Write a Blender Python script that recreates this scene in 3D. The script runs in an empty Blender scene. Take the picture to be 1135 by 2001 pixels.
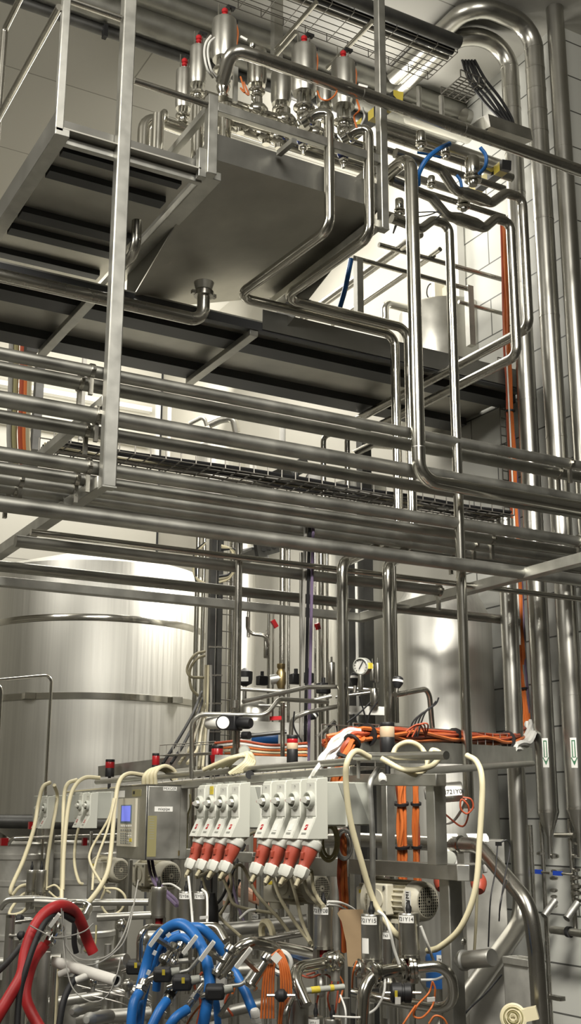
import bpy, bmesh, math, random
from mathutils import Vector, Matrix
V = Vector
rnd = random.Random(7)
SC = bpy.context.scene
COL = SC.collection
PI = math.pi
# ------------------------------------------------------------------ camera
F = 2273.3; CX, CY = 567.5, 1000.5
yaw, pit, rol = math.radians(60.7046), math.radians(14.7358), math.radians(.19227)
EYE = V((0, 0, 1.6))
FW = V((math.cos(yaw)*math.cos(pit), math.sin(yaw)*math.cos(pit), math.sin(pit)))
_r0 = V((math.sin(yaw), -math.cos(yaw), 0)); _u0 = _r0.cross(FW)
RT = math.cos(rol)*_r0 + math.sin(rol)*_u0
UP = -math.sin(rol)*_r0 + math.cos(rol)*_u0
cd = bpy.data.cameras.new('camera'); cam = bpy.data.objects.new('camera', cd); COL.objects.link(cam)
cd.sensor_fit = 'VERTICAL'; cd.sensor_height = 36; cd.lens = 36*F/2001; cd.clip_end = 100
mw = Matrix((RT, UP, -FW)).transposed().to_4x4(); mw.translation = EYE
cam.matrix_world = mw
SC.camera = cam
AX = {'X': V((1, 0, 0)), 'Y': V((0, 1, 0)), 'Z': V((0, 0, 1))}
def ray(px, py): return FW + (px-CX)/F*RT - (py-CY)/F*UP
def P(px, py, **k):                     # the point seen at a pixel of the survey photo, on a known plane X=, Y=, Z= or at depth d=
    d = ray(px, py); (a, v), = k.items()
    if a == 'd': return EYE + d*v
    i = 'XYZ'.index(a); return EYE + d*((v-EYE[i])/d[i])
def depth(p): return (p-EYE).dot(FW)
def R(p, w): return w/2*depth(p)/F      # radius of something w pixels wide at p
def go(p, ax, val, by=None):            # walk from p along a world axis until the pixel column (or row) is reached
    e = AX[ax] if isinstance(ax, str) else ax
    if by is None: by = 'y' if ax == 'Z' else 'x'
    q = p-EYE
    n, m = (RT, (val-CX)/F) if by == 'x' else (UP, -(val-CY)/F)
    t = (m*q.dot(FW)-q.dot(n))/(e.dot(n)-m*e.dot(FW))
    return p+e*t
def walk(p, *st):
    out = [p]
    for s in st:
        if len(s) == 2: out.append(go(out[-1], s[0], s[1]))
        elif s[2] == 'abs': q = out[-1].copy(); q['XYZ'.index(s[0])] = s[1]; out.append(q)
        elif s[2] == 'rel': out.append(out[-1]+AX[s[0]]*s[1])
        else: out.append(go(out[-1], s[0], s[1], s[2]))
    return out
# ------------------------------------------------------------------ materials
def newmat(name, col, rough=.5, metal=0, noise=0, nscale=8, stretch=(1, 1, 1), bump=0, rvar=0, spec=None, emit=None, trans=0, dirt=None):
    m = bpy.data.materials.new(name); m.use_nodes = True
    nt = m.node_tree; b = nt.nodes['Principled BSDF']
    b.inputs['Base Color'].default_value = (*col, 1); b.inputs['Roughness'].default_value = rough; b.inputs['Metallic'].default_value = metal
    if spec is not None: b.inputs['Specular IOR Level'].default_value = spec
    if emit: b.inputs['Emission Color'].default_value = (*emit[0], 1); b.inputs['Emission Strength'].default_value = emit[1]
    if trans: b.inputs['Transmission Weight'].default_value = trans
    if noise or rvar or bump:
        tc = nt.nodes.new('ShaderNodeTexCoord'); mp = nt.nodes.new('ShaderNodeMapping'); mp.inputs['Scale'].default_value = stretch
        nz = nt.nodes.new('ShaderNodeTexNoise'); nz.inputs['Scale'].default_value = nscale; nz.inputs['Detail'].default_value = 5
        nt.links.new(tc.outputs['Object'], mp.inputs['Vector']); nt.links.new(mp.outputs['Vector'], nz.inputs['Vector'])
        if noise:
            rp = nt.nodes.new('ShaderNodeValToRGB')
            c0 = dirt or tuple(c*(1-noise) for c in col)
            rp.color_ramp.elements[0].color = (*c0, 1); rp.color_ramp.elements[1].color = (*(min(1, c*(1+noise*.5)) for c in col), 1)
            rp.color_ramp.elements[0].position = .3; rp.color_ramp.elements[1].position = .7
            nt.links.new(nz.outputs['Fac'], rp.inputs['Fac']); nt.links.new(rp.outputs['Color'], b.inputs['Base Color'])
        if rvar:
            mr = nt.nodes.new('ShaderNodeMapRange'); mr.inputs['From Min'].default_value = .3; mr.inputs['From Max'].default_value = .7
            mr.inputs['To Min'].default_value = max(.02, rough-rvar); mr.inputs['To Max'].default_value = rough+rvar
            nt.links.new(nz.outputs['Fac'], mr.inputs['Value']); nt.links.new(mr.outputs['Result'], b.inputs['Roughness'])
        if bump:
            bp = nt.nodes.new('ShaderNodeBump'); bp.inputs['Strength'].default_value = bump; bp.inputs['Distance'].default_value = .01
            nt.links.new(nz.outputs['Fac'], bp.inputs['Height']); nt.links.new(bp.outputs['Normal'], b.inputs['Normal'])
    return m
def panelmat(name, col, joint, w, h, rot, offset=.5, mortar=.006, rough=.55, noise=.06):
    m = newmat(name, col, rough); nt = m.node_tree; b = nt.nodes['Principled BSDF']
    tc = nt.nodes.new('ShaderNodeTexCoord'); mp = nt.nodes.new('ShaderNodeMapping'); mp.inputs['Rotation'].default_value = rot
    br = nt.nodes.new('ShaderNodeTexBrick'); br.offset = offset
    br.inputs['Scale'].default_value = 1; br.inputs['Brick Width'].default_value = w; br.inputs['Row Height'].default_value = h
    br.inputs['Mortar Size'].default_value = mortar; br.inputs['Mortar Smooth'].default_value = .1; br.inputs['Bias'].default_value = 0
    br.inputs['Color1'].default_value = (*col, 1); br.inputs['Color2'].default_value = (*(c*(1-noise) for c in col), 1); br.inputs['Mortar'].default_value = (*joint, 1)
    nt.links.new(tc.outputs['Object'], mp.inputs['Vector']); nt.links.new(mp.outputs['Vector'], br.inputs['Vector']); nt.links.new(br.outputs['Color'], b.inputs['Base Color'])
    return m
MT = {}
def mk(k, *a, **kw): MT[k] = newmat(k, *a, **kw)
mk('polished', (.60, .585, .53), .17, 1, noise=.08, nscale=6, rvar=.02)
mk('steel', (.50, .485, .44), .27, 1, noise=.12, nscale=7, rvar=.025)
mk('brushed', (.54, .53, .485), .36, 1, noise=.12, nscale=9, rvar=.03)
mk('dull', (.50, .49, .45), .48, 1, noise=.25, nscale=6, rvar=.08)
mk('clad', (.50, .49, .45), .31, 1, noise=.12, nscale=3, rvar=.025)
mk('frame', (.53, .525, .485), .46, 1, noise=.18, nscale=10, rvar=.05)
mk('galv', (.55, .55, .52), .5, 1, noise=.35, nscale=14, rvar=.08)
mk('tank', (.70, .69, .64), .46, .88, noise=.09, nscale=5, stretch=(9, 9, .12), rvar=.05)
mk('rack', (.40, .395, .36), .44, 1, noise=.18, nscale=8, rvar=.05)
mk('plate', (.60, .585, .525), .5, .75, noise=.28, nscale=2.2, rvar=.08)
mk('rim', (.24, .236, .215), .45, .8, noise=.15, nscale=4, rvar=.05)
mk('keg', (.70, .69, .64), .5, .6, noise=.22, nscale=9, rvar=.06)
mk('tan', (.60, .45, .30), .5)
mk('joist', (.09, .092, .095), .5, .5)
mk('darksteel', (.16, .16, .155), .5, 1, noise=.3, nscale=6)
mk('wire', (.20, .19, .17), .5, .8)
mk('wirelight', (.5, .48, .44), .4, 1)
mk('greyplastic', (.50, .51, .45), .5, 0, noise=.05, nscale=6)
mk('greydark', (.30, .305, .27), .5)
mk('whiteplastic', (.72, .72, .65), .42)
mk('housing', (.60, .605, .535), .45)
mk('redplastic', (.36, .062, .035), .45)
mk('capred', (.45, .015, .02), .3)
mk('black', (.012, .012, .013), .5)
mk('rubber', (.02, .02, .021), .6)
mk('bluehose', (.018, .15, .47), .42, noise=.15, nscale=20)
mk('redhose', (.46, .022, .024), .5, noise=.25, nscale=12)
mk('hosemark', (.75, .78, .8), .5)
mk('cream', (.73, .66, .44), .5)
mk('creamdirty', (.40, .36, .24), .55)
mk('orange', (.60, .155, .035), .5)
mk('orangedark', (.40, .075, .03), .5)
mk('white', (.80, .79, .74), .5)
mk('label', (.85, .84, .79), .5)
mk('ink', (.02, .02, .02), .6)
mk('motor', (.70, .66, .53), .45, noise=.08, nscale=6)
mk('yellow', (.75, .60, .06), .5)
mk('olive', (.30, .27, .13), .5)
mk('purple', (.16, .12, .20), .5)
mk('greycable', (.33, .32, .29), .5)
mk('blueknob', (.015, .05, .34), .4)
mk('green', (.02, .16, .06), .5)
mk('lcd', (.20, .24, .75), .3, emit=((.16, .20, .85), .55))
mk('lcdframe', (.16, .22, .27), .4)
mk('card', (.36, .25, .14), .8, noise=.12, nscale=9)
mk('skin', (.62, .36, .24), .5)
mk('shirt', (.72, .72, .70), .8)
mk('trouser', (.62, .61, .57), .85)
mk('hair', (.05, .035, .025), .6)
mk('brass', (.36, .28, .14), .4, 1)
mk('glass', (.9, .92, .9), .05, trans=.9)
mk('bluepaint', (.02, .10, .30), .4)
mk('pvc', (.78, .76, .70), .5, noise=.12, nscale=14)
mk('lamp', (1, 1, 1), .5, emit=((1, .97, .88), 6))
MT['wall'] = panelmat('wall_panel', (.54, .525, .465), (.25, .24, .21), 3.0, 1.15, (math.radians(90), 0, 0))
MT['plain'] = newmat('plain_wall', (.47, .455, .40), .6, noise=.06, nscale=1.5)
MT['ceil'] = panelmat('ceiling_panel', (.62, .605, .545), (.30, .29, .25), 6.0, 1.2, (0, 0, 0))
MT['tile_r'] = panelmat('wall_tile', (.60, .60, .55), (.10, .10, .09), .62, .31, (math.radians(90), math.radians(90), 0))
MT['tile_c'] = panelmat('corner_tile', (.60, .60, .55), (.10, .10, .09), .62, .31, (math.radians(90), 0, 0))
MT['wall_f'] = panelmat('wall_panel_grey', (.20, .195, .175), (.10, .10, .09), 3.0, 1.15, (math.radians(90), 0, 0))
MT['floor'] = panelmat('floor_tile', (.10, .095, .085), (.05, .05, .045), .24, .12, (0, 0, 0), rough=.4)
# black and yellow hazard stripes
_m = newmat('hazard', (.02, .02, .02), .5); _nt = _m.node_tree
_tc = _nt.nodes.new('ShaderNodeTexCoord'); _wv = _nt.nodes.new('ShaderNodeTexWave'); _wv.inputs['Scale'].default_value = 1.6; _wv.bands_direction = 'Y'; _wv.inputs['Phase Offset'].default_value = 3.4
_rp = _nt.nodes.new('ShaderNodeValToRGB'); _rp.color_ramp.interpolation = 'CONSTANT'; _rp.color_ramp.elements[0].color = (.015, .015, .015, 1); _rp.color_ramp.elements[1].position = .55; _rp.color_ramp.elements[1].color = (.70, .56, .08, 1)
_nt.links.new(_tc.outputs['Object'], _wv.inputs['Vector']); _nt.links.new(_wv.outputs['Fac'], _rp.inputs['Fac']); _nt.links.new(_rp.outputs['Color'], _nt.nodes['Principled BSDF'].inputs['Base Color'])
MT['hazard'] = _m
# ------------------------------------------------------------------ mesh builder
ORG = {}
def frame(d, up=None):
    d = d.normalized(); up = up or V((0, 0, 1))
    if abs(d.dot(up)) > .98: up = V((0, 1, 0)) if abs(d.y) < .9 else V((1, 0, 0))
    a = up.cross(d).normalized(); return a, d.cross(a).normalized(), d
def fillet(pts, rad, seg=6):
    if rad <= 0 or len(pts) < 3: return list(pts)
    out = [pts[0]]
    for i in range(1, len(pts)-1):
        a, b, c = pts[i-1], pts[i], pts[i+1]
        u, w = (a-b), (c-b); lu, lw = u.length, w.length
        if lu < 1e-5 or lw < 1e-5: continue
        u /= lu; w /= lw; ang = u.angle(w)
        if ang > PI-.03: out.append(b); continue
        t = min(rad/math.tan(ang/2), lu*.48, lw*.48); r = t*math.tan(ang/2)
        bis = (u+w).normalized(); c0 = b+bis*(r/math.sin(ang/2))
        p0, p1 = b+u*t, b+w*t; v0, v1 = p0-c0, p1-c0; tot = v0.angle(v1)
        for k in range(seg+1):
            f = k/seg; out.append(c0+(v0*math.sin((1-f)*tot)+v1*math.sin(f*tot))/math.sin(tot) if tot > 1e-4 else b)
    out.append(pts[-1]); return out
def spline(pts, k=6):
    if len(pts) < 3: return list(pts)
    q = [2*pts[0]-pts[1]]+list(pts)+[2*pts[-1]-pts[-2]]; out = []
    for i in range(1, len(q)-2):
        a, b, c, d = q[i-1:i+3]
        for j in range(k):
            t = j/k; out.append(.5*((2*b)+(c-a)*t+(2*a-5*b+4*c-d)*t*t+(3*b-a-3*c+d)*t**3))
    out.append(pts[-1]); return out
class MB:
    def __init__(s): s.v = []; s.f = []
    def add(s, vs, fs):
        o = len(s.v); s.v += vs; s.f += [tuple(i+o for i in f) for f in fs]; return s
    def box(s, c, sz, ax=None):
        a, b, d = ax or (AX['X'], AX['Y'], AX['Z']); x, y, z = sz[0]/2, sz[1]/2, sz[2]/2
        vs = [c+a*(i*x)+b*(j*y)+d*(k*z) for i in (-1, 1) for j in (-1, 1) for k in (-1, 1)]
        return s.add(vs, [(0, 1, 3, 2), (4, 6, 7, 5), (0, 4, 5, 1), (2, 3, 7, 6), (0, 2, 6, 4), (1, 5, 7, 3)])
    def span(s, p, q): return s.box((p+q)/2, [abs(q[i]-p[i]) for i in range(3)])
    def bar(s, p, q, w, h, up=None):
        a, b, d = frame(q-p, up); return s.box((p+q)/2, (w, h, (q-p).length), (a, b, d))
    def tube(s, pts, r, n=12, cap=True):
        pts = [p for i, p in enumerate(pts) if i == 0 or (p-pts[i-1]).length > 1e-5]
        N = len(pts); rs = r if isinstance(r, (list, tuple)) else [r]*N
        T = [(pts[min(i+1, N-1)]-pts[max(i-1, 0)]).normalized() for i in range(N)]
        a, b, _ = frame(T[0]); vs = []; fs = []
        for i in range(N):
            if i:
                a = (a-T[i]*a.dot(T[i]));
                if a.length < 1e-6: a = frame(T[i])[0]
                a.normalize(); b = T[i].cross(a)
            for k in range(n):
                t = 2*PI*k/n; vs.append(pts[i]+(a*math.cos(t)+b*math.sin(t))*rs[i])
        for i in range(N-1):
            for k in range(n):
                k2 = (k+1) % n; fs.append((i*n+k, i*n+k2, (i+1)*n+k2, (i+1)*n+k))
        if cap: fs.append(tuple(range(n-1, -1, -1))); fs.append(tuple(range((N-1)*n, N*n)))
        return s.add(vs, fs)
    def lathe(s, prof, o, axis=None, n=24, a0=None):
        a, b, d = frame(axis or V((0, 0, 1)))
        vs = []; fs = []; N = len(prof)
        for r, z in prof:
            for k in range(n):
                t = 2*PI*k/n+(a0 or 0); vs.append(o+d*z+(a*math.cos(t)+b*math.sin(t))*r)
        for i in range(N-1):
            for k in range(n):
                k2 = (k+1) % n; fs.append((i*n+k, i*n+k2, (i+1)*n+k2, (i+1)*n+k))
        if prof[0][0] > 1e-6: fs.append(tuple(range(n-1, -1, -1)))
        if prof[-1][0] > 1e-6: fs.append(tuple(range((N-1)*n, N*n)))
        return s.add(vs, fs)
    def prism(s, poly, o, a, b, d, t):      # a 2-D outline in the frame (a, b), given thickness t along d
        n = len(poly); vs = [o+a*x+b*y for x, y in poly]+[o+a*x+b*y+d*t for x, y in poly]
        fs = [tuple(range(n-1, -1, -1)), tuple(range(n, 2*n))]+[(i, (i+1) % n, n+(i+1) % n, n+i) for i in range(n)]
        return s.add(vs, fs)
    def torus(s, c, axis, R_, r_, n=24, m=6):
        a, b, d = frame(axis); return s.tube([c+(a*math.cos(2*PI*k/n)+b*math.sin(2*PI*k/n))*R_ for k in range(n+1)], r_, m, False)
    def build(s, name, mat, parent=None, bev=0, sharp=38, org=None):
        if parent is not None: o = ORG[parent.name]
        elif org is not None: o = org
        else:
            lo = [min(p[i] for p in s.v) for i in range(3)]; hi = [max(p[i] for p in s.v) for i in range(3)]
            o = V(((lo[0]+hi[0])/2, (lo[1]+hi[1])/2, lo[2]))
        me = bpy.data.meshes.new(name); me.from_pydata([tuple(p-o) for p in s.v], [], s.f)
        bm = bmesh.new(); bm.from_mesh(me); bmesh.ops.recalc_face_normals(bm, faces=bm.faces); bm.to_mesh(me); bm.free()
        me.materials.append(MT[mat] if isinstance(mat, str) else mat)
        for p in me.polygons: p.use_smooth = True
        me.set_sharp_from_angle(angle=math.radians(sharp))
        ob = bpy.data.objects.new(name, me); COL.objects.link(ob)
        if parent is not None: ob.parent = parent
        else: ob.location = o
        ORG[ob.name] = o
        if bev:
            md = ob.modifiers.new('bevel', 'BEVEL'); md.width = bev; md.segments = 2; md.limit_method = 'ANGLE'
        return ob
def tag(o, label, cat, group=None):
    o['label'] = label; o['category'] = cat
    if group: o['group'] = group
    return o
def thing(name, label, cat, loc, group=None):
    o = bpy.data.objects.new(name, None); COL.objects.link(o); o.location = loc; o.empty_display_size = .05; ORG[o.name] = V(loc)
    return tag(o, label, cat, group)
def struct(o): o['kind'] = 'structure'; return o
def part(o, label): o['label'] = label; return o
def dup(root, delta, label=None, group=None):
    def cp(o, par):
        c = o.copy(); COL.objects.link(c); ORG[c.name] = ORG[o.name]+delta
        if par: c.parent = par
        for ch in o.children: cp(ch, c)
        return c
    r = cp(root, None); r.location = root.location+delta
    if label: r['label'] = label
    if group: r['group'] = group
    return r
def pipe(name, label, pts, r, mat='steel', bend=None, cat='pipe', n=16, group=None):
    bend = r*3 if bend is None else bend
    o = MB().tube(fillet(pts, bend), r, n).build(name, mat); tag(o, label, cat, group); o['_r'] = r
    return o
def ring(par, name, c, axis, r, w, mat='brushed', n=20, lip=.0):
    return MB().lathe([(r, -w/2), (r+lip, -w/4), (r+lip, w/4), (r, w/2)] if lip else [(r, -w/2), (r, w/2)], c, axis, n).build(name, mat, par)
def clampset(par, c, axis, r, w=.02):    # a pipe clamp: ring with two bolt lugs
    a, b, d = frame(axis)
    m = MB().lathe([(r, -w/2), (r*1.22, -w/2), (r*1.22, w/2), (r, w/2)], c, axis, 20)
    m.box(c+a*(r*1.35), (r*.5, r*.5, w*.8), (a, b, d)).box(c-a*(r*1.35), (r*.5, r*.5, w*.8), (a, b, d))
    return m.build('pipe_clamp', 'steel', par)
def bands(par, pts, rad, fr, bend, mat='dull', w=.012):  # seam rings round a lagged pipe, at fractions of its length
    q = fillet(pts, bend); L = [0]
    for i in range(1, len(q)): L.append(L[-1]+(q[i]-q[i-1]).length)
    for f in fr:
        t = f*L[-1]
        for i in range(1, len(q)):
            if L[i] >= t:
                u = (t-L[i-1])/(L[i]-L[i-1]); ring(par, 'seam_band', q[i-1].lerp(q[i], u), q[i]-q[i-1], rad*1.035, w, mat); break
def cable(name, label, pts, r, mat, cat='cable', n=8, k=6, group=None):
    return tag(MB().tube(spline(pts, k), r, n).build(name, mat), label, cat, group)
def D(lst): return [P(x, y, d=z) for x, y, z in lst]
def text(par, s, c, right, up, h, mat='ink', name='lettering'):
    cu = bpy.data.curves.new('t', 'FONT'); cu.body = s; cu.size = h; cu.align_x = 'CENTER'; cu.align_y = 'CENTER'; cu.extrude = .0004
    o = bpy.data.objects.new('t', cu); COL.objects.link(o)
    me = bpy.data.meshes.new_from_object(o.evaluated_get(bpy.context.evaluated_depsgraph_get()))
    bpy.data.objects.remove(o); me.name = name
    right = right.normalized(); n_ = right.cross(up).normalized(); up = n_.cross(right)
    Mx = Matrix((right, up, n_)).transposed().to_4x4(); Mx.translation = c-ORG[par.name]
    me.transform(Mx); me.materials.clear(); me.materials.append(MT[mat])
    ob = bpy.data.objects.new(name, me); COL.objects.link(ob); ob.parent = par; ORG[ob.name] = ORG[par.name]; return ob
def wrap(par, c, r, h, a0, a1, mat='label', name='label_plate', n=10, off=.0012):  # a curved sticker round a vertical cylinder
    m = MB(); vs = []; fs = []
    for k in range(n+1):
        t = a0+(a1-a0)*k/n; e = V((math.cos(t), math.sin(t), 0)); vs += [c+e*(r+off)-V((0, 0, h/2)), c+e*(r+off)+V((0, 0, h/2))]
    for k in range(n): fs.append((2*k, 2*k+2, 2*k+3, 2*k+1))
    return m.add(vs, fs).build(name, mat, par)
def wraptext(par, s, c, r, h, amid, mat='ink'):           # lettering bent round the same cylinder
    cu = bpy.data.curves.new('t', 'FONT'); cu.body = s; cu.size = h; cu.align_x = 'CENTER'; cu.align_y = 'CENTER'
    o = bpy.data.objects.new('t', cu); COL.objects.link(o)
    me = bpy.data.meshes.new_from_object(o.evaluated_get(bpy.context.evaluated_depsgraph_get())); bpy.data.objects.remove(o)
    for v in me.vertices:
        t = amid+v.co.x/r; v.co = V((math.cos(t)*(r+.0022), math.sin(t)*(r+.0022), v.co.y))+c-ORG[par.name]
    me.materials.clear(); me.materials.append(MT[mat]); me.name = 'lettering'
    ob = bpy.data.objects.new('lettering', me); COL.objects.link(ob); ob.parent = par; ORG[ob.name] = ORG[par.name]; return ob
# ================================================================== the hall
ZC, XW, YCOR, YB = 7.57, 5.6, 5.78, 13.5
struct(MB().span(V((-5, -4, -.1)), V((9.2, YB, 0))).build('floor', 'floor', org=V((0, 0, 0))))
struct(MB().span(V((-5, -4, ZC)), V((9.2, YB, ZC+.15))).build('ceiling', 'ceil', org=V((0, 0, ZC))))
struct(MB().span(V((-5, YB, 0)), V((XW, YB+.2, ZC))).build('wall_back', 'wall', org=V((0, YB, 0))))
struct(MB().span(V((XW, YCOR+.006, 0)), V((XW+.2, 7.25, ZC))).build('wall_right', 'tile_r', org=V((XW, YCOR, .05))))
struct(MB().span(V((XW+.03, 7.25, 0)), V((XW+.23, YB, ZC))).build('wall_inner', 'plain', org=V((XW, 7.25, .05))))
struct(MB().span(V((XW, YCOR, 0)), V((9.2, YCOR+.006, ZC))).build('wall_corner', 'tile_c', org=V((XW, YCOR, .02))))
struct(MB().span(V((-5.2, -4, 0)), V((-5, YB, ZC))).build('wall_left', 'wall', org=V((-5, 0, 0))))
struct(MB().span(V((-5, -4.2, 0)), V((9.2, -4, ZC))).build('wall_front', 'wall_f', org=V((0, -4, 0))))
struct(MB().span(V((9.2, -4, 0)), V((9.4, YCOR, ZC))).build('wall_side', 'wall_f', org=V((9.2, 0, 0))))
# ------------------------------------------------------------------ lights: high hall lights, plus unseen fills added to brighten single surfaces
def area(name, loc, aim, sx, sy, power, col=(1, .96, .875), spread=170):
    l = bpy.data.lights.new(name, 'AREA'); l.shape = 'RECTANGLE'; l.size = sx; l.size_y = sy; l.energy = power; l.color = col
    l.spread = math.radians(spread)
    o = bpy.data.objects.new(name, l); COL.objects.link(o); o.location = loc
    o.rotation_euler = (V(aim)-V(loc)).to_track_quat('-Z', 'Y').to_euler(); return o
area('hall_light', (-3.6, 4.6, 6.6), (1.8, 5.6, 3.6), 2.6, 1.0, 270)
area('hall_light', (-1.6, -2.2, 6.6), (2.4, 5.0, 1.2), 2.6, .8, 170)
area('hall_light', (1.0, 1.0, 6.9), (4.4, 5.0, .8), 2.0, .7, 130)
area('hall_light', (1.4, .4, 6.0), (5.3, 6.3, 1.1), 1.4, .6, 78, spread=55)  # added narrow beam that brightens the lower tiled wall
area('hall_light', (3.6, 9.6, 7.3), (3.4, 9.4, 0), 3.2, 1.2, 190)
area('hall_light', (4.8, 8.5, 4.2), (3.7, 9.5, 2.3), .8, .3, 75)  # unseen light put in below deck height to brighten the big tank
area('hall_light', (4.8, 7.7, 6.7), (5.2, 7.2, 7.57), 1.2, .3, 34)  # unseen uplight put in for the bright ceiling by the ducts
area('hall_light', (4.0, 6.9, 5.9), (5.6, 8.6, 6.2), 1.0, .4, 27)  # unseen light put in for the bright side wall above the deck
area('hall_light', (4.4, 11.6, 6.3), (4.6, 12.6, 6.9), 1.8, .8, 55)  # unseen light added to brighten the far wall
w = bpy.data.worlds.new('world'); SC.world = w; w.use_nodes = True
w.node_tree.nodes['Background'].inputs['Color'].default_value = (.55, .53, .47, 1); w.node_tree.nodes['Background'].inputs['Strength'].default_value = .10
SC.view_settings.view_transform = 'Standard'; SC.view_settings.look = 'None'; SC.view_settings.gamma = 1; SC.view_settings.exposure = 0.1; SC.view_settings.use_curve_mapping = False
SC.cycles.max_bounces = 8; SC.cycles.glossy_bounces = 5; SC.cycles.diffuse_bounces = 4; SC.cycles.sample_clamp_indirect = 4; SC.cycles.blur_glossy = .6
SC.cycles.use_denoising = True; SC.cycles.caustics_reflective = False; SC.cycles.caustics_refractive = False
# ================================================================== lagged ducts on the tiled wall
def duct(label, top, bot, X, c1y, c2x, endx, wpx_, has_cone, fr):
    a = P(top[0], top[1], X=X); y = a.y
    b = P(bot[0], bot[1], X=X)
    lo = V((X, y, b.z)); hi = go(lo, 'Z', c1y); r = R(a, wpx_)
    pts = [lo, hi]
    if c2x: h2 = go(hi, 'X', c2x); pts += [h2, go(h2, 'Y', endx)]
    t = thing('insulated_pipe', label, 'pipe', lo, 'metal-clad pipes rising up the tiled wall')
    MB().tube(fillet(pts, .21 if c2x else .1, 8), r, 28).build('cladding', 'clad', t)
    bands(t, pts, r, fr, .21, 'clad', .016)
    if has_cone:
        MB().lathe([(r*1.02, .02), (r*1.02, -.01), (.024, -.145), (.018, -.16), (.018, -.30)], lo, None, 28).build('end_cone', 'clad', t)
        ring(t, 'end_band', lo, V((0, 0, 1)), r*1.04, .014, 'steel')
    return t, lo, r
d1, d1lo, d1r = duct('tall metal-clad pipe nearest the corner, turning above the other one at the ceiling', (1045, 130), (1105, 1580), 5.38, 52, 925, 770, 37, True, (.10, .225, .345, .47, .575, .675, .70, .725, .75, .775, .80, .86, .93))
d2, d2lo, d2r = duct('tall metal-clad pipe behind and under its neighbour, bent over below the ceiling', (1000, 210), (1067, 1586), 5.38, 95, 905, 700, 35, True, (.11, .26, .38, .50, .60, .645, .67, .695, .72, .745, .82, .9))
for t, lo, r, x in ((d1, d1lo, d1r, 1101), (d2, d2lo, d2r, 1056)):       # arrow stickers
    c = go(V(lo), 'Z', 1472); am = math.atan2(-c.y, -c.x)+(.10 if t is d2 else .0)
    wrap(t, c, r, .19, am-.34, am+.22, 'label', 'arrow_sticker')
    m = MB(); c2 = c
    def sp(u, z): th = am-.06+u/r; return c2+V((math.cos(th)*(r+.003), math.sin(th)*(r+.003), z))
    m.add([sp(-.011, .08), sp(.011, .08), sp(.011, -.03), sp(-.011, -.03)], [(0, 1, 2, 3)]); m.add([sp(-.021, -.03), sp(.021, -.03), sp(0, -.082)], [(0, 1, 2)])
    m.build('arrow', 'green', t)
    m = MB(); m.add([V(p)+(EYE-c).normalized()*.0012 for p in (sp(-.005, .072), sp(.005, .072), sp(.005, -.026), sp(-.005, -.026))], [(0, 1, 2, 3)]); m.build('arrow_centre', 'label', t)
a = P(1087, 75, X=5.46); b = go(a, 'Z', 1990); t = thing('riser_pipe', 'bare straight steel riser standing in the corner of the tiled wall', 'pipe', V((a.x, a.y, 0)))
MB().tube([V((a.x, a.y, 0)), V((a.x, a.y, ZC))], R(a, 34), 28).build('riser', 'clad', t)
ring(t, 'seam_band', go(a, 'Z', 290), V((0, 0, 1)), R(a, 34)*1.02, .012, 'clad')
# ================================================================== hanging post and railings at the front of the gantry
Yf = 5.0
zt = P(212, 950, Y=Yf).z
x0, x1 = P(200.5, 940, Y=Yf).x, P(228, 940, Y=Yf).x
t = thing('hanger_post', 'long square steel post hanging from the ceiling, carrying the ends of the pipe rack arms', 'post', V(((x0+x1)/2, Yf, zt)))
MB().span(V((x0, Yf, zt)), V((x1, Yf+.062, ZC))).build('square_tube', 'frame', t, bev=.006)
MB().span(V((x0-.001, Yf-.001, zt-.004)), V((x1+.001, Yf+.063, zt+.003))).build('end_plate', 'frame', t)
PXc, PXr = x0, x1
# right post
x0, x1 = P(747, 440, Y=Yf).x, P(761, 440, Y=Yf).x; zp = P(755, 446, Y=Yf).z
t = thing('hanger_post', 'square steel post hanging beside the tray corner, crossed by the long pipe', 'post', V(((x0+x1)/2, Yf, zp)))
MB().span(V((x0, Yf, zp)), V((x1, Yf+.055, ZC))).build('square_tube', 'frame', t, bev=.005)
MB().span(V((x0, Yf, zp-.004)), V((x1, Yf+.055, zp+.002))).build('end_plate', 'frame', t)
PR = (x0, x1, zp)
# walkway
xl = P(107.6, 260, Y=Yf).x; z0 = P(107.6, 260, Y=Yf).z; xr = P(394, 347, Y=Yf).x; YE = 5.95
wk = thing('walkway', 'steel walkway seen from below, with toe boards, tube rails and dark deck beams', 'walkway', V((xl, Yf, z0)))
MB().span(V((xl, Yf+.066, z0)), V((xr+.02, Yf+.070, z0+.13))).build('toe_board', 'rim', wk)
MB().span(V((xl, Yf+.064, z0-.001)), V((xr+.03, Yf+.098, z0+.035))).build('edge_angle', 'frame', wk, bev=.002)
MB().span(V((xl, Yf+.004, z0)), V((xl+.004, 6.75, z0+.13))).build('toe_board', 'rim', wk)
MB().span(V((xl+.001, Yf, z0-.002)), V((xl+.075, 6.75, z0+.04))).build('side_beam', 'frame', wk, bev=.003)
MB().span(V((xl+.01, Yf+.01, z0+.045)), V((xr, 6.75, z0+.053))).build('deck_plate', 'plate', wk)
ys = [Yf+.03]+[P(px, py, Z=z0).y for px, py in ((106, 293), (104, 305), (83, 332), (78, 347), (30, 412), (24, 427), (9, 445), (5, 458))]
ys += [ys[8]+.24, ys[8]+.31, ys[8]+.5, ys[8]+.57]
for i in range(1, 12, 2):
    MB().span(V((xl+.09, ys[i], z0+.008)), V((xr-.05, ys[i+1], z0+.044))).build('deck_beam', 'joist', wk)  # beams coloured dark to stand for the shade between deck panels
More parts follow.
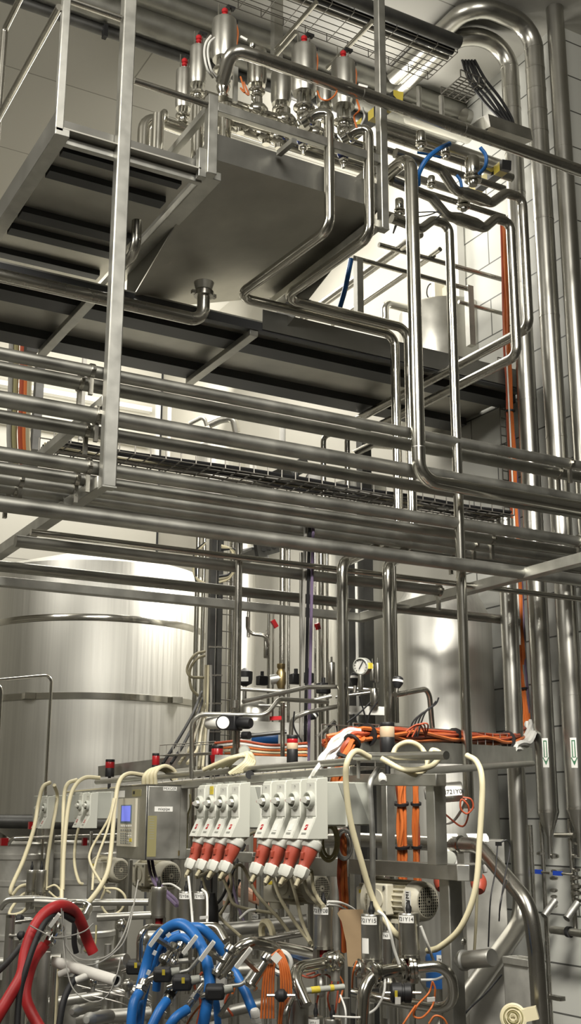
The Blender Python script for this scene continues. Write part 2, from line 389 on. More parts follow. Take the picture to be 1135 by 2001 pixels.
# left corner post + rails
xa, xb = P(108.5, 250, Y=Yf).x, P(124.5, 250, Y=Yf).x
MB().span(V((xa, Yf, z0+.02)), V((xb, Yf+.04, z0+1.25))).build('rail_post', 'frame', wk, bev=.004)
def railx(px, py, px2, r=.017): p = P(px, py, Y=Yf+.02); return [p, go(p, 'X', px2)]
MB().tube(railx(185, 18, 236), .018, 12).build('rail', 'steel', wk)
q = P(185, 18, Y=Yf+.02); MB().tube([V((xb, q.y, q.z)), q], .018, 12).build('rail', 'steel', wk)
MB().tube(railx(262, 158, 405), .018, 12).build('rail', 'steel', wk)
q = P(116, 14, Y=Yf+.02); MB().tube([q, V((q.x, 6.9, q.z))], .019, 12).build('rail', 'steel', wk)
q = P(58, 235, X=xl+.02); q2 = P(10, 56, X=xl+.02)
MB().tube(fillet([V((q2.x, q2.y, z0+.02)), q2, go(q2, 'Y', 60)], .03), .02, 12).build('rail_post', 'steel', wk)
# ------------------------------------------------------------------ drip tray with its frame
Yt = 5.10
ta = P(426, 262, Y=Yt); tb = P(439, 317, Y=Yt); tc = P(736, 412, Y=Yt)
tr = thing('drip_tray', 'wide shallow sheet-steel tray under the valve cluster, framed by square tubes', 'tray', V((ta.x, Yt, tb.z)))
XL, XR, ZB, ZT2 = ta.x-.02, P(742, 412, Y=Yt).x, tb.z, ta.z
MB().span(V((XL, Yt, ZB)), V((XR, Yt+.004, ZT2))).build('tray_rim', 'rim', tr)
zk = P(398, 552, Y=6.0).z; YK = 6.35; zk2 = ZB+(zk-ZB)*(YK-Yt)/(6.0-Yt)      # the floor falls toward the drain
m = MB(); NX, NY = 8, 6
def zfl(u, v): return ZB+v*((zk2-.03-ZB)*(1-u)+(-.05)*u)
vs = [V((XL+(XR-XL)*a_/NX, Yt+(YK-Yt)*b_/NY, zfl(a_/NX, b_/NY)+dz)) for dz in (0, .006) for a_ in range(NX+1) for b_ in range(NY+1)]
n1 = (NX+1)*(NY+1); fs = []
for a_ in range(NX):
    for b_ in range(NY):
        q = a_*(NY+1)+b_; fs += [(q, q+1, q+NY+2, q+NY+1), (n1+q, n1+q+NY+1, n1+q+NY+2, n1+q+1)]
m.add(vs, fs).build('tray_floor', 'plate', tr)
for xx in (XL, XR-.004): MB().prism([(Yt, ZB), (YK, zk2), (YK, ZT2), (Yt, ZT2)], V((xx, 0, 0)), AX['Y'], AX['Z'], AX['X'], .004).build('tray_rim', 'rim', tr)
zf = P(423, 341, Y=Yf).z
fx0, fx1 = P(405, 335, Y=Yf).x, P(424, 341, Y=Yf).x
MB().span(V((fx0+.01, Yf+.05, zf-.0)), V((fx1+.05, 6.75, zf+.05))).build('frame_tube', 'frame', tr, bev=.004)
MB().span(V((PR[0]-.035, Yf+.05, zf-.0)), V((PR[1]-.01, 6.3, zf+.05))).build('frame_tube', 'frame', tr, bev=.004)
q = P(415, 183, Y=Yf); MB().span(V((fx0, Yf, zf)), V((fx1, Yf+.055, q.z))).build('frame_post', 'frame', tr, bev=.004)
MB().span(V((fx0-.045, Yf+.01, zf-.03)), V((fx0, Yf+.05, zf+.14))).build('corner_bracket', 'frame', tr, bev=.003)
q = P(500, 236, Y=Yf+.03); MB().span(V((fx1, Yf+.01, q.z-.028)), V((PR[0], Yf+.05, q.z+.028))).build('frame_rail', 'frame', tr, bev=.004)
q = P(400, 205, Y=Yf+.03); MB().span(V((fx0+.004, Yf+.05, q.z-.022)), V((fx0+.045, 5.75, q.z+.022))).build('frame_rail', 'frame', tr, bev=.003)
q = P(700, 300, Y=Yf+.03); MB().span(V((PR[0]+.004, Yf+.05, q.z-.022)), V((PR[0]+.045, 5.9, q.z+.022))).build('frame_rail', 'frame', tr, bev=.003)
q = P(459, 200, Y=5.05); q2 = go(q, 'Z', 132); MB().span(V((q.x-.012, 5.04, q.z)), V((q.x+.012, 5.06, q2.z))).build('stay', 'frame', tr)
q = P(545, 300, Y=5.06); MB().bar(q, go(go(q, 'Y', 575), 'Z', 275), .03, .03).build('stay', 'frame', tr)
# long process pipe in front
a = P(568, 134, Y=4.86); pts = [go(a, 'X', 462)+V((0, .17, -.10)), go(a, 'X', 456)+V((0, .02, .01)), go(a, 'X', 500), go(a, 'X', 1200)]
lp = pipe('process_pipe', 'long straight pipe crossing before the post from tall valve down past the ducts', pts, R(a, 27), 'steel', .09)
ring(lp, 'coupling', go(a, 'X', 706), AX['X'], R(a, 27)*1.012, .006, 'dull')
ring(lp, 'coupling', go(a, 'X', 905), AX['X'], R(a, 27)*1.012, .006, 'dull')
MB().lathe([(.012, 0), (.018, .01), (.018, .03), (.008, .04)], go(a, 'X', 493)+V((0, 0, R(a, 27)))).build('vent_plug', 'polished', lp)
# ------------------------------------------------------------------ rack pipes (they run along X on the arms)
def rackpipe(label, x, y, Y, wd, mat, x_0=-620, x_1=1180, cl=()):
    p = P(x, y, Y=Y); r = R(p, wd)
    o = pipe('rack_pipe', label, [go(p, 'X', x_0), p, go(p, 'X', x_1)], r, mat, 0, group='pipes lying on the rack arms', n=20)
    for c in cl:
        q = go(p, 'X', c); clampset(o, q, AX['X'], r*1.02, .022)
        MB().box(q-V((0, 0, r*1.2+.035)), (.02, .02, .10)).build('clamp_stem', 'steel', o)
    return o, p, r
rackpipe('topmost slender pipe of the rack, just above an equal one', 300, 749, 5.12, 24, 'rack', cl=(179, 1112))
rackpipe('second pipe from the top of the rack, close under the topmost', 300, 776, 5.24, 27, 'rack', cl=(156, 1090))
rackpipe('thick lagged pipe with a mottled flank, midway up the rack', 300, 832, 5.12, 31, 'rack', cl=(189,))
rackpipe('slimmer pipe tucked under the mottled lagged one', 300, 864, 5.26, 25, 'rack', x_1=1180, cl=(168,))
rackpipe('foremost pipe on the lowest rack arm, with the wire tray just above it', 300, 932, 5.13, 27, 'rack', cl=(172, 1130))
for k, (yy, Y, lb) in enumerate(((958, 5.27, 'second pipe back on the lowest rack arm'), (977, 5.42, 'third pipe back on the lowest rack arm'), (993, 5.57, 'fourth pipe back on the lowest rack arm, in shade'), (1006, 5.72, 'rearmost pipe on the lowest rack arm, deep in shade'))):
    rackpipe(lb, 300, yy, Y, 23, 'rack', cl=((149, 40, 30, 12)[k], (960, 925, 900, 880)[k]))
rackpipe('pipe slung below the lowest rack arm, the nearest one overhead', 300, 1024, 5.02, 30, 'rack', cl=())
rackpipe('thin pipe with a bright top edge behind the slung one', 284, 1067, 5.45, 13, 'polished', x_0=60)
rackpipe('dull thicker pipe directly under the bright-edged thin one', 284, 1087, 5.62, 23, 'rack', x_0=30, x_1=856, cl=(856,))
rackpipe('pipe running on past the lower arm to end at the orange cables', 284, 1136.5, 6.15, 21, 'rack', x_1=1012)
# arms
def arm(label, p, q, w_, h_):
    t = thing('rack_bracket', label, 'bracket', p); MB().bar(p, q, w_, h_).build('square_tube', 'frame', t, bev=.004); return t
xm = (PXc+PXr)/2
t = arm('square steel arm joined to the foot of the hanging post', V((xm-.01, Yf+.06, zt+.032)), V((xm-.01, 7.1, zt+.032)), .062, .062)
q = P(190, 775, Y=Yf+.03); arm('short square arm halfway up the hanging post', V((xm-.01, Yf+.06, q.z)), V((xm-.01, 6.6, q.z)), .05, .05)
q = P(150, 1010, Y=5.4)
b1 = P(709, 1207, Y=6.75); zb = b1.z
t = thing('cross_beam', 'long square beam below the pipe rack, mitred to the sloping-looking arm', 'beam', V((b1.x, 6.75, zb)))
MB().span(V((-1.5, 6.72, zb-.03)), V((b1.x+.02, 6.78, zb+.025))).build('square_tube', 'frame', t, bev=.004)
MB().span(V((b1.x-.045, 3.9, zb-.03)), V((b1.x+.02, 6.72, zb+.03))).build('arm_tube', 'frame', t, bev=.004)
# ================================================================== valve cluster on the drip tray
def mixvalve(label, cx, top, bot, w, Yv, foot, yk, mat='brushed', rods=True, red=True, orange=False, lower=True):
    """upright seat valve: actuator drum between pixel rows top and bot, yoke down to row yk, body down to row foot"""
    a = P(cx, (top+bot)/2, Y=Yv); r = R(a, w); zt_, zb_ = go(a, 'Z', top).z, go(a, 'Z', bot).z; zy, zf_ = go(a, 'Z', yk).z, go(a, 'Z', foot).z
    o = V((a.x, a.y, zf_)); h = zt_-zb_
    t = thing('seat_valve', label, 'valve', o, 'upright actuated valves on the tray')
    MB().lathe([(r*.82, zt_-o.z), (r*.96, zt_-o.z-.004), (r, zt_-o.z-.02), (r, zb_-o.z+.03), (r*.93, zb_-o.z+.012), (r*.90, zb_-o.z), (r*.2, zb_-o.z)][::-1], o, None, 28).build('actuator', mat, t)
    for s in (-1, 1): MB().box(V((a.x+s*r*.42, a.y, (zb_+zy)/2)), (r*.16, r*.55, zb_-zy+.01)).build('yoke_arm', 'brushed', t)
    MB().tube([V((a.x, a.y, zb_)), V((a.x, a.y, zy))], r*.14, 10).build('spindle', 'polished', t)
    if lower:
        hb = zy-zf_
        MB().lathe([(r*.45, 0), (r*.5, hb*.06), (r*.34, hb*.12), (r*.5, hb*.28), (r*.56, hb*.4), (r*.5, hb*.52), (r*.34, hb*.64), (r*.5, hb*.78), (r*.52, hb*.88), (r*.4, hb)], o, None, 24).build('valve_body', 'polished', t)
        ring(t, 'clamp_ring', V((a.x, a.y, zy-.004)), V((0, 0, 1)), r*.74, .022, 'polished', lip=.008)
        ring(t, 'clamp_ring', V((a.x, a.y, zf_+hb*.62)), V((0, 0, 1)), r*.5, .016, 'polished', lip=.006)
    if red:
        MB().lathe([(.006, 0), (.010, .006), (.017, .012), (.017, .022), (.012, .026), (.019, .032), (.019, .050), (.011, .060)], V((a.x, a.y, zt_+.024)), None, 16).build('indicator_cap', 'capred', t)
        MB().tube([V((a.x, a.y, zt_)), V((a.x, a.y, zt_+.026))], .010, 10).build('cap_stem', 'white', t)
    if rods:
        for dx, dy in ((-.038, 0), (-.030, .012), (.034, 0), (.042, .01)): MB().tube([V((a.x+dx*r/.068, a.y+dy, zt_-.004)), V((a.x+dx*r/.068, a.y+dy, zt_+.105))], .0032, 6).build('guide_rod', 'polished', t)
        MB().box(V((a.x+.036*r/.068, a.y+.004, zt_+.105)), (.05, .03, .016)).build('sensor_clip', 'black', t)
    if orange:
        p0 = V((a.x+r*.85, a.y-.02, zt_-.012)); MB().box(p0+V((0, 0, .012)), (.022, .022, .02)).build('cable_plug', 'black', t)
        MB().tube(spline([p0+V((.006, 0, 0)), p0+V((.012, -.01, -.06)), p0+V((.010, 0, -.14)), p0+V((.006, .03, -.24))]), .0045, 8).build('sensor_cable', 'orange', t)
    return t, a, r
mixvalve('small upright valve farthest along the walkway side, lowest of three red-capped ones', 359, 138, 213, 32, 5.75, 262, 226)
mixvalve('narrow upright valve between the small one and the tall one, red cap on top', 387, 93, 166, 33, 5.55, 212, 182)
mixvalve('tallest valve of the cluster, red cap up by the ceiling pipes', 438, 41, 118, 49, 5.30, 192, 137, orange=True)
mixvalve('shiny polished valve drum behind the elbow of the long pipe', 502, 100, 168, 38, 5.55, 205, 178, 'polished', False, False)
mixvalve('short valve drum peeking out between the shiny one and the next tall one', 549, 144, 204, 40, 5.62, 236, 214, rods=False, red=False)
mixvalve('tall valve with guide rods whose lower side pipe hooks over the tray rim', 594, 94, 184, 50, 5.22, 250, 210, orange=True)
mixvalve('small valve half hidden between the two rod-topped ones', 634, 160, 206, 32, 5.6, 238, 214, rods=False, red=False)
mixvalve('valve with guide rods standing nearest the ducts, orange lead on its flank', 671, 123, 210, 48, 5.22, 275, 238, orange=True)
# hooked pipes dropping in front of the tray
def hooked(label, x, ytop, ybot, xs, xfar, yfar, xdown, ydown, w_, Y0=5.03):
    a = P(x, 300, Y=Y0); r = R(a, w_)
    top = go(a, 'Z', ytop); bot = go(a, 'Z', ybot)
    far = P(xfar, yfar, Z=bot.z-.11); end = go(far, 'X', xdown); low = go(end, 'Z', ydown)
    st = go(top, 'X', xs)+V((0, .10, -.05))
    return [st, go(top, 'X', (xs+x)/2)+V((0, .03, 0)), top, bot, far, end, low], r
pts, r = hooked('', 643, 222, 447, 607, 462, 580, 771, 1052, 21)
low = pts[-1]; jog = P(668, 1100, Y=5.3); end = go(jog, 'Z', 1470)
dp1 = pipe('drop_pipe', 'pipe hooked over the tray rim, folded back beneath it, then dropped to the skid', pts+[jog, end], r, 'polished', .085, n=20)
p2_, r2 = hooked('', 720, 254, 462, 684, 553, 583, 797, 1062, 21)
low = p2_[-1]; jog = P(757, 1108, Y=5.28); end = go(jog, 'Z', 1412)
dp2 = pipe('drop_pipe', 'second hooked pipe, nearer the post, dropping at last to the big signal lamp', p2_+[jog, end], r2, 'polished', .085, n=20)
for o, q, ax in ((dp1, pts[1], pts[1]-pts[0]), (dp2, p2_[1], p2_[1]-p2_[0])): ring(o, 'clamp_ring', q.lerp(o.location*0+(pts[0] if o is dp1 else p2_[0]), .5), ax, o['_r']*1.5, .03, 'polished', lip=.006)
x = end.x+.045; MT_ = pipe('conduit', 'thin bright conduit clinging to the second dropped pipe below the rack', [V((x, end.y, go(end, 'Z', 1105).z)), V((x, end.y, end.z))], .011, 'polished', 0, cat='conduit')
# blue-headed drain valves poking out below the valves
for lb, x, y, Y in (('blue-headed drain fitting above the tray rim, farther from the post', 592, 276, 5.17), ('blue-headed drain fitting above the tray rim, nearer the post', 671, 303, 5.17)):
    a = P(x, y, Y=Y); t = thing('drain_fitting', lb, 'fitting', a, 'blue-headed drain fittings')
    s = .0026
    MB().lathe([(.032, .03), (.038, .028), (.038, .0), (.030, -.012)][::-1], a, None, 20).build('blue_head', 'blueknob', t)
    MB().lathe([(.010, -.085), (.012, -.065), (.012, -.06), (.02, -.055), (.022, -.03), (.016, -.012)], a, None, 12).build('nozzle', 'polished', t)
    MB().lathe([(.012, -.046), (.03, -.046), (.03, -.034), (.012, -.034)], a, None, 6).build('hex_nut', 'polished', t)
    MB().tube([a+V((0, 0, .03)), a+V((0, .1, .12))], .02, 12).build('neck', 'polished', t)
# pipework between the valves
def pw(label, x, y, Y, x1, wd, mat='polished', **k):
    p = P(x, y, Y=Y); return pipe('manifold_pipe', label, [p, go(p, 'X', x1)], R(p, wd), mat, 0, **k)
mp = pw('thick manifold pipe along the back of the tray, lying lowest behind the rail', 425, 238, 5.5, 760, 26)
pw('upper manifold pipe threading the valve bodies at the back of the tray', 400, 186, 5.6, 740, 20)
pw('manifold pipe crossing right behind the square tray rail', 440, 222, 5.32, 735, 18)
a = P(300, 240, Y=5.75); b = go(a, 'X', 420)
sp_ = pipe('manifold_pipe', 'bent pipe standing on the walkway beside the smallest valve', [V((P(282, 240, Y=5.75).x, 5.75, z0+.1)), P(282, 226, Y=5.75), b], R(a, 24), 'polished', .09)
ring(sp_, 'clamp_ring', P(318, 233, Y=5.75), AX['X'], .05, .03, 'polished', lip=.01)
for lb, x, y in (('short polished stub standing upright behind the toe board near the corner post', 386, 245), ('stub pipe rising behind the bright corner post', 440, 240), ('stub pipe standing on the walkway by its bent neighbour', 308, 262)):
    a = P(x, y, Y=5.45); pipe('stub_pipe', lb, [V((a.x, a.y, max(z0+.09, ZB+.02))), a+V((0, 0, .12))], R(a, 24), 'polished', 0)
for i, (x, y, Y) in enumerate(((470, 240, 5.4), (520, 262, 5.4), (505, 215, 5.5), (560, 235, 5.5), (620, 262, 5.4), (545, 270, 5.3))):
    a = P(x, y, Y=Y); t = thing('pipe_union', ('polished pipe union behind the square rail, at its walkway end', 'polished pipe union low behind the square rail, left of the sloping stay', 'polished pipe union under the shiny drum', 'polished pipe union behind the sloping stay', 'polished pipe union between the two hooked pipes', 'polished pipe union at the foot of the sloping stay')[i], 'union', a)
    MB().lathe([(.03, -.05), (.046, -.02), (.046, .02), (.03, .05)], a, AX['X'], 20).build('union_nut', 'polished', t)
    MB().tube([a+V((0, 0, -.07)), a+V((0, 0, .08))], .024, 14).build('tee_branch', 'polished', t)
# white air hoses between the two near valves
for k, (dx, lb) in enumerate(((0, 'white air hose arching beside the tallest valve'), (7, 'second white air hose, just inside the first arch by the tallest valve'))):
    cable('air_hose', lb, D([(412+dx, 70+k*4, 6.35), (402+dx, 84, 6.3), (399+dx, 106, 6.3), (405+dx, 135, 6.3), (416+dx, 152, 6.35)]), .0062, 'white', 'hose')
cable('air_hose', 'orange sensor lead drooping between the two rod-topped valves', D([(620, 178, 6.5), (626, 192, 6.45), (640, 196, 6.45), (654, 186, 6.5), (660, 172, 6.55)]), .005, 'orange', 'cable')
cable('sensor_cable', 'orange lead dangling from the valve nearest the ducts', D([(697, 195, 6.6), (702, 215, 6.55), (692, 228, 6.6), (697, 250, 6.6)]), .006, 'orange')
cable('sensor_cable', 'tangle of orange lead below the shiny drum', D([(470, 150, 6.7), (478, 180, 6.65), (470, 172, 6.7), (486, 186, 6.7), (476, 160, 6.7)]), .005, 'orange')
cable('air_hose', 'white hose behind the two-rod valve nearest the ducts', D([(708, 210, 6.75), (712, 228, 6.7), (705, 244, 6.7)]), .006, 'white', 'hose')
for lb, x, y, x2, y2 in (('white cable tag flagging out near the tallest valve', 470, 72, 483, 79), ('white cable tag flagging out beside the valve nearest the ducts', 700, 166, 718, 171)):
    p, q = P(x, y, d=6.5), P(x2, y2, d=6.5); tag(MB().bar(p, q, .012, .02, FW).build('cable_tag', 'white'), lb, 'tag')
# ================================================================== lagged pipes under the ceiling and the wire trays
def cpipe(label, x, y, Y, wd, x1, x0_=-30, mat='clad'):
    p = P(x, y, Y=Y); r = R(p, wd); mat = 'rack' if mat == 'clad' else mat; o = pipe('ceiling_pipe', label, [go(p, 'X', x0_), go(p, 'X', x1)], r, mat, 0, group='lagged pipes under the ceiling', n=28)
    for c in (90, 340, 600):
        if x0_ < c < x1: ring(o, 'seam_band', go(p, 'X', c), AX['X'], r*1.015, .02, mat)
    return o
cpipe('thick lagged pipe highest under the ceiling, its end lost behind the ducts', 284, -4, 7.0, 44, 900)
cpipe('thickest lagged pipe below the ceiling, in the middle of three', 284, 48, 7.1, 56, 960)
cpipe('thinner dark pipe hanging lowest of the three under the ceiling', 284, 88, 7.15, 20, 960, mat='darksteel')
o_ = P(98, 62, Y=7.1); t = thing('pipe_hanger', 'small black pipe hanger clip under the ceiling pipes', 'hanger', P(205, 62, Y=7.1)); MB().box(P(205, 62, Y=7.1), (.03, .05, .1)).build('clip', 'black', t)
def wiretray(label, A, B, wdir, width, nx, ny, depth_=.06, r=.004, mat='wire', side=True):
    """open wire basket tray from A to B; wdir points across it"""
    t = thing('wire_tray', label, 'cable tray', A); m = MB(); u = (B-A)
    for j in range(ny+1):
        p = A+wdir*(width*j/ny); m.tube([p, p+u], r, 5)
    for i in range(nx+1):
        p = A+u*(i/nx); m.tube([p, p+wdir*width], r, 5)
    m.build('wire_floor', mat, t)
    if side:
        for s_, nm in ((0, 'wire_side'), (1, 'wire_side')):
            m = MB(); p = A+wdir*(width*s_); z_ = V((0, 0, depth_)); m.tube([p+z_, p+u+z_], r, 5)
            for i in range(nx+1): m.tube([p+u*(i/nx), p+u*(i/nx)+z_], r, 5)
            m.build(nm, mat, t)
    return t
zt_ = 7.05
A = P(560, 60, Z=zt_); y1 = P(790, 62, Z=zt_).y; y0_ = P(808, 145, Z=zt_).y
A = V((P(440, 0, Z=zt_).x-.6, min(y0_, y1), zt_)); wdt = abs(y1-y0_)
B = V((P(875, 120, Z=zt_).x, A.y, zt_))
ut = wiretray('wide wire basket tray under the ceiling behind the valves', A, B, V((0, 1, 0)), wdt, int((B-A).length/.17), 6, .07, .0035)
fy = A.y if y0_ > y1 else A.y+wdt
for i, (dy, dz, rr, mt, lb) in enumerate(((-.02, .07, .05, 'darksteel', 'dark lagged line lying along the edge of the ceiling wire tray'), (.06, .05, .03, 'rubber', 'black cable bundle beside the dark line in the ceiling tray'), (.12, .03, .018, 'wirelight', 'slim bright pipe along the ceiling tray edge'))):
    p = V((A.x, y1+dy, zt_+dz)); pipe('service_line', lb, [p, V((B.x, p.y, p.z))], rr, mt, 0, cat='pipe')
for lb, x, y, xx in (('bright round bar slanting across under the ceiling tray, nearest the tall valve', 618, 4, 535), ('bright round bar slanting across under the ceiling tray, close to the post', 727, 42, 640), ('round stay slanting off below the valve by the elbow pipe', 578, 62, 540)):
    p = P(x, y, Z=6.95 if y < 50 else 6.6); pipe('stay_rod', lb, [p, go(p, 'Y', xx)], R(p, 10), 'polished', 0, cat='bar')
a = P(541, 10, Y=6.4); t = thing('drop_post', 'square drop post from the ceiling behind the elbow pipe', 'post', go(a, 'Z', 118)); MB().span(go(a, 'Z', 118)-V((.035, .03, 0)), V((a.x+.035, a.y+.03, ZC))).build('square_tube', 'dull', t)
q0 = P(900, 150, Z=6.9); xa_, ya_ = q0.x, q0.y; xb_ = min(go(q0, 'X', 948).x, 5.22); wy_ = go(q0, 'Y', 862).y-ya_
wiretray('short wire tray glimpsed under the two bent ducts', V((xa_, ya_, 6.9)), V((xb_, ya_, 6.9)), V((0, 1, 0)), wy_, 4, 7, .06, .005)
for k in range(5):
    cable('power_cable', ('outermost', 'second', 'middle', 'fourth', 'innermost')[k]+' black cable of the bunch sagging below the duct bends', D([(903+6*k, 118, 8.9), (916+8*k, 155+3*(k%2), 8.8), (944+8*k, 196-5*(k%3), 8.7), (974+6*k, 228, 8.6), (996+2*k, 250, 8.55)]), .012, 'black', n=6, group='black cables below the duct bends')
# hazard-striped beams
for lb, p, q, w_ in (('black and yellow striped beam under the ducts, near the manifold', P(990, 322, d=8.2), P(918, 378, d=8.8), .07), ('black and yellow striped beam end beside the post, behind the valve drum', P(778, 188, d=7.6), P(690, 262, d=8.3), .07)):
    tag(MB().bar(p, q, w_, w_).build('striped_beam', 'hazard'), lb, 'beam')
# ================================================================== valve manifold behind the long pipe
Ym = 5.22
def bent(label, px, Y, wd, tail, mat='steel', thick=None, name='manifold_pipe', bend=.06):
    pts = [P(x, y, Y=Y) for x, y in px]; pts = walk(pts[-1], *tail) if 0 else pts+walk(pts[-1], *tail)[1:]
    r = R(pts[0], wd); o = pipe(name, label, pts, r, mat, bend, n=20)
    if thick:
        a_, b_ = P(*thick[0], Y=Y), P(*thick[1], Y=Y); MB().lathe([(r*.98, -.02), (r*1.32, .03), (r*1.32, (b_-a_).length-.03), (r*.98, (b_-a_).length+.02)], a_, b_-a_, 20).build('valve_housing', mat, o)
    return o
bent('upper of two snaking manifold pipes that dip and turn down by the ducts', [(772, 299), (862, 331), (889, 372), (960, 397), (988, 377), (1020, 387)], Ym, 20, [('Z', 640), ('Y', 700), ], 'steel', ((902, 376), (950, 393)))
bent('lower of two snaking manifold pipes that dip and turn down by the ducts', [(765, 353), (843, 386), (872, 421), (946, 446), (968, 427), (997, 435)], Ym, 20, [('Z', 695), ('Y', 740)], 'steel', ((888, 425), (936, 441)))
bent('wavy manifold pipe that turns straight down just past the tall downpipe', [(765, 427), (822, 448), (846, 430), (877, 440)], Ym-.1, 19, [('Z', 1580)], 'polished')
a = P(803, 330, Y=4.97); q = pipe('downpipe', 'tall polished downpipe that swings out along the rack at its foot', [go(go(a, 'Z', 303), 'Y', 745), go(a, 'Z', 303), go(a, 'Z', 938), go(go(a, 'Z', 938), 'X', 1180)], R(a, 26), 'polished', .11, n=24)
ring(q, 'seam_band', go(a, 'Z', 875), V((0, 0, 1)), R(a, 26)*1.01, .004, 'dull')
def hp(label, x, y, Y, x1, wd, mat='clad', y1=None):
    p = P(x, y, Y=Y); return pipe('supply_pipe', label, [p, go(p, 'X', x1)], R(p, wd), mat, 0)
hp('pale lagged supply pipe just under the long process pipe', 745, 245, 6.2, 1000, 26)
hp('dark supply pipe below the pale lagged one, behind the post', 745, 262, 5.8, 1000, 18, 'steel')
hp('thin supply pipe behind the top of the tall downpipe', 745, 290, 5.6, 985, 14, 'steel')
hp('slim supply pipe between the two snaking pipes', 755, 352, 5.5, 985, 12, 'steel')
hp('dark supply pipe behind the foot of the post', 755, 330, 5.7, 900, 16, 'dull')
hp('supply pipe low behind the post, level with the wavy pipe', 745, 420, 5.4, 800, 22, 'steel')
def mvalve(label, x, y, w_, h_, Y, caps='polished'):
    a = P(x, y, Y=Y); r = R(a, w_); h = h_*depth(a)/F
    t = thing('manifold_valve', label, 'valve', a-V((0, 0, h)))
    MB().lathe([(r*.9, -h*.5), (r, -h*.45), (r, h*.35), (r*.85, h*.45), (r*.5, h*.5)], a, None, 22).build('actuator', 'polished', t)
    for z_ in (-.5, -.72): ring(t, 'clamp_ring', a+V((0, 0, h*z_)), V((0, 0, 1)), r*1.05, h*.14, 'polished', lip=.006)
    MB().lathe([(r*.6, -h*.5), (r*.7, -h*.85), (r*.55, -h*1.0)][::-1], a, None, 20).build('valve_body', 'polished', t)
    return t
mvalve('chunky chrome valve standing on the upper snaking pipe', 923, 325, 29, 42, 5.24)
mvalve('chrome valve hanging under the upper snaking pipe, by the white bracket', 905, 388, 22, 26, 5.3)
mvalve('small chrome valve behind the long pipe, above the downpipe bend', 822, 268, 18, 26, 5.45)
mvalve('little chrome valve between the snaking pipes, nearest the downpipe', 843, 352, 14, 18, 5.4)
mvalve('chrome fitting behind the foot of the post', 780, 400, 18, 26, 5.5)
mvalve('chrome fitting up behind the long pipe, under the blue hose arch', 870, 290, 15, 22, 5.5)
cable('air_hose', 'blue hose arching from behind the downpipe up over the manifold', D([(817, 362, 7.0), (818, 340, 6.95), (833, 312, 6.95), (856, 292, 7.0), (878, 281, 7.1)]), .015, 'bluehose', 'hose')
cable('air_hose', 'blue hose looping down beside the chunky chrome valve', D([(938, 288, 7.3), (949, 304, 7.3), (948, 325, 7.3), (936, 340, 7.35)]), .012, 'bluehose', 'hose')
cable('air_hose', 'short blue hose dropping between the snaking pipes', D([(892, 342, 7.2), (899, 352, 7.2), (902, 366, 7.2)]), .010, 'bluehose', 'hose')
cable('air_hose', 'thin blue hose running level behind the downpipe head', D([(815, 298, 7.1), (838, 302, 7.1), (862, 308, 7.1)]), .008, 'bluehose', 'hose')
for k, pts in enumerate(([(818, 415, 6.9), (848, 414, 6.9), (862, 418, 6.9), (850, 428, 6.9)], [(795, 452, 6.8), (806, 470, 6.8), (818, 455, 6.8)], [(772, 440, 6.8), (768, 456, 6.8), (775, 440, 6.8)], [(815, 424, 6.95), (838, 420, 6.9), (858, 412, 6.9)])):
    cable('control_cable', ('thin black lead looping beside the lower snaking pipe', 'thin black lead hanging under the wavy pipe', 'thin black loop below the foot of the post', 'thin black lead stretched toward the lower snaking pipe')[k], D(pts), .004, 'black')
p = P(930, 250, d=8.0); t = thing('support_bracket', 'steel support bracket reaching from the ducts out over the long pipe', 'bracket', p)
MB().bar(P(945, 240, d=7.9), P(1028, 268, d=8.3), .09, .09).build('cantilever', 'dull', t); MB().bar(P(922, 258, d=7.8), P(948, 240, d=7.95), .05, .09).build('end_strap', 'frame', t)
for x, y0_, y1_, lb in ((818, 170, 222, 'short upright stub pipe sticking up beyond the long pipe'), (862, 188, 232, 'second upright stub pipe beyond the long pipe, under the duct')):
    p = P(x, y0_, Y=6.4); pipe('stub_pipe', lb, [p, go(p, 'Z', y1_)], R(p, 10), 'dull', 0)
mp2 = bent('big pale elbow pipe under the lagged ducts', [(800, 222), (905, 258)], 6.9, 40, [('X', 920)], 'clad', name='supply_pipe')
a = P(905, 228, Y=6.9); pipe('supply_pipe', 'pale lagged pipe end glowing under the short wire tray', [a, go(a, 'X', 950)], R(a, 34), 'clad', 0)
# ================================================================== rear deck
YD0, YD1 = 6.2, 7.7
f0, f1 = P(545, 612, Y=YD0), P(985, 722, Y=YD0); zd = f0.z; zu = zd-.15
YD1 = P(284, 724, Z=zu).y
dk = thing('rear_deck', 'broad rear deck seen from below, with joists across its dirty underside', 'deck', V((2.4, YD0, zu)))
MB().span(V((f0.x-.12, YD0, zd-.14)), V((XW-.03, YD0+.006, zd))).build('edge_fascia', 'rim', dk)
MB().span(V((-2.6, YD0+.01, zd-.09)), V((XW-.03, YD1, zd-.08))).build('deck_plate', 'plate', dk)
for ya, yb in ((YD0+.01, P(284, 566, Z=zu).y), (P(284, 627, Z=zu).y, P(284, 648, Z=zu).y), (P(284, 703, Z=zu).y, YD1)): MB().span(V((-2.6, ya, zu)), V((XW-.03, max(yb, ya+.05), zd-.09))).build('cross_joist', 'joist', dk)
for (x, y) in ((455, 682), (165, 600)):
    p = P(x, y, Z=zd-.17); MB().span(V((p.x-.03, YD0+.02, zd-.19)), V((p.x+.03, YD1, zu))).build('under_beam', 'frame', dk, bev=.003)
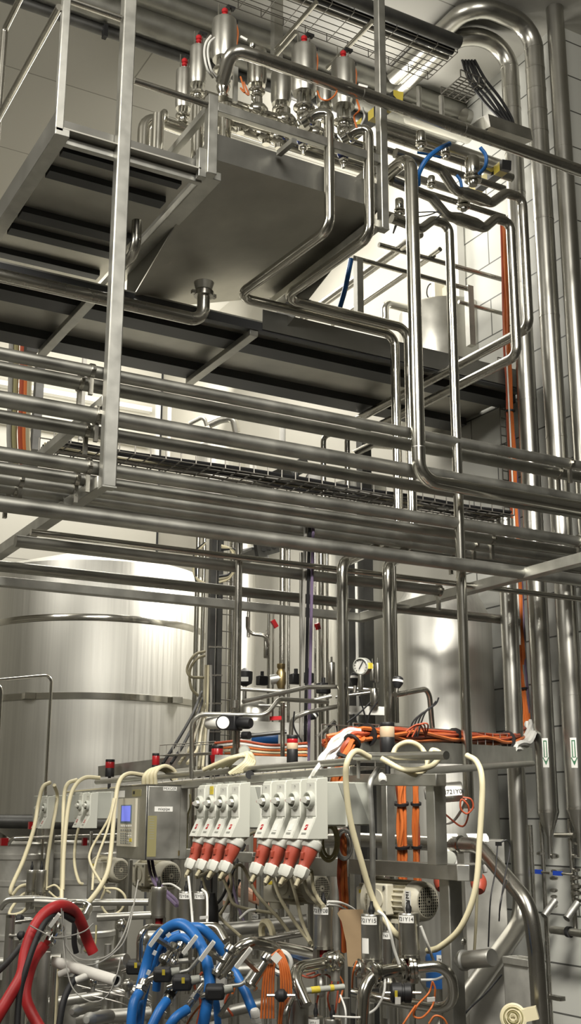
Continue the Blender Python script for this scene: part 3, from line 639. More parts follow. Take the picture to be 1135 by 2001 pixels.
# stiffening flange of the tray drain, then its pipe
a = P(398, 575, Y=6.0); zdr = a.z
dr = pipe('drain_pipe', 'drain pipe that leaves the underside of the tray, elbows over and runs off level', [V((a.x, a.y, zk-.002)), go(a, 'Z', 628), go(go(a, 'Z', 628), 'X', -500)], R(a, 25), 'steel', .085, n=24)
MB().lathe([(.05, -.05), (.062, 0), (.05, .004)], V((a.x, a.y, zk-.002)), None, 24).build('outlet_collar', 'plate', dr)
clampset(dr, go(a, 'Z', 575), V((0, 0, 1)), R(a, 32), .03)
a = P(266, 470, Y=5.5); pipe('drain_pipe', 'short curved drain pipe under the walkway, beside the tray frame', [go(a, 'Z', 432), go(a, 'Z', 492), go(go(a, 'Z', 492), 'Y', 235)], R(a, 20), 'steel', .08)
# railing posts and rails on the rear deck
zr = zd
def rail(label, x, y, Y, x1, wd):
    p = P(x, y, Y=Y); return pipe('guard_rail', label, [p, go(p, 'X', x1)], R(p, wd), 'steel', 0, cat='rail', group='guard rails of the rear deck')
rail('middle guard rail of the rear deck, ending by the second rail post', 688, 503, 6.3, 922, 10)
rail('uppermost guard rail of the rear deck, meeting the orange cables', 740, 478, 6.3, 990, 10)
rail('lowest guard rail of the rear deck, just above its edge', 896, 590, 6.3, 990, 8)
for x, y0_, y1_, lb in ((701, 505, 612, 'rail post on the rear deck nearest the tray'), (920, 560, 676, 'rail post on the rear deck beside the grey cone tank')):
    p = P(x, y1_, Y=6.3); t = thing('guard_post', lb, 'post', p); MB().bar(p, go(p, 'Z', y0_), .05, .05).build('square_tube', 'frame', t)
for lb, x, y, x2, wd in (('thick slanting handrail behind the rear deck post', 760, 500, 622, 18), ('slanting handrail bar beyond the thick one', 800, 528, 690, 9), ('slanting handrail bar nearest the downpipe, lowest of three', 788, 540, 680, 9)):
    p = P(x, y, Z=5.6); pipe('stair_rail', lb, [go(p, 'Y', x+60), go(p, 'Y', x2-30)], R(p, wd), 'steel', 0, cat='rail')
cable('air_hose', 'blue hose hanging down in front of the thick slanting handrail', D([(686, 505, 7.8), (680, 535, 7.8), (674, 565, 7.85), (664, 600, 7.9)]), .018, 'bluehose', 'hose')
a = P(752, 600, Y=7.2); pipe('deck_pipe', 'bright hooped pipe standing on the rear deck behind the downpipe', [go(a, 'Z', 640), go(a, 'Z', 592), go(go(a, 'Z', 592), 'X', 800)], R(a, 16), 'polished', .06)
# cone tank with agitator on the deck
p = P(868, 680, Y=7.25); r = .37; t = thing('cone_tank', 'grey drum with a shallow lid standing on the rear deck', 'tank', V((p.x, p.y, zd-.08)))
zt2 = go(p, 'Z', 618).z
MB().lathe([(r, 0), (r, zt2-zd+.08), (r*.97, zt2-zd+.10), (.05, zt2-zd+.16)], V((p.x, p.y, zd-.08)), None, 40).build('shell', 'brushed', t)
a = V((p.x, p.y, zt2+.10)); MB().box(P(852, 575, d=depth(a)), (.10, .10, .22)).build('gearbox', 'motor', t); MB().lathe([(.05, -.08), (.07, -.06), (.07, .06), (.05, .08)], P(880, 578, d=depth(a)), AX['X'], 18).build('drive_motor', 'motor', t)
MB().tube(spline(D([(862, 560, depth(a)), (840, 555, depth(a)), (834, 575, depth(a)), (846, 592, depth(a)), (862, 598, depth(a))])), .006, 6).build('drive_cable', 'black', t)
a = P(972, 600, Y=7.4); pipe('flue_pipe', 'bright metal flue rising from the rear deck, with a bend at its top', [V((a.x, a.y, zd)), go(a, 'Z', 462), go(go(a, 'Z', 462), 'X', 925), P(897, 545, Y=7.4), P(897, 600, Y=7.4)], R(a, 28), 'clad', .16, n=24)
a = P(900, 480, Y=7.0); t = thing('light_post', 'pale flat post behind the wavy pipe on the rear deck', 'post', V((a.x, a.y, zd))); MB().span(V((a.x-.035, a.y, zd)), V((a.x+.035, a.y+.05, go(a, 'Z', 430).z))).build('flat_bar', 'white', t)
# ================================================================== tanks behind the rack
def tank(label, cx, Yd, wpx, zb, zt_, cone=.25, mat='tank', name='storage_tank', band=None, legs=True):
    c = P(cx, 1600, d=Yd); r = R(c, wpx); t = thing(name, label, 'tank', V((c.x, c.y, 0)))
    MB().lathe([(r*.12, zb-.5), (r*.98, zb-.02), (r, zb), (r, zt_), (r*.96, zt_+.03), (.25, zt_+cone), (.05, zt_+cone+.02)], V((c.x, c.y, 0)), None, 72).build('shell', mat, t)
    if band:
        z_ = go(c-V((0, 0, 0)), 'Z', band).z; z_ = P(cx, band, d=depth(c)-r).z
        MB().lathe([(r, -.03), (r*1.012, -.025), (r*1.012, .025), (r, .03)], V((c.x, c.y, z_)), None, 72).build('hoop_band', 'polished', t)
        for an in (-.55, .75, 2.6):
            th = math.atan2(-c.y, -c.x)+an; MB().box(V((c.x+math.cos(th)*r*1.02, c.y+math.sin(th)*r*1.02, z_)), (.09, .09, .05)).build('band_bolt', 'polished', t)
    if legs:
        for k in range(4):
            th = .8+k*PI/2; MB().tube([V((c.x+math.cos(th)*r*.85, c.y+math.sin(th)*r*.85, 0)), V((c.x+math.cos(th)*r*.85, c.y+math.sin(th)*r*.85, zb))], .06, 12).build('leg', 'brushed', t)
    return t, c, r
zt1 = P(300, 1048, d=9.4).z
tk, tc, trd = tank('big brushed steel tank with a bright hoop band, filling the space behind the rack', 172, 10.2, 440, 1.62, zt1-.1, band=1352)
MB().lathe([(trd, zt1-.62), (trd*1.004, zt1-.61), (trd*1.004, zt1-.57), (trd, zt1-.56)], V((tc.x, tc.y, 0)), None, 72).build('weld_belt', 'polished', tk)
tank('right-hand brushed tank whose rim shows just above the sloping beam arm', 873, 8.25, 203, .75, P(830, 1178, d=7.9).z)
tank('narrow pale tank between the two dropped pipes', 704, 9.0, 116, 1.3, P(704, 1075, d=9.0).z+.4)
tank('slim bright tank column just past the big tank', 470, 11.2, 50, 1.0, 4.6, legs=False)
a = P(1008, 1500, d=7.6); fp = pipe('fat_downpipe', 'fat steel downpipe by the orange cables, bending away near the floor', [go(a, 'Z', 1015), go(a, 'Z', 1800), P(903, 1962, d=6.6), P(860, 2030, d=6.3)], R(a, 35), 'clad', .22, n=28)
for y in (1206, 1708, 1792): ring(fp, 'seam_band', go(a, 'Z', y), V((0, 0, 1)), R(a, 35)*1.03, .012, 'clad')
for lb, x, wd, y0_, y1_, dd in (('slender polished riser left bright along the big tank side', 377, 10, 1040, 1490, 8.6), ('second polished riser close to the first beside the big tank', 390, 9, 1040, 1490, 8.65), ('wide polished riser standing past the dark cable ladder', 449, 16, 1060, 1480, 8.7)):
    a = P(x, y1_, d=dd); pipe('riser_pipe', lb, [V((a.x, a.y, .4)), go(a, 'Z', y0_-40)], R(a, wd), 'polished', 0)
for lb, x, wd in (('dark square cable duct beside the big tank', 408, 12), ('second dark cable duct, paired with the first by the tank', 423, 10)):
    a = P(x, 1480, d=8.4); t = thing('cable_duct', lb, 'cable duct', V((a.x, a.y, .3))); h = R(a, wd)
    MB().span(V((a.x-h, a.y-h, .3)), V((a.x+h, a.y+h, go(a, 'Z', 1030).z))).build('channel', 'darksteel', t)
    for y in (1265, 1320, 1375, 1430): MB().box(go(a, 'Z', y)-V((0, h, 0)), (h*2.6, .01, .012)).build('cable_tie', 'wirelight', t)
a = P(435, 1480, d=8.5); t = wiretray('upright wire cable ladder beside the dark cable ducts', V((a.x-.03, a.y, .4)), V((a.x-.03, a.y, go(a, 'Z', 1040).z)), V((1, 0, 0)), .09, 26, 2, .0, .004, side=False)
for k, pts in enumerate(([(400, 1273, 8.2), (380, 1280, 8.1), (366, 1305, 8.1), (372, 1322, 8.1), (398, 1324, 8.2)], [(400, 1281, 8.2), (384, 1288, 8.15), (371, 1310, 8.15), (374, 1345, 8.15), (392, 1366, 8.2), (396, 1400, 8.2)])):
    cable('loose_cable', ('pale cable loop bulging out at the dark cable ducts', 'longer pale cable trailing down from that loop')[k], D(pts), .010, 'creamdirty')
for k in range(4):
    cable('loose_cable', ('dark cable slanting from the cable duct to the skid, uppermost of four', 'dark cable slanting to the skid, second of four', 'pale cable slanting to the skid, third of four', 'pale cable slanting steeply to the skid, nearest the duct')[k], D([(394+3*k, 1352+12*k, 8.1), (375+6*k, 1398+10*k, 7.6), (345+14*k, 1450+4*k, 7.2), (318+16*k, 1492, 7.0)]), .010, ('rubber', 'rubber', 'creamdirty', 'cream')[k])
for k in range(3): cable('loose_cable', ('yellowish cable hanging along the front of the cable ducts', 'second yellowish cable along the cable ducts', 'pale grey cable along the cable ducts')[k], D([(402+5*k, 1300, 8.15), (398+7*k, 1380, 8.0), (396+5*k, 1440, 7.6), (388+8*k, 1500, 7.0)]), .009, ('creamdirty', 'cream', 'greycable')[k])
for k in range(3): cable('cable_coil', ('coil of pale cable hung between the dark ducts and the pipe, outermost turn', 'coil of pale cable hung by the dark ducts, middle turn', 'dark coil of cable hung by the ducts, innermost turn')[k], D([(432, 1066+4*k, 8.2), (452+4*k, 1075, 8.2), (460-2*k, 1105, 8.2), (448, 1130-4*k, 8.2), (428, 1138-6*k, 8.2)]), .009, ('cream', 'creamdirty', 'black')[k])
for k in range(3): cable('cable_coil', ('pale cable loop on the tank side of the dark ducts, widest', 'pale cable loop on the tank side of the ducts, middle', 'dark cable loop on the tank side of the ducts')[k], D([(402, 1060, 8.2), (386-3*k, 1080, 8.2), (378+2*k, 1110, 8.2), (384, 1130+3*k, 8.2), (400, 1140, 8.2)]), .009, ('cream', 'creamdirty', 'black')[k])
# hooped thin pipe and dark panel in front of the big tank
a = P(100, 1340, d=8.6); b = P(95, 1620, d=8.6)
pipe('vent_pipe', 'thin bent pipe in front of the big tank, level across and then straight down', [go(a, 'X', -20)+V((0, 0, .01)), V((a.x, a.y, a.z+.08)), V((a.x, a.y, .6))], R(a, 6), 'polished', .05)
a = P(1, 1360, d=7.6); pipe('vent_pipe', 'rounded top of a thicker upright pipe at the very edge by the big tank', [V((a.x-.25, a.y, a.z+.08)), V((a.x, a.y, a.z+.08)), V((a.x, a.y, .5))], R(a, 9), 'polished', .06)
# vertical pipes in the middle
def vert(label, x, y0_, y1_, dd, wd, mat='polished', **k):
    a = P(x, y1_, d=dd); b0 = V((a.x, a.y, 0)) if y1_ >= 1320 else a; return pipe('riser_pipe', label, [b0, go(a, 'Z', y0_)], R(a, wd), mat, 0, **k)
vert('thin straight pipe running down past the rack to the pressure regulator', 459, 1055, 1500, 6.0, 11, 'steel')
vert('bright thin riser close beside the pipe over the regulator', 468, 1058, 1372, 6.1, 4)
for lb, x, y0_, y1_, wd in (('thick dull riser in the middle of the open bay', 550, 1062, 1480, 13), ('bright riser right beside the thick dull one', 563, 1064, 1480, 6), ('pale upright pipe between two cable runs', 628, 1070, 1400, 12), ('thin bright riser left of the dark column', 616, 1070, 1400, 5), ('thin bright riser at the edge of the pale tank', 640, 1070, 1400, 6), ('dark thin riser in the open bay', 485, 1160, 1245, 7), ('steel riser with a brass valve on it', 524, 1200, 1330, 6), ('riser close to the valve riser', 533, 1200, 1330, 4)):
    vert(lb, x, y0_, y1_, 8.3, wd, 'steel' if 'dull' in lb or 'dark' in lb else 'polished')
for k, x in enumerate((592, 600, 607)):
    cable('power_cable', ('grey vertical cable run on thin cords, foremost', 'dark purple vertical cable beside the grey run', 'purple-grey vertical cable, third of the run')[k], D([(x+6, 985, 6.5), (x+3, 1100, 6.5), (x, 1250, 6.5), (x-3, 1400, 6.5), (x-5, 1500, 6.5)]), .0095, ('greycable', 'black', 'purple')[k])
a = P(588, 1500, d=6.55); pipe('conduit', 'pale thin conduit beside the purple cables', [a, go(a, 'Z', 1080)], .011, 'brushed', 0, cat='conduit')
# dark steel columns and stairs under the deck
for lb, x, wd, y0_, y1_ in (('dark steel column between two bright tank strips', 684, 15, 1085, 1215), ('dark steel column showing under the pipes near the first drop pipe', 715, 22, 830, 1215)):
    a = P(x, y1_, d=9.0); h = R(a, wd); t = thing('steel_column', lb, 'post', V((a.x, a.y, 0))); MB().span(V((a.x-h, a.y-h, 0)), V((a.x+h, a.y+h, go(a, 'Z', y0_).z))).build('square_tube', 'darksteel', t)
t = thing('funnel', 'small steel funnel behind the first dropped pipe', 'funnel', P(668, 1212, d=8.0)); a = P(668, 1212, d=8.0)
MB().lathe([(.02, -.02), (.03, .03), (.085, .11), (.088, .115), (.08, .112)], a, None, 24).build('bowl', 'brushed', t)
# pale things between the rack pipes, far behind
def post(label, x, y0_, y1_, dd, wd, mat='white', name='roof_post'):
    a = P(x, y1_, d=dd); h = R(a, wd); t = thing(name, label, 'post', V((a.x, a.y, a.z))); MB().span(V((a.x-h, a.y-h, a.z)), V((a.x+h, a.y+h, go(a, 'Z', y0_).z))).build('square_tube', mat, t)
post('white post far behind the lagged pipes, nearer the hanging post', 305, 780, 905, 11.5, 8)
post('white post far behind, second from the hanging post', 328, 780, 905, 11.6, 6)
post('white post far behind, by the dark stair', 494, 890, 945, 11.5, 10)
post('grey post far behind at the end of the upper pipes', 157, 690, 860, 11.0, 8, 'greycable')
post('dark upright channel far behind, left of the hanging post', 68, 700, 880, 10.5, 16, 'darksteel')
post('dark bracket plate hanging below the rear deck', 60, 640, 690, 8.6, 22, 'darksteel', 'bracket_plate')
for k, (x, mt) in enumerate(((18, 'greycable'), (28, 'olive'), (40, 'orangedark'), (48, 'orange'), (54, 'creamdirty'))): cable('power_cable', ('grey', 'olive', 'brown', 'orange', 'pale')[k]+' cable of the drop seen behind the left end of the rack', D([(x+6, 560, 9.6), (x+4, 700, 9.6), (x+2, 780, 9.6), (x, 860, 9.6), (x+8, 955, 9.6)]), .022, mt)
a = P(455, 822, d=10.5); pipe('bend_pipe', 'fat pipe elbow peeping over the thick lagged rack pipe', [P(408, 830, d=10.5), P(430, 820, d=10.5), P(456, 816, d=10.5), P(462, 845, d=10.5)], R(a, 16), 'brushed', .14)
a = P(395, 825, d=10.2); pipe('bend_pipe', 'slim pipe elbow just before the fat one', [P(370, 828, d=10.2), P(398, 814, d=10.2), P(404, 832, d=10.2)], R(a, 8), 'brushed', .05)
a = P(552, 860, d=9.8); pipe('bend_pipe', 'white pipe stub rising between the upper rack pipes', [go(a, 'Z', 880), go(a, 'Z', 836)], R(a, 12), 'white', 0)
for lb, x in (('hooked riser behind the rack, nearer the purple cables', 632), ('hooked riser behind the rack, nearer the first dropped pipe', 679)):
    a = P(x, 960, d=8.8); pipe('bend_pipe', lb, [go(a, 'Z', 975), go(a, 'Z', 852), P(x+22, 846, d=8.95)], R(a, 11), 'steel', .08)
a = P(700, 880, d=9.3); pipe('bend_pipe', 'slanting pipe under the second rack pipe, by the dark column', [P(690, 888, d=9.2), P(728, 868, d=9.3), P(770, 872, d=9.5)], R(a, 15), 'steel', .06)
a = P(840, 825, d=10.0); pipe('bend_pipe', 'lagged pipe elbow in the dark below the rear deck', [P(820, 822, d=10), P(842, 818, d=10), P(880, 822, d=10.4)], R(a, 34), 'clad', .1)
c = P(430, 920, d=11.2); t = thing('storage_tank', 'bright tank top shining through the gap above the wire tray', 'tank', V((c.x, c.y, 0))); MB().lathe([(.02, c.z-.35), (.24, c.z-.3), (.24, c.z+.22), (.2, c.z+.26), (.1, c.z+.30)], V((c.x, c.y, 0)), None, 48).build('shell', 'tank', t); MB().tube([V((c.x, c.y, 0)), V((c.x, c.y, c.z-.3))], .03, 10).build('stand', 'brushed', t)
MB().lathe([(.05, -.1), (.06, .1), (.03, .12)], P(368, 912, d=10.9), V((1, .3, 0))).build('manhole_latch', 'polished', t)
c = P(300, 1010, d=11.5)
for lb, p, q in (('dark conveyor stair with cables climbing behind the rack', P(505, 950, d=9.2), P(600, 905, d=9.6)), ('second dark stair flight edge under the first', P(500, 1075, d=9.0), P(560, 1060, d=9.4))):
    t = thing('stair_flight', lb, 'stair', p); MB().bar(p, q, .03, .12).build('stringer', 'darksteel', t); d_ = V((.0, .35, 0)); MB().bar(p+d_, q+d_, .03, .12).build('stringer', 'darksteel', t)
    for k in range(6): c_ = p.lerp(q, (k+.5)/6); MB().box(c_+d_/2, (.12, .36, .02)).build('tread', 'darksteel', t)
# white cross rails on the far wall
for lb, x, y, yy in (('upper pale ledge along the far wall', 240, 790, 13.3), ('lower pale ledge along the far wall', 240, 858, 13.3)):
    a = P(x, y, Y=yy); o = tag(MB().span(V((-3, yy, a.z-.03)), V((5.4, yy+.1, a.z+.03))).build('wall_ledge', 'white'), lb, 'ledge')
# mid wire tray over the lowest rack pipes, with its cables
Yw = 5.95; a = P(300, 893, Y=Yw); A = V((P(105, 870, Y=Yw).x, Yw, a.z)); B = V((P(1005, 1005, Y=Yw).x, Yw, a.z))
wt = wiretray('long wire basket tray full of dark cables above the lowest rack pipes', A, B, V((0, 1, 0)), .28, 34, 4, .10, .0042)
for k in range(7):
    pts = []
    for i in range(9): pts.append(A.lerp(B, i/8)+V((0, .03+.035*k+rnd.uniform(-.02, .02), .012+rnd.uniform(0, .02))))
    MB().tube(spline(pts, 3), .010, 6).build('cable', ('black', 'black', 'greycable', 'black', 'creamdirty', 'black', 'wirelight')[k], wt)
for k in range(3): cable('power_cable', ('dark cable arching up from the wire tray beside the stair', 'second dark cable arching from the wire tray', 'third dark cable arching from the wire tray')[k], D([(555+6*k, 905, 8.8), (572+4*k, 922, 8.6), (582, 945, 8.5), (590+5*k, 955, 8.4)]), .012, 'black')
cable('power_cable', 'black cable looping over the tray edge by the white cover', D([(612, 962, 8.0), (625, 952, 8.0), (645, 955, 8.0), (664, 968, 8.0)]), .011, 'black')
t = thing('white_cover', 'rounded white cover behind the wire tray', 'cover', P(618, 958, d=9.6)); MB().lathe([(.10, -.07), (.10, .0), (.07, .07), (.0, .09)], P(615, 945, d=9.6), None, 20).build('hood', 'white', t)
# ================================================================== orange cable drop and level run
def bundle(label, pts, R_, nc, rc, mats, tie=None, twist=1.5, name='cable_bundle', cat='cable bundle'):
    c = spline(pts, 5); t = thing(name, label, cat, c[-1]); N = len(c)
    for k in range(nc):
        ph = 2*PI*k*.618; rr = R_*math.sqrt((k+.5)/nc); q = []
        for i, p in enumerate(c):
            T = (c[min(i+1, N-1)]-c[max(i-1, 0)]); a, b, _ = frame(T, V((.3, .5, .8)).normalized())
            th = ph+twist*i/N+.4*math.sin(i*.9+k); f = 1+.12*math.sin(i*1.3+2*k); q.append(p+(a*math.cos(th)+b*math.sin(th))*rr*f)
        MB().tube(q, rc, 6).build('cable', mats[k % len(mats)], t)
    for f in tie or (): i = max(1, min(N-2, int(f*N))); ring(t, 'cable_tie', c[i], c[i+1]-c[i-1], R_*1.25+rc, .012, 'black', 14)
    return t
dO = 8.1
bundle('orange cable drop hanging beside the ducts from the ceiling to the skid', D([(984, 428, 8.7), (988, 600, 8.6), (994, 740, 8.5), (1001, 900, 8.4), (1008, 1050, 8.3), (1014, 1200, dO), (1019, 1300, dO), (1028, 1400, dO), (1030, 1425, dO)]), .022, 9, .0095, ('orange', 'orange', 'orangedark'), (.3, .52, .8, .97))
bundle('grey cable drop running down beside the orange one', D([(1004, 850, 8.55), (1012, 1000, 8.45), (1019, 1150, 8.3), (1025, 1280, dO), (1034, 1400, dO), (1036, 1425, dO)]), .014, 4, .008, ('greycable', 'purple', 'greycable'), ())
a = P(979, 470, d=8.75); pipe('conduit', 'thin white rod running down beside the orange cable drop', [a, go(a, 'Z', 1260)], .006, 'white', 0, cat='rod')
a = P(1013, 1420, d=8.3); A = V((a.x-.04, a.y, a.z)); wiretray('upright wire ladder on the wall behind the orange cable drop', A, V((A.x, A.y, go(a, 'Z', 700).z)), V((1, 0, 0)), .16, 40, 3, 0, .0045, 'wire', side=False)
dL = 5.9
lv = bundle('level run of orange cables in a wire tray over the skid frame', D([(640, 1452, 5.2), (690, 1438, 5.3), (760, 1437, 5.6), (850, 1440, 6.2), (940, 1444, 7.0), (1000, 1444, 7.5), (1022, 1432, 7.9)]), .036, 14, .0105, ('orange', 'orangedark', 'orange'), (.25, .55, .8))
bundle('orange cables bending down off the level run behind the top rail', D([(705, 1440, 5.1), (688, 1450, 5.05), (675, 1480, 5.0), (660, 1520, 5.0), (655, 1560, 5.0)]), .024, 6, .011, ('orange', 'orange', 'orangedark'), (.25, .5))
bundle('white cables sweeping down beside the orange bend', D([(700, 1436, 5.15), (675, 1442, 5.1), (650, 1466, 5.05), (630, 1500, 5.0), (612, 1530, 5.0)]), .026, 6, .012, ('white',), ())
bundle('white cables curling round the foot of the orange cable drop', D([(1040, 1415, 8.0), (1036, 1435, 7.8), (1022, 1455, 7.6), (1000, 1462, 7.4)]), .035, 5, .018, ('white',), ())
bundle('loose orange cable ends hanging below the white curl', D([(1030, 1430, 7.9), (1026, 1450, 7.85), (1022, 1472, 7.8)]), .016, 4, .009, ('orange', 'orangedark'), ())
A, B = P(690, 1450, d=5.3), P(1018, 1462, d=7.6); u = (B-A).normalized(); sd = V((0, 0, 1)).cross(u).normalized()
wt2 = wiretray('light wire basket tray carrying the level orange cables', A, B, sd, .16, 18, 3, .085, .003, 'wirelight')
A, B = P(700, 1466, d=5.3), P(1035, 1478, d=7.7); t = thing('tray_support', 'steel channel beam carrying the light wire tray above the skid', 'beam', A); MB().bar(A, B, .04, .11).build('channel', 'frame', t)
A, B = P(815, 1508, d=5.2), P(1040, 1492, d=7.4); pipe('tie_bar', 'round tie bar from the skid frame to the post by the tiled wall', [A, B], .018, 'brushed', 0, cat='bar')
a = P(1041, 1590, d=8.4); t = thing('wall_post', 'dark steel post in front of the tiled wall beside the cone-ended pipes', 'post', V((a.x, a.y, 0))); h = .026
MB().span(V((a.x-h, a.y-h, 0)), V((a.x+h, a.y+h, go(a, 'Z', 1450).z))).build('square_tube', 'frame', t, bev=.004)
for k in range(3): cable('pigtail_lead', ('thin red-brown lead arching over the level orange cables', 'second red-brown lead over the level cables', 'third red-brown lead curling over the level cables')[k], D([(785+10*k, 1440, 5.7), (800+10*k, 1424-4*k, 5.7), (820+8*k, 1416, 5.7), (832, 1440, 5.8)]), .004, 'orangedark')
for k in range(4): cable('pigtail_lead', ('black lead sticking up from the level cables, shortest', 'black lead sticking up from the level cables, second', 'black lead sticking up, third', 'tallest black lead sticking up to a bent tip')[k], D([(800+5*k, 1440, 5.8), (806+8*k, 1412-6*k, 5.8), (824+9*k, 1394-6*k, 5.8), (842+5*k, 1384-7*k, 5.8)]), .004, 'black')
# ================================================================== the skid: frame with switch boxes
XS = 2.50
sk = thing('skid_frame', 'welded square-tube frame of the foreground skid, its top beam running over the switch boxes', 'frame', V((XS+.3, 4.6, 0)))
def beamY(x0_, y0_, x1_, y1_, X, h, w_=.05, mat='frame', par=None, nm='beam'):
    a, b = P(x0_, y0_, X=X), P(x1_, y1_, X=X); return MB().bar(a, b, w_, h).build(nm, mat, par or sk, bev=.003)
beamY(150, 1553, 692, 1506, XS+.12, .035)
def fpost(x, y0_, y1_, X, w_, mat='frame'):
    a = P(x, y1_, X=X); b = go(a, 'Z', y0_); return MB().span(V((a.x-w_/2, a.y-w_/2, a.z)), V((a.x+w_/2, a.y+w_/2, b.z))).build('post', mat, sk, bev=.003)
def dpost(x, y0_, y1_, dd, wpx, mat='frame'):
    a = P(x, y1_, d=dd); b = go(a, 'Z', y0_); h = R(a, wpx); return MB().span(V((a.x-h, a.y-h, a.z)), V((a.x+h, a.y+h, b.z))).build('post', mat, sk, bev=.003)
# near end: portal of square tube
def seg(p, q, w_, h, nm='beam', mat='frame'): return MB().bar(p, q, w_, h).build(nm, mat, sk, bev=.003)
pA, pB = P(690, 1524, d=4.95), P(862, 1524, d=4.45); seg(pA, pB, .05, .047)
a = P(855, 1690, d=4.45); b = go(a, 'Z', 1512); MB().span(V((a.x-.028, a.y-.028, a.z)), V((a.x+.028, a.y+.028, b.z))).build('post', 'frame', sk, bev=.003)
a = P(890, 2060, d=4.4); b = go(a, 'Z', 1692); MB().span(V((a.x-.032, a.y-.032, a.z)), V((a.x+.032, a.y+.032, b.z))).build('post', 'frame', sk, bev=.004)
seg(P(690, 1693, d=4.95), P(925, 1706, d=4.42), .05, .06)
seg(P(905, 1706, d=4.4), P(930, 1701, d=4.75), .05, .06)
dpost(760, 1530, 1700, 5.3, 19); dpost(697, 1530, 1980, 5.0, 17); dpost(757, 1710, 1990, 5.5, 14)
dpost(384, 1610, 1780, 5.95, 14); dpost(429, 1655, 1800, 6.3, 9); dpost(455, 1655, 1800, 6.2, 11); dpost(477, 1650, 1800, 6.0, 12); dpost(512, 1660, 1790, 5.9, 10); dpost(607, 1670, 1850, 5.6, 9)
dpost(171, 1625, 1790, 7.0, 6); dpost(96, 1620, 1760, 7.6, 7); dpost(252, 1680, 1760, 6.6, 8)
seg(P(500, 1690, d=5.6), P(690, 1695, d=5.2), .06, .08); seg(P(370, 1668, d=6.1), P(500, 1676, d=5.8), .05, .05)
for (x0_, x1_, y) in ((640, 1000, 1945),): pass
# round top rail
tr_ = thing('top_rail', 'round steel rail along the top of the skid, with hoses thrown over it', 'rail', P(568, 1498, X=XS+.12))
A, B, C_ = P(189, 1528, X=XS+.12), P(690, 1488, X=XS+.12), P(872, 1476, d=4.35)
MB().tube([A, P(485, 1503, X=XS+.12), B], .0165, 14).build('tube', 'brushed', tr_)
MB().tube([P(693, 1478, d=4.75), P(770, 1478, d=4.6), C_], .0165, 14).build('tube', 'brushed', tr_)
for x, y in ((289, 1526), (412, 1516), (700, 1492)): p = P(x, y-5, X=XS+.12); MB().tube([p, p-V((0, 0, .07))], .008, 8).build('rail_stem', 'brushed', tr_)
for x, y in ((488, 1505),): MB().lathe([(.02, -.02), (.02, .02)], P(x, y+9, X=XS+.1), V((-.5, -.86, 0)), 14).build('end_cap', 'black', tr_)
tl = wiretray('thin wire tray with cables directly behind the top rail', P(300, 1532, X=XS+.2), P(690, 1498, X=XS+.2), V((1, 0, 0)), .2, 16, 4, .04, .0028, 'wirelight')
for k in range(5): MB().tube(spline([P(130+70*i, 1548-6.2*i-(k % 3), X=XS+.22+.04*k) for i in range(9)], 3), .007, 6).build('cable', ('cream', 'greycable', 'white', 'black', 'creamdirty')[k], tl)
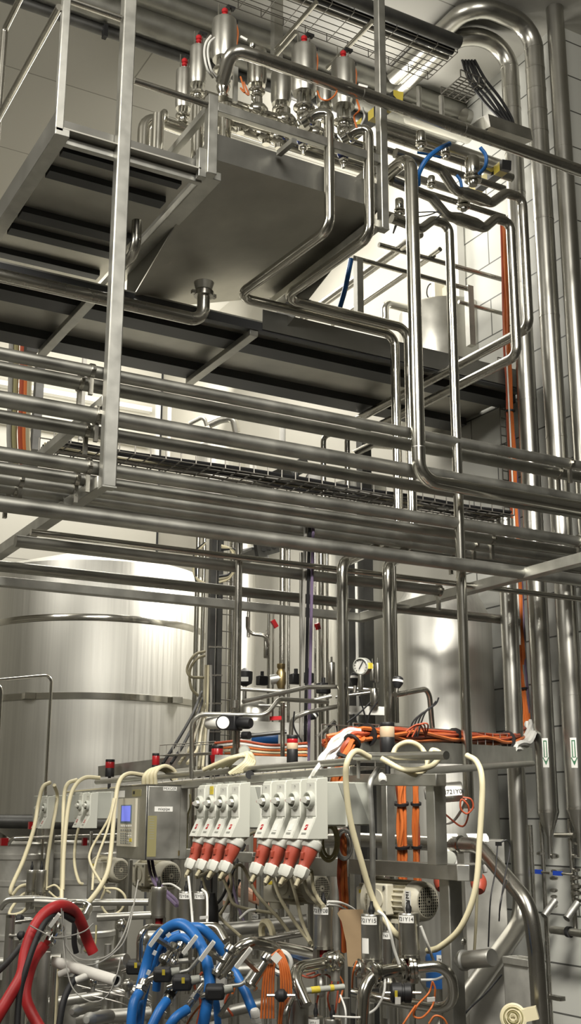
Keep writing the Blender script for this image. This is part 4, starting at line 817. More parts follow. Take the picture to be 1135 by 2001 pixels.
# ------------------------------------------------------------------ switched sockets, plugs and their enclosures
SY, SH, SD = .074, .235, .055
def socket(label, Yc, X, zt_, sign=None, s=1.0):
    o = V((X, Yc, zt_-SH*s)); t = thing('switched_socket', label, 'socket', o, 'switched sockets on the skid')
    aX, aY, aZ = AX['X'], AX['Y'], AX['Z']; w_ = SY*s; H = SH*s; d_ = SD*s
    prof = [(0, 0), (0, H), (-d_*.9, H*.98), (-d_, H*.93), (-d_, H*.36), (-d_*1.75, 0)]
    MB().prism(prof, o-aY*(w_/2), aX, aZ, aY, w_).build('housing', 'housing', t, bev=.003)
    MB().span(o+V((-d_-.0025, -w_*.46, H*.37)), o+V((-d_+.001, w_*.46, H*.92))).build('front_plate', 'whiteplastic', t, bev=.001)
    u_ = V((-d_*.75, 0, -H*.36)); n_ = V((-H*.36, 0, d_*.75)).normalized(); MB().box(o+V((-d_*1.375, 0, H*.18))-V((0, 0, 0))+n_*.0002*0, (u_.length*.96, w_*.92, .004), (u_.normalized(), aY, u_.normalized().cross(aY))).build('lid_plate', 'whiteplastic', t)
    MB().prism([(-d_*.2, H*1.02), (-d_*.75, H*1.02), (-d_*.75, H*.96), (-d_*.2, H*.96)], o-aY*(w_*.3), aX, aZ, aY, w_*.6).build('top_latch', 'greydark', t)
    c = o+V((-d_-.0025, 0, H*.63))
    MB().lathe([(w_*.46, 0), (w_*.46, .012*s), (w_*.40, .018*s), (w_*.36, .018*s), (w_*.34, .004*s), (0, .004*s)], c, -aX, 28).build('switch_rim', 'greyplastic', t)
    kn = MB().prism([(-.030*s, -.006*s), (.012*s, -.014*s), (.026*s, 0), (.012*s, .014*s), (-.030*s, .006*s)], c-aX*.004, aY*-1 if 0 else aZ.cross(aX)*-1, aZ, -aX, .026*s).build('switch_knob', 'whiteplastic', t, bev=.002)
    MB().box(c+V((-.022*s, .027*s, 0)), (.014*s, .012*s, .008*s)).build('knob_pointer', 'capred', kn)
    MB().box(c+V((-.001*s, 0, H*.245)), (.004, .005, .005)).build('screw', 'greydark', t)
    # face of the sloping lid: little red mark and a line of print
    u = V((-d_*.75, 0, -H*.36)).normalized(); nrm = V((u.z, 0, -u.x))
    if nrm.x > 0: nrm = -nrm
    base = o+V((-d_, 0, H*.36))
    if sign != 'none':
        q = base+u*(.045*s)+nrm*.003; bmk = MB().box(q, (.022*s, .017*s, .001), (u, aY, nrm)).build('brand_mark', 'capred', t)
        m = MB(); e1 = (u*.5+aY*.86).normalized(); m.box(q+nrm*.0008, (.004*s, .014*s, .001), ((nrm.cross(e1)), e1, nrm)); m.build('mark_stroke', 'white', bmk)
    else:
        MB().box(base+u*(.045*s)+nrm*.003, (.028*s, .026*s, .001), (u, aY, nrm)).build('worn_sticker', 'white', t)
    MB().box(base+u*(.004*s)+nrm*.003, (.004*s, .036*s, .001), (u, aY, nrm)).build('print_line', 'greydark', t)
    MB().box(base+u*(.071*s)+nrm*.003, (.007*s, .034*s, .001), (u, aY, nrm)).build('print_line', 'greydark', t)
    # collar mouth
    ax = V((-.42, 0, -.9)).normalized(); mouth = o+V((-d_*.86, 0, -.012))
    return t, mouth, ax
def plug(label, mouth, ax, s=1.0):
    t = thing('power_plug', label, 'plug', mouth, 'red plugs hanging from the switched sockets')
    MB().lathe([(.030*s, -.03*s), (.034*s, -.006*s), (.039*s, -.002*s), (.039*s, .022*s), (.035*s, .027*s), (.030*s, .027*s)], mouth, ax, 12).build('locking_ring', 'whiteplastic', t)
    MB().lathe([(.032*s, .024*s), (.031*s, .045*s), (.027*s, .072*s), (.0225*s, .092*s), (.024*s, .102*s)], mouth, ax, 20).build('plug_body', 'redplastic', t)
    MB().box(mouth+ax*(.062*s)+V((-.024, -.01, .008))*s, (.018*s, .014*s, .028*s)).build('body_rib', 'redplastic', t, bev=.003)
    MB().lathe([(.026*s, .100*s), (.030*s, .104*s), (.029*s, .134*s), (.022*s, .144*s)], mouth, ax, 6).build('cable_nut', 'whiteplastic', t)
    return t, mouth+ax*.148*s
XF = XS-.08
pends = []
names = (('farthest-back switched socket of the nearer eight, by the control cabinet', 395, 1), ('switched socket bearing a yellow warning sticker', 416.5, 'y'), ('plain switched socket next to the yellow-stickered one', 439, 1), ('switched socket beside the joint between the two big enclosures', 462, 1),
         ('first switched socket past the enclosure joint', 523, 1), ('switched socket with a worn-off mark, second past the joint', 551, 'none'), ('switched socket with a worn-off mark, third past the joint', 580, 'none'), ('nearest switched socket of all, by the cream hose', 610, 1))
for k, (lb, x, sg) in enumerate(names):
    ztp = P(393+(x-395)*.98, 1534-(x-395)*.062, X=XF).z
    yc = P(x, 1565, X=XF-.05).y
    t, mo, ax = socket(lb, yc, XF, ztp, sg)
    if sg == 'y': MB().box(V((XF-SD-.004, yc, ztp-.030)), (.002, .034, .036)).build('warning_sticker', 'yellow', t)
    p_, e = plug(('red plug in the socket by the control cabinet', 'red plug under the yellow-stickered socket', 'third red plug from the control cabinet', 'red plug beside the enclosure joint', 'red plug just past the enclosure joint', 'red plug under the first worn-marked socket', 'red plug under the second worn-marked socket', 'nearest red plug, by the coiled leads')[k], mo, ax)
    pends.append((e, ax))
def encl(label, x0_, x1_, ytop, ybot, X0, dX, tri=True):
    a, b = P(x0_, ytop, X=X0), P(x1_, ytop, X=X0); z1, zb_ = b.z, P(x1_, ybot, X=X0).z
    ya, yb = min(a.y, b.y), max(a.y, b.y); o = V((X0, ya, zb_)); t = thing('switch_enclosure', label, 'enclosure', o, 'grey enclosures behind the switched sockets')
    MB().span(V((X0, ya, zb_)), V((X0+dX, yb, z1))).build('box', 'greyplastic', t, bev=.004)
    MB().span(V((X0+dX*.50, ya-.004, zb_-.004)), V((X0+dX*.53, yb+.004, z1+.004))).build('lid_seam', 'whiteplastic', t)
    if tri: MB().prism([(0, 0), (dX*.32, 0), (dX*.05, z1-zb_-.01), (-dX*.25, z1-zb_-.01)], V((X0+dX*.62, ya-.003, zb_+.005)), AX['X'], AX['Z'], AX['Y'], .004).build('side_shade', 'greydark', t)  # slanting shade on the box side, drawn as a dark patch
    return t
encl('grey enclosure carrying the four sockets next to the control cabinet', 385, 470, 1535, 1618, XF, .20)
encl('grey enclosure carrying the four sockets at the near end', 513, 620, 1527, 1613, XF, .26)
# far pairs on the left
for lb, xs, ytop, lbs in (('grey enclosure of the farthest socket pair', (76, 89), 1556, ('switched socket at the very far end of the skid', 'switched socket second from the far end of the skid')), ('grey enclosure of the socket pair beside the hanging cream hoses', (157, 172), 1549, ('switched socket of the middle pair, farther one', 'switched socket of the middle pair, nearer one'))):
    for x, l in zip(xs, lbs):
        zt__ = P(x, ytop, X=XF).z; t, mo, ax = socket(l, P(x, ytop+20, X=XF-.05).y, XF, zt__, 1, .86)
    encl(lb, xs[0]-10, xs[1]+9, ytop-2, ytop+51, XF, .235, False)
# plug leads
lead_paths = ([(386, 1690, 5.5), (402, 1740, 5.5), (428, 1790, 5.4), (470, 1830, 5.2)], [(424, 1700, 5.6), (446, 1740, 5.6), (462, 1770, 5.5), (540, 1786, 5.3)], [(440, 1690, 5.6), (452, 1730, 5.6), (440, 1770, 5.6), (420, 1800, 5.5)], [(470, 1690, 5.4), (500, 1745, 5.3), (545, 1795, 5.1), (570, 1830, 5.0)],
              [(522, 1690, 5.1), (545, 1750, 5.0), (575, 1800, 4.8), (606, 1842, 4.6)], [(555, 1690, 5.0), (575, 1740, 4.9), (590, 1800, 4.7), (612, 1850, 4.6)], [(586, 1700, 4.9), (600, 1740, 4.8), (620, 1765, 4.6), (628, 1772, 4.5)], [(606, 1700, 4.8), (612, 1735, 4.7), (624, 1760, 4.5), (632, 1770, 4.4)])
for k, (e, ax) in enumerate(pends):
    cable('plug_lead', ('lead of the plug by the control cabinet, slanting to the pumps', 'lead of the plug under the yellow sticker', 'lead of the third plug, crossing the others', 'lead of the plug by the enclosure joint, slanting far', 'lead of the first plug past the joint, ending at the big actuator', 'lead sagging from the plug of the first worn-marked socket', 'lead from the plug of the second worn-marked socket', 'lead of the nearest plug, dropping onto the big actuator')[k], [e-ax*.01, e+ax*.03]+D(lead_paths[k]), .0078, 'creamdirty')
for k, pts in enumerate(([(432, 1660, 6.0), (448, 1700, 5.9), (462, 1760, 5.7), (480, 1810, 5.5)], [(478, 1650, 5.9), (452, 1710, 5.8), (436, 1750, 5.8), (415, 1775, 5.8)], [(468, 1720, 5.9), (448, 1760, 5.8), (424, 1785, 5.8)], [(478, 1660, 5.9), (468, 1650, 6.0), (490, 1630, 5.9), (512, 1622, 5.8)])):
    cable('loose_cable', ('dark purple cable crossing below the plugs', 'black cable slanting the other way below the plugs', 'thin black cable drooping below the plugs', 'dark lead curling up behind the enclosure joint')[k], D(pts), .0075, ('purple', 'black', 'black', 'creamdirty')[k])
for k in range(6):
    cx_, rx, ry = ((642, 22, 38), (640, 18, 33), (644, 15, 29), (672, 18, 30), (674, 15, 26), (670, 12, 22))[k]; cy_ = 1645 if k < 3 else 1650
    cable('lead_coil', ('coiled grey-green lead under the near enclosure, outer turn', 'coiled lead under the near enclosure, middle turn', 'coiled lead under the near enclosure, inner turn', 'coiled grey lead beside the cream hose, outer turn', 'coiled grey lead beside the cream hose, middle turn', 'coiled grey lead beside the cream hose, inner turn')[k], D([(cx_+rx*math.sin(2*PI*i/10)*.9, cy_-ry*math.cos(2*PI*i/10), 4.9+.03*k) for i in range(11)]), .006, 'olive' if k < 3 else 'greycable')
bundle('red-brown cables falling behind the coiled leads', D([(668, 1620, 5.05), (668, 1700, 5.05), (672, 1770, 5.05), (676, 1860, 5.05)]), .018, 6, .009, ('orangedark', 'orange', 'white'), ())
for x, lb in ((786, 'orange cables falling inside the near portal of the skid'), (815, 'second orange cable fall inside the near portal')):
    bundle(lb, D([(x-3, 1530, 5.6), (x-2, 1600, 5.6), (x, 1690, 5.6), (x+2, 1760, 5.6)]), .022 if x < 800 else .013, 7 if x < 800 else 4, .010, ('orange', 'orange', 'orangedark'), (.2, .55))
a = P(497, 1760, d=6.0); pipe('conduit', 'dark red conduit standing beneath the enclosure joint', [a, go(a, 'Z', 1630)], R(a, 7), 'orangedark', 0, cat='conduit')
# ------------------------------------------------------------------ control cabinet
XC = XS-.10
c0 = P(284, 1610, X=XC); zT, zB_ = P(284, 1534.5, X=XC).z, P(284, 1681, X=XC).z
yF = P(229, 1610, X=XC).y; xB = go(c0, 'X', 366).x
cb = thing('control_cabinet', 'grey steel control cabinet with a blue display on its narrow face', 'cabinet', V((XC, c0.y, zB_)))
MB().span(V((XC, c0.y, zB_)), V((xB, yF, zT))).build('body', 'frame', cb, bev=.004)
MB().span(V((XC-.003, c0.y-.004, zT)), V((xB+.003, yF+.004, zT+.006))).build('rain_lip', 'steel', cb)
xd = go(c0, 'X', 287).x; xd2 = go(c0, 'X', 351).x
cdoor = MB().span(V((xd, c0.y-.006, zB_+.004)), V((xd2, c0.y, zT-.004))).build('door', 'frame', cb, bev=.003)
MB().span(V((xd-.004, c0.y-.002, zB_)), V((xd, c0.y+.002, zT))).build('door_gap', 'black', cb)
def fY(px, py, off=0): q = P(px, py, X=XC); return V((XC-off, q.y, q.z))
def fX(px, py, off=0): q = P(px, py, Y=c0.y-.006); return V((q.x, c0.y-.006-off, q.z))
def faceY(nm, x0_, y0_, x1_, y1_, mat, off, th=.003, par=cb): p, q = fY(x0_, y0_), fY(x1_, y1_); return MB().span(V((XC-off-th, min(p.y, q.y), min(p.z, q.z))), V((XC-off, max(p.y, q.y), max(p.z, q.z)))).build(nm, mat, par, bev=.0008)
def faceX(nm, x0_, y0_, x1_, y1_, mat, off, th=.0015, par=cb): p, q = fX(x0_, y0_), fX(x1_, y1_); return MB().span(V((min(p.x, q.x), c0.y-.006-off-th, min(p.z, q.z))), V((max(p.x, q.x), c0.y-.006-off, max(p.z, q.z)))).build(nm, mat, par)
hm = faceY('operator_panel', 235, 1561, 266, 1655, 'motor', 0, .012)
faceY('display_frame', 241, 1573, 261, 1609, 'lcdframe', .012, .002, hm); faceY('display', 243, 1575, 259, 1605, 'lcd', .014, .001, hm)
for r_ in range(2):
    for k in range(5): faceY('soft_key', 240+k*4.4, 1612+r_*8, 243+k*4.4, 1616+r_*8, 'greydark' if r_ else 'white', .012, .002, hm)
for r_ in range(5):
    for k in range(5): faceY('key', 239.5+k*4.4, 1627+r_*4.6, 242.6+k*4.4, 1630.4+r_*4.6, 'greydark' if k < 3 else ('white' if r_ % 2 else 'greyplastic'), .012, .0018, hm)
faceY('round_key', 257, 1638, 261.5, 1645, 'yellow', .012, .002, hm)
faceY('sticker', 231, 1545.5, 243.5, 1558, 'label', 0, .001); faceY('key_switch_plate', 259, 1543, 276, 1556, 'olive', 0, .002); faceY('key_slot', 261, 1546, 264, 1552, 'black', .002, .002)
npl = faceX('name_plate', 319, 1537, 345, 1545, 'label', 0); npl2 = faceX('name_plate', 302, 1576, 337, 1586, 'label', 0); nst = faceX('note_strip', 289, 1594, 304, 1674, 'olive', 0)
for o_ in (npl, npl2, nst): o_.parent = cdoor
text(cdoor, 'MIXGER', fX(332, 1541.2, .002), AX['X'], AX['Z'], .020); text(cdoor, 'mixpipe', fX(320, 1581, .002), AX['X'], AX['Z'], .021)
for k in range(9): faceX('pencil_line', 291.5, 1598+k*5, 301, 1599+k*5, 'greydark', .0016, .0004, cdoor)
faceX('latch', 348, 1662, 350, 1672, 'brass', 0, .006, cdoor)
for k in range(2): cable('loose_cable', ('dark purple cable leaving the underside of the control cabinet', 'second purple cable under the control cabinet')[k], D([(290+7*k, 1681, 6.3), (294+8*k, 1706, 6.2), (305+8*k, 1730, 6.0), (330+10*k, 1755, 5.9), (345+6*k, 1770, 5.8)]), .009, 'purple')
a = P(359, 1660, d=6.3); cable('earth_wire', 'green-yellow wire running down the back edge of the control cabinet', D([(371, 1552, 6.25), (372, 1575, 6.25), (366, 1600, 6.25), (365, 1660, 6.25)]), .005, 'olive')
pipe('cable_conduit', 'slim grey cable trunk below the back of the control cabinet', [P(374, 1670, d=6.1), P(374, 1770, d=6.1)], .016, 'frame', 0, cat='trunking')
# ------------------------------------------------------------------ pump motors
def motor(label, fx, fy, dd, rpx, ang, L=3.6, boxside=-1, mat='motor', txt=None, tb=True):
    """fan end at pixel (fx, fy); the body runs away from it at ang degrees from straight ahead (positive to the left)"""
    c = P(fx, fy, d=dd); r = rpx*dd/F; h = V((FW.x, FW.y, 0)).normalized(); lf = V((-h.y, h.x, 0)); an = math.radians(ang)
    ax = h*math.cos(an)+lf*math.sin(an); sd = V((0, 0, 1)).cross(ax); up = V((0, 0, 1))
    t = thing('pump_motor', label, 'motor', c-up*r*1.1, 'cream pump motors')
    fc = MB().lathe([(r*.80, 0), (r*.96, .012), (r, .03), (r, r*.9), (r*.98, r*.92)], c, ax, 36).build('fan_cowl', mat, t)
    m = MB().lathe([(r*.88, r*.9), (r*.88, r*(L-.3))], c, ax, 28)
    for k in range(22):
        th = 2*PI*k/22; e = sd*math.cos(th)+up*math.sin(th); m.box(c+ax*(r*(.9+(L-.3))/2)+e*(r*.92), (r*.20, r*.045, r*(L-1.25)), (e, ax.cross(e), ax))
    m.build('finned_body', mat, t)
    MB().lathe([(r*.9, r*(L-.35)), (r*1.15, r*(L-.3)), (r*1.15, r*(L-.05)), (r*.5, r*L)], c, ax, 36).build('end_flange', mat, t)
    # grille: dark disc behind square mesh
    MB().lathe([(r*.72, -.001), (0, -.001)], c-ax*.0008, ax, 36).build('grille_opening', 'black', fc)
    g = MB(); n = 5
    for k in range(-n, n+1):
        o = k*r*.72/n; ll = math.sqrt(max(0, (r*.72)**2-o*o))
        if ll > .005: g.box(c-ax*.003+sd*o, (r*.026, ll*2, .003), (sd, up, ax)); g.box(c-ax*.003+up*o, (ll*2, r*.026, .003), (sd, up, ax))
    g.lathe([(r*.20, -.005), (r*.20, -.002)], c, ax, 20); g.build('grille', mat, fc)
    MB().lathe([(r*.05, -.008), (r*.05, -.004)], c, ax, 12).build('grille_hub', 'black', fc)
    if tb:
        bx = c+ax*(r*(L*.62))+sd*(boxside*r*1.05)+up*r*.05
        tbx = MB().box(bx, (r*.55, r*1.55, r*1.5), (sd, up, ax)).build('terminal_box', mat, t, bev=.006)
        MB().lathe([(r*.5, 0), (r*.5, .006), (r*.44, .006)], bx+sd*(boxside*r*.28), sd*boxside, 24).build('box_emblem', mat, tbx)
        for i in (-1, 1):
            for j in (-1, 1): MB().lathe([(r*.08, 0), (r*.08, .006)], bx+sd*(boxside*r*.28)+up*(i*r*.62)+ax*(j*r*.6), sd*boxside, 8).build('box_screw', 'galv', tbx)
    for s_ in (-1, 1): MB().box(c+ax*(r*1.9)-up*(r*1.02)+sd*(s_*r*.6), (r*.4, r*.2, r*1.2), (sd, up, ax)).build('foot', mat, t)
    if txt:
        q = c+ax*(r*.45)+sd*(boxside*r*1.004); 
        ns = MB().box(q-up*0, (.0015, r*1.1, r*.42), (sd, up, ax)).build('name_strip', 'label', t)
        text(ns, txt, q+sd*(boxside*.0022), up, -ax if boxside < 0 else ax, r*.30)
    return t, c, ax, sd, r
motor('nearest cream pump motor, grille turned out beside the near portal', 836, 1762, 4.65, 38, 40, 3.9, 1, txt='MT21M1')
motor('cream pump motor under the coiled leads, part hidden by hoses', 628, 1736, 5.5, 29, 42, 3.8, 1)
motor('cream pump motor under the control cabinet', 334, 1712, 6.6, 28, 40, 3.4, 1)
motor('cream pump motor at the far side of the control cabinet', 236, 1700, 7.2, 23, 40, 3.4, 1)
# inverter boxes beside two of the motors
for lb, x0_, x1_, y0_, y1_, dd in (('cream inverter box left of the nearest motor, with a yellow sticker', 698, 724, 1733, 1778, 4.95), ('cream inverter box of the motor under the coiled leads', 519, 566, 1716, 1762, 5.7), ('cream junction box beside the far motor', 175, 212, 1684, 1716, 7.2), ('cream junction box between the far motors', 268, 305, 1694, 1726, 6.8)):
    p, q = P(x0_, y0_, d=dd), P(x1_, y1_, d=dd); c = (p+q)/2; w_, h = (x1_-x0_)*dd/F, (y1_-y0_)*dd/F
    hh = V((FW.x, FW.y, 0)).normalized(); fr = (hh*.86+V((-hh.y, hh.x, 0))*-.5).normalized(); sd = fr.cross(V((0, 0, 1)))
    t = thing('motor_box', lb, 'box', c-V((0, 0, h/2))); MB().box(c, (w_, h, w_*.7), (sd, V((0, 0, 1)), fr)).build('housing', 'motor', t, bev=.006)
    MB().box(c+V((0, 0, h*.56)), (w_*.6, h*.15, w_*.5), (sd, V((0, 0, 1)), fr)).build('lid', 'motor', t, bev=.003)
    MB().box(c-fr*(w_*.352)+V((0, 0, h*.30))-sd*(w_*.08), (w_*.32, h*.14, .002), (sd, V((0, 0, 1)), fr)).build('warning_sticker', 'yellow', t)
    MB().lathe([(w_*.3, -h*.75), (w_*.36, -h*.5)], c, None, 16).build('gland_neck', 'motor', t)
# ================================================================== signal lamps, regulator, gauges above the skid
def lamp(label, x, segs, dd, wd):
    y1_ = segs[-1][1]; a = P(x, y1_, d=dd); r = R(a, wd); t = thing('signal_lamp', label, 'lamp', a, 'stacked signal lamps')
    for y0_, y2, mt, nm in segs:
        z0_, z2 = go(a, 'Z', y2).z-a.z, go(a, 'Z', y0_).z-a.z; MB().lathe([(r*.96, z0_), (r, z0_+.002), (r, z2-.002), (r*.96, z2)], a, None, 24).build(nm, mt, t)
    MB().tube([a-V((0, 0, .09)), a], r*.35, 10).build('lamp_stem', 'black', t)
lamp('big signal lamp with a cream band, standing at the foot of the second dropped pipe', 757, [(1412, 1420, 'black', 'cap'), (1420, 1441, 'tan', 'light_band'), (1441, 1470, 'black', 'lamp_base')], 4.9, 29)
lamp('signal lamp with red and cream bands behind the top rail, left of the white cables', 571, [(1437, 1444, 'black', 'cap'), (1444, 1452, 'capred', 'light_band'), (1452, 1464, 'tan', 'light_band'), (1464, 1490, 'black', 'lamp_base')], 5.6, 22)
lamp('red signal lamp beside the pressure regulator pipe', 424, [(1457, 1463, 'black', 'cap'), (1463, 1492, 'capred', 'light_band')], 6.4, 23)
lamp('small red signal lamp above the control cabinet', 304, [(1472, 1477, 'black', 'cap'), (1477, 1495, 'capred', 'light_band'), (1495, 1500, 'black', 'lamp_base')], 7.2, 15)
lamp('small red signal lamp in front of the big tank, farthest away', 214, [(1484, 1489, 'black', 'cap'), (1489, 1501, 'capred', 'light_band'), (1501, 1518, 'black', 'lamp_base')], 7.4, 18)
p = P(418, 1480, d=6.3); tag(MB().bar(P(412, 1483, d=6.2), P(430, 1479, d=6.2), .03, .035).build('pull_lever', 'capred'), 'red handle sticking out below the red lamp by the regulator', 'lever')
A = P(195, 1503, d=7.5); t = thing('rear_beam', 'grey channel beam behind the lamps, in front of the big tank', 'beam', A); MB().bar(P(195, 1508, d=7.6), P(380, 1486, d=7.1), .03, .07).build('channel', 'frame', t)
A, B = P(312, 1476, d=7.0), P(420, 1470, d=6.6); wiretray('small light wire tray over the rear channel beam', A, B, V((.8, .6, 0)), .15, 8, 3, .06, .003, 'wirelight')
# pressure regulator with gauge
ax = (P(490, 1413, d=5.9)-P(405, 1413, d=6.05)).normalized(); s0 = P(405, 1413, d=6.05); L_ = (P(490, 1413, d=5.9)-s0).length
t = thing('pressure_regulator', 'black pressure regulator with a pale bowl and small dial on the upright pipe', 'regulator', s0-V((0, 0, .05)))
MB().lathe([(.026, 0), (.032, .008), (.032, L_*.42), (.028, L_*.45)], s0, ax, 20).build('filter_bowl', 'pvc', t)
MB().box(s0+ax*(L_*.60), (.075, .075, L_*.26), frame(ax)).build('regulator_body', 'black', t, bev=.006)
MB().lathe([(.025, L_*.72), (.030, L_*.75), (.030, L_*.95), (.024, L_)], s0, ax, 20).build('adjusting_knob', 'black', t)
gd = (EYE-s0); gd = V((gd.x-.8, gd.y, 0)).normalized(); g = P(436, 1412, d=5.85)
MB().lathe([(.036, -.02), (.038, .0), (.034, .004)], g, gd, 24).build('gauge_case', 'black', t); MB().lathe([(.031, .004), (.031, .0055)], g, gd, 24).build('gauge_dial', 'label', t)
MB().lathe([(.02, -.02), (.02, .02)], P(481, 1437, d=5.9), ax, 14).build('drain_knob', 'black', t)
for y, w_ in ((1376, 17), (1400, 15), (1470, 16)): q = P(458, y, d=6.02); MB().lathe([(R(q, w_), -.02), (R(q, w_), .02)], q, None, 18).build('pipe_union', 'steel', t)
q = P(477, 1468, d=5.8); t = thing('dial_gauge', 'small grey dial among the looped hoses on the top rail', 'gauge', q); MB().lathe([(.028, -.02), (.03, 0), (.026, .004)], q, (EYE-q+V((-1.5, 0, 0))).normalized(), 20).build('case', 'greydark', t); MB().lathe([(.024, .004), (.024, .005)], q, (EYE-q+V((-1.5, 0, 0))).normalized(), 20).build('dial', 'greyplastic', t)
# big dial gauge
q = P(704, 1302, d=6.0); gd = (EYE-q).normalized(); gd = (gd+V((-.75, .1, 0))).normalized(); r = 17*6.0/F
t = thing('dial_gauge', 'big round dial gauge between the two dropped pipes', 'gauge', q-V((0, 0, .1)))
MB().lathe([(r*.9, -r*1.0), (r, -r*.95), (r, .0), (r*.86, .004), (r*.84, -.006)], q, gd, 32).build('case', 'greydark', t); dl = MB().lathe([(r*.85, -.005), (0, -.005)], q, gd, 32).build('dial', 'label', t)
u = frame(gd); MB().bar(q-u[0]*r*.2-u[1]*r*.3-gd*.001, q+u[0]*r*.35+u[1]*r*.55-gd*.001, .004, .003, gd).build('needle', 'ink', dl)
for k in range(11):
    th = math.radians(-40+26*k); e = u[0]*math.cos(th)+u[1]*math.sin(th); MB().bar(q+e*r*.68-gd*.002, q+e*r*.80-gd*.002, .003, .002, gd).build('tick', 'ink', dl)
MB().lathe([(.012, -.12), (.016, -.1), (.012, -r)], q, None, 12).build('gauge_stem', 'steel', t); MB().box(q-gd*(r*.5)+u[0]*(r*1.0), (.012, .03, .04), u).build('side_sticker', 'yellow', t)
def dome(label, x, y, dd, wd, tilt=V((.15, 0, 1))):
    q = P(x, y, d=dd); r = R(q, wd); t = thing('domed_sensor', label, 'sensor', q-V((0, 0, r)))
    MB().lathe([(r*.5, -r*1.1), (r*.95, -r*.35), (r, -.1*r)], q, tilt, 24).build('sensor_foot', 'black', t); MB().lathe([(r*1.0, -.1*r), (r*1.0, r*.28)], q, tilt, 24).build('white_band', 'white', t); MB().lathe([(r, r*.28), (r*.9, r*.7), (r*.5, r*.95), (0, r)], q, tilt, 24).build('dome', 'black', t)
    MB().tube([q-tilt.normalized()*r, q-tilt.normalized()*r*2.2], r*.3, 10).build('sensor_neck', 'steel', t)
dome('black domed sensor with a white band, tucked under the big dial gauge', 696, 1326, 6.1, 25); dome('black domed sensor with a white band, peeking past the second dropped pipe', 777, 1332, 6.1, 22); dome('dark domed sensor low behind the first dropped pipe', 612, 1397, 6.6, 18, V((.6, -.2, .6)))
q = P(478, 1327, d=8.0); t = thing('pressure_switch', 'black sensor bulb hanging on a cord in the open bay', 'sensor', q); MB().lathe([(.012, -.05), (.05, -.03), (.055, .0), (.055, .05), (.03, .06), (.01, .075)], q, None, 20).build('housing', 'black', t); MB().box(q+(EYE-q).normalized()*.056, (.05, .002, .03), (RT, FW, UP)).build('label_plate', 'label', t); MB().tube([q-V((0, 0, .05)), q-V((0, 0, .18))], .015, 10).build('stem', 'brushed', t)
# actuator twins behind the dial gauge and other small verticals
for lb, x, y0_, y1_, dd, wd in (('slim steel actuator just right of the big dial', 728, 1298, 1330, 6.2, 10), ('slim steel actuator hugging the second dropped pipe', 738, 1296, 1335, 6.15, 9), ('slim steel actuator hugging the first dropped pipe', 648, 1294, 1340, 6.5, 14), ('lower steel cylinder under the slim actuators', 732, 1345, 1378, 6.2, 18), ('grey hanging channel end in the bay', 521, 1240, 1286, 8.2, 13)):
    a = P(x, y1_, d=dd); r = R(a, wd); h = go(a, 'Z', y0_).z-a.z; t = thing('small_actuator', lb, 'actuator', a); MB().lathe([(r*.9, 0), (r, .006), (r, h-.006), (r*.85, h), (r*.3, h), (r*.3, h+.03)], a, None, 18).build('cylinder', 'steel', t)
# pipes of the manifold at rail height
def lp_(label, pts, wd, mat='steel', bend=.06, name='manifold_pipe'): q = D(pts); return pipe(name, label, q, R(q[0], wd), mat, bend)
lp_('pale pipe rising across the bay to level off by the first dropped pipe', [(475, 1371, 5.9), (600, 1343, 6.2), (660, 1342, 6.3)], 9, 'brushed')
lp_('level pipe running on behind the dial gauge', [(660, 1343, 6.3), (725, 1348, 6.3)], 8)
lp_('bent pipe from the skid up to the regulator, then stepping up to the bay', [(374, 1520, 6.0), (375, 1395, 6.0), (520, 1398, 6.0), (545, 1366, 6.1), (640, 1372, 6.4)], 9, 'brushed', .07)
lp_('pale pipe with an elbow below the rising one', [(568, 1440, 6.3), (570, 1404, 6.3), (600, 1392, 6.3), (660, 1380, 6.4)], 9, 'brushed', .05)
lp_('short slanting pipe behind the purple cables', [(622, 1440, 6.5), (655, 1408, 6.5)], 9, 'brushed')
lp_('short pipe stub below the level pipe, left of the first dropped pipe', [(600, 1371, 6.4), (648, 1360, 6.4)], 8, 'brushed')
lp_('hooped pipe beside the second dropped pipe, turning down into the cable tray', [(772, 1358, 6.0), (838, 1345, 6.3), (846, 1440, 6.3)], 11, 'steel', .07)
lp_('dark level pipe in the bay under the black sensor bulb', [(470, 1346, 7.0), (560, 1352, 7.0)], 8, 'dull')
lp_('dark pipe with a lagged sleeve above the blue motor', [(468, 1440, 6.6), (560, 1430, 6.6)], 8, 'darksteel')
lp_('upright pipe with a red lever valve', [(552, 1480, 6.2), (552, 1372, 6.2)], 9)
lp_('level thin pipe crossing behind the dropped pipes', [(655, 1362, 6.7), (730, 1352, 6.7)], 6)
lp_('second pale branch pipe beyond the rising one', [(505, 1378, 6.8), (560, 1380, 6.8)], 5, 'brushed')
lp_('hanging elbow pipe in the far bay', [(483, 1205, 8.2), (483, 1238, 8.2), (520, 1242, 8.2), (524, 1262, 8.2)], 7, 'steel')
tag(MB().bar(P(527, 1404, d=6.1), P(550, 1403, d=6.1), .02, .02).build('valve_lever', 'capred'), 'red lever handle on the upright pipe in the bay', 'lever')
tag(MB().bar(P(532, 1212, d=8.1), P(540, 1226, d=8.1), .025, .03).build('valve_lever', 'capred'), 'dark red lever far up in the bay', 'lever'); tag(MB().bar(P(619, 1218, d=8.1), P(622, 1230, d=8.1), .025, .03).build('valve_lever', 'capred'), 'dark red lever behind the pale upright pipe', 'lever')
q = P(549, 1325, d=6.6); t = thing('brass_valve', 'brass valve body in the middle of the bay', 'valve', q); MB().lathe([(.018, -.06), (.028, -.03), (.028, .03), (.018, .05), (.024, .06), (.024, .08)], q, None, 16).build('valve_body', 'brass', t); MB().tube([q, q-RT*.06+V((0, 0, -.01))], .028, 12).build('side_port', 'galv', t)
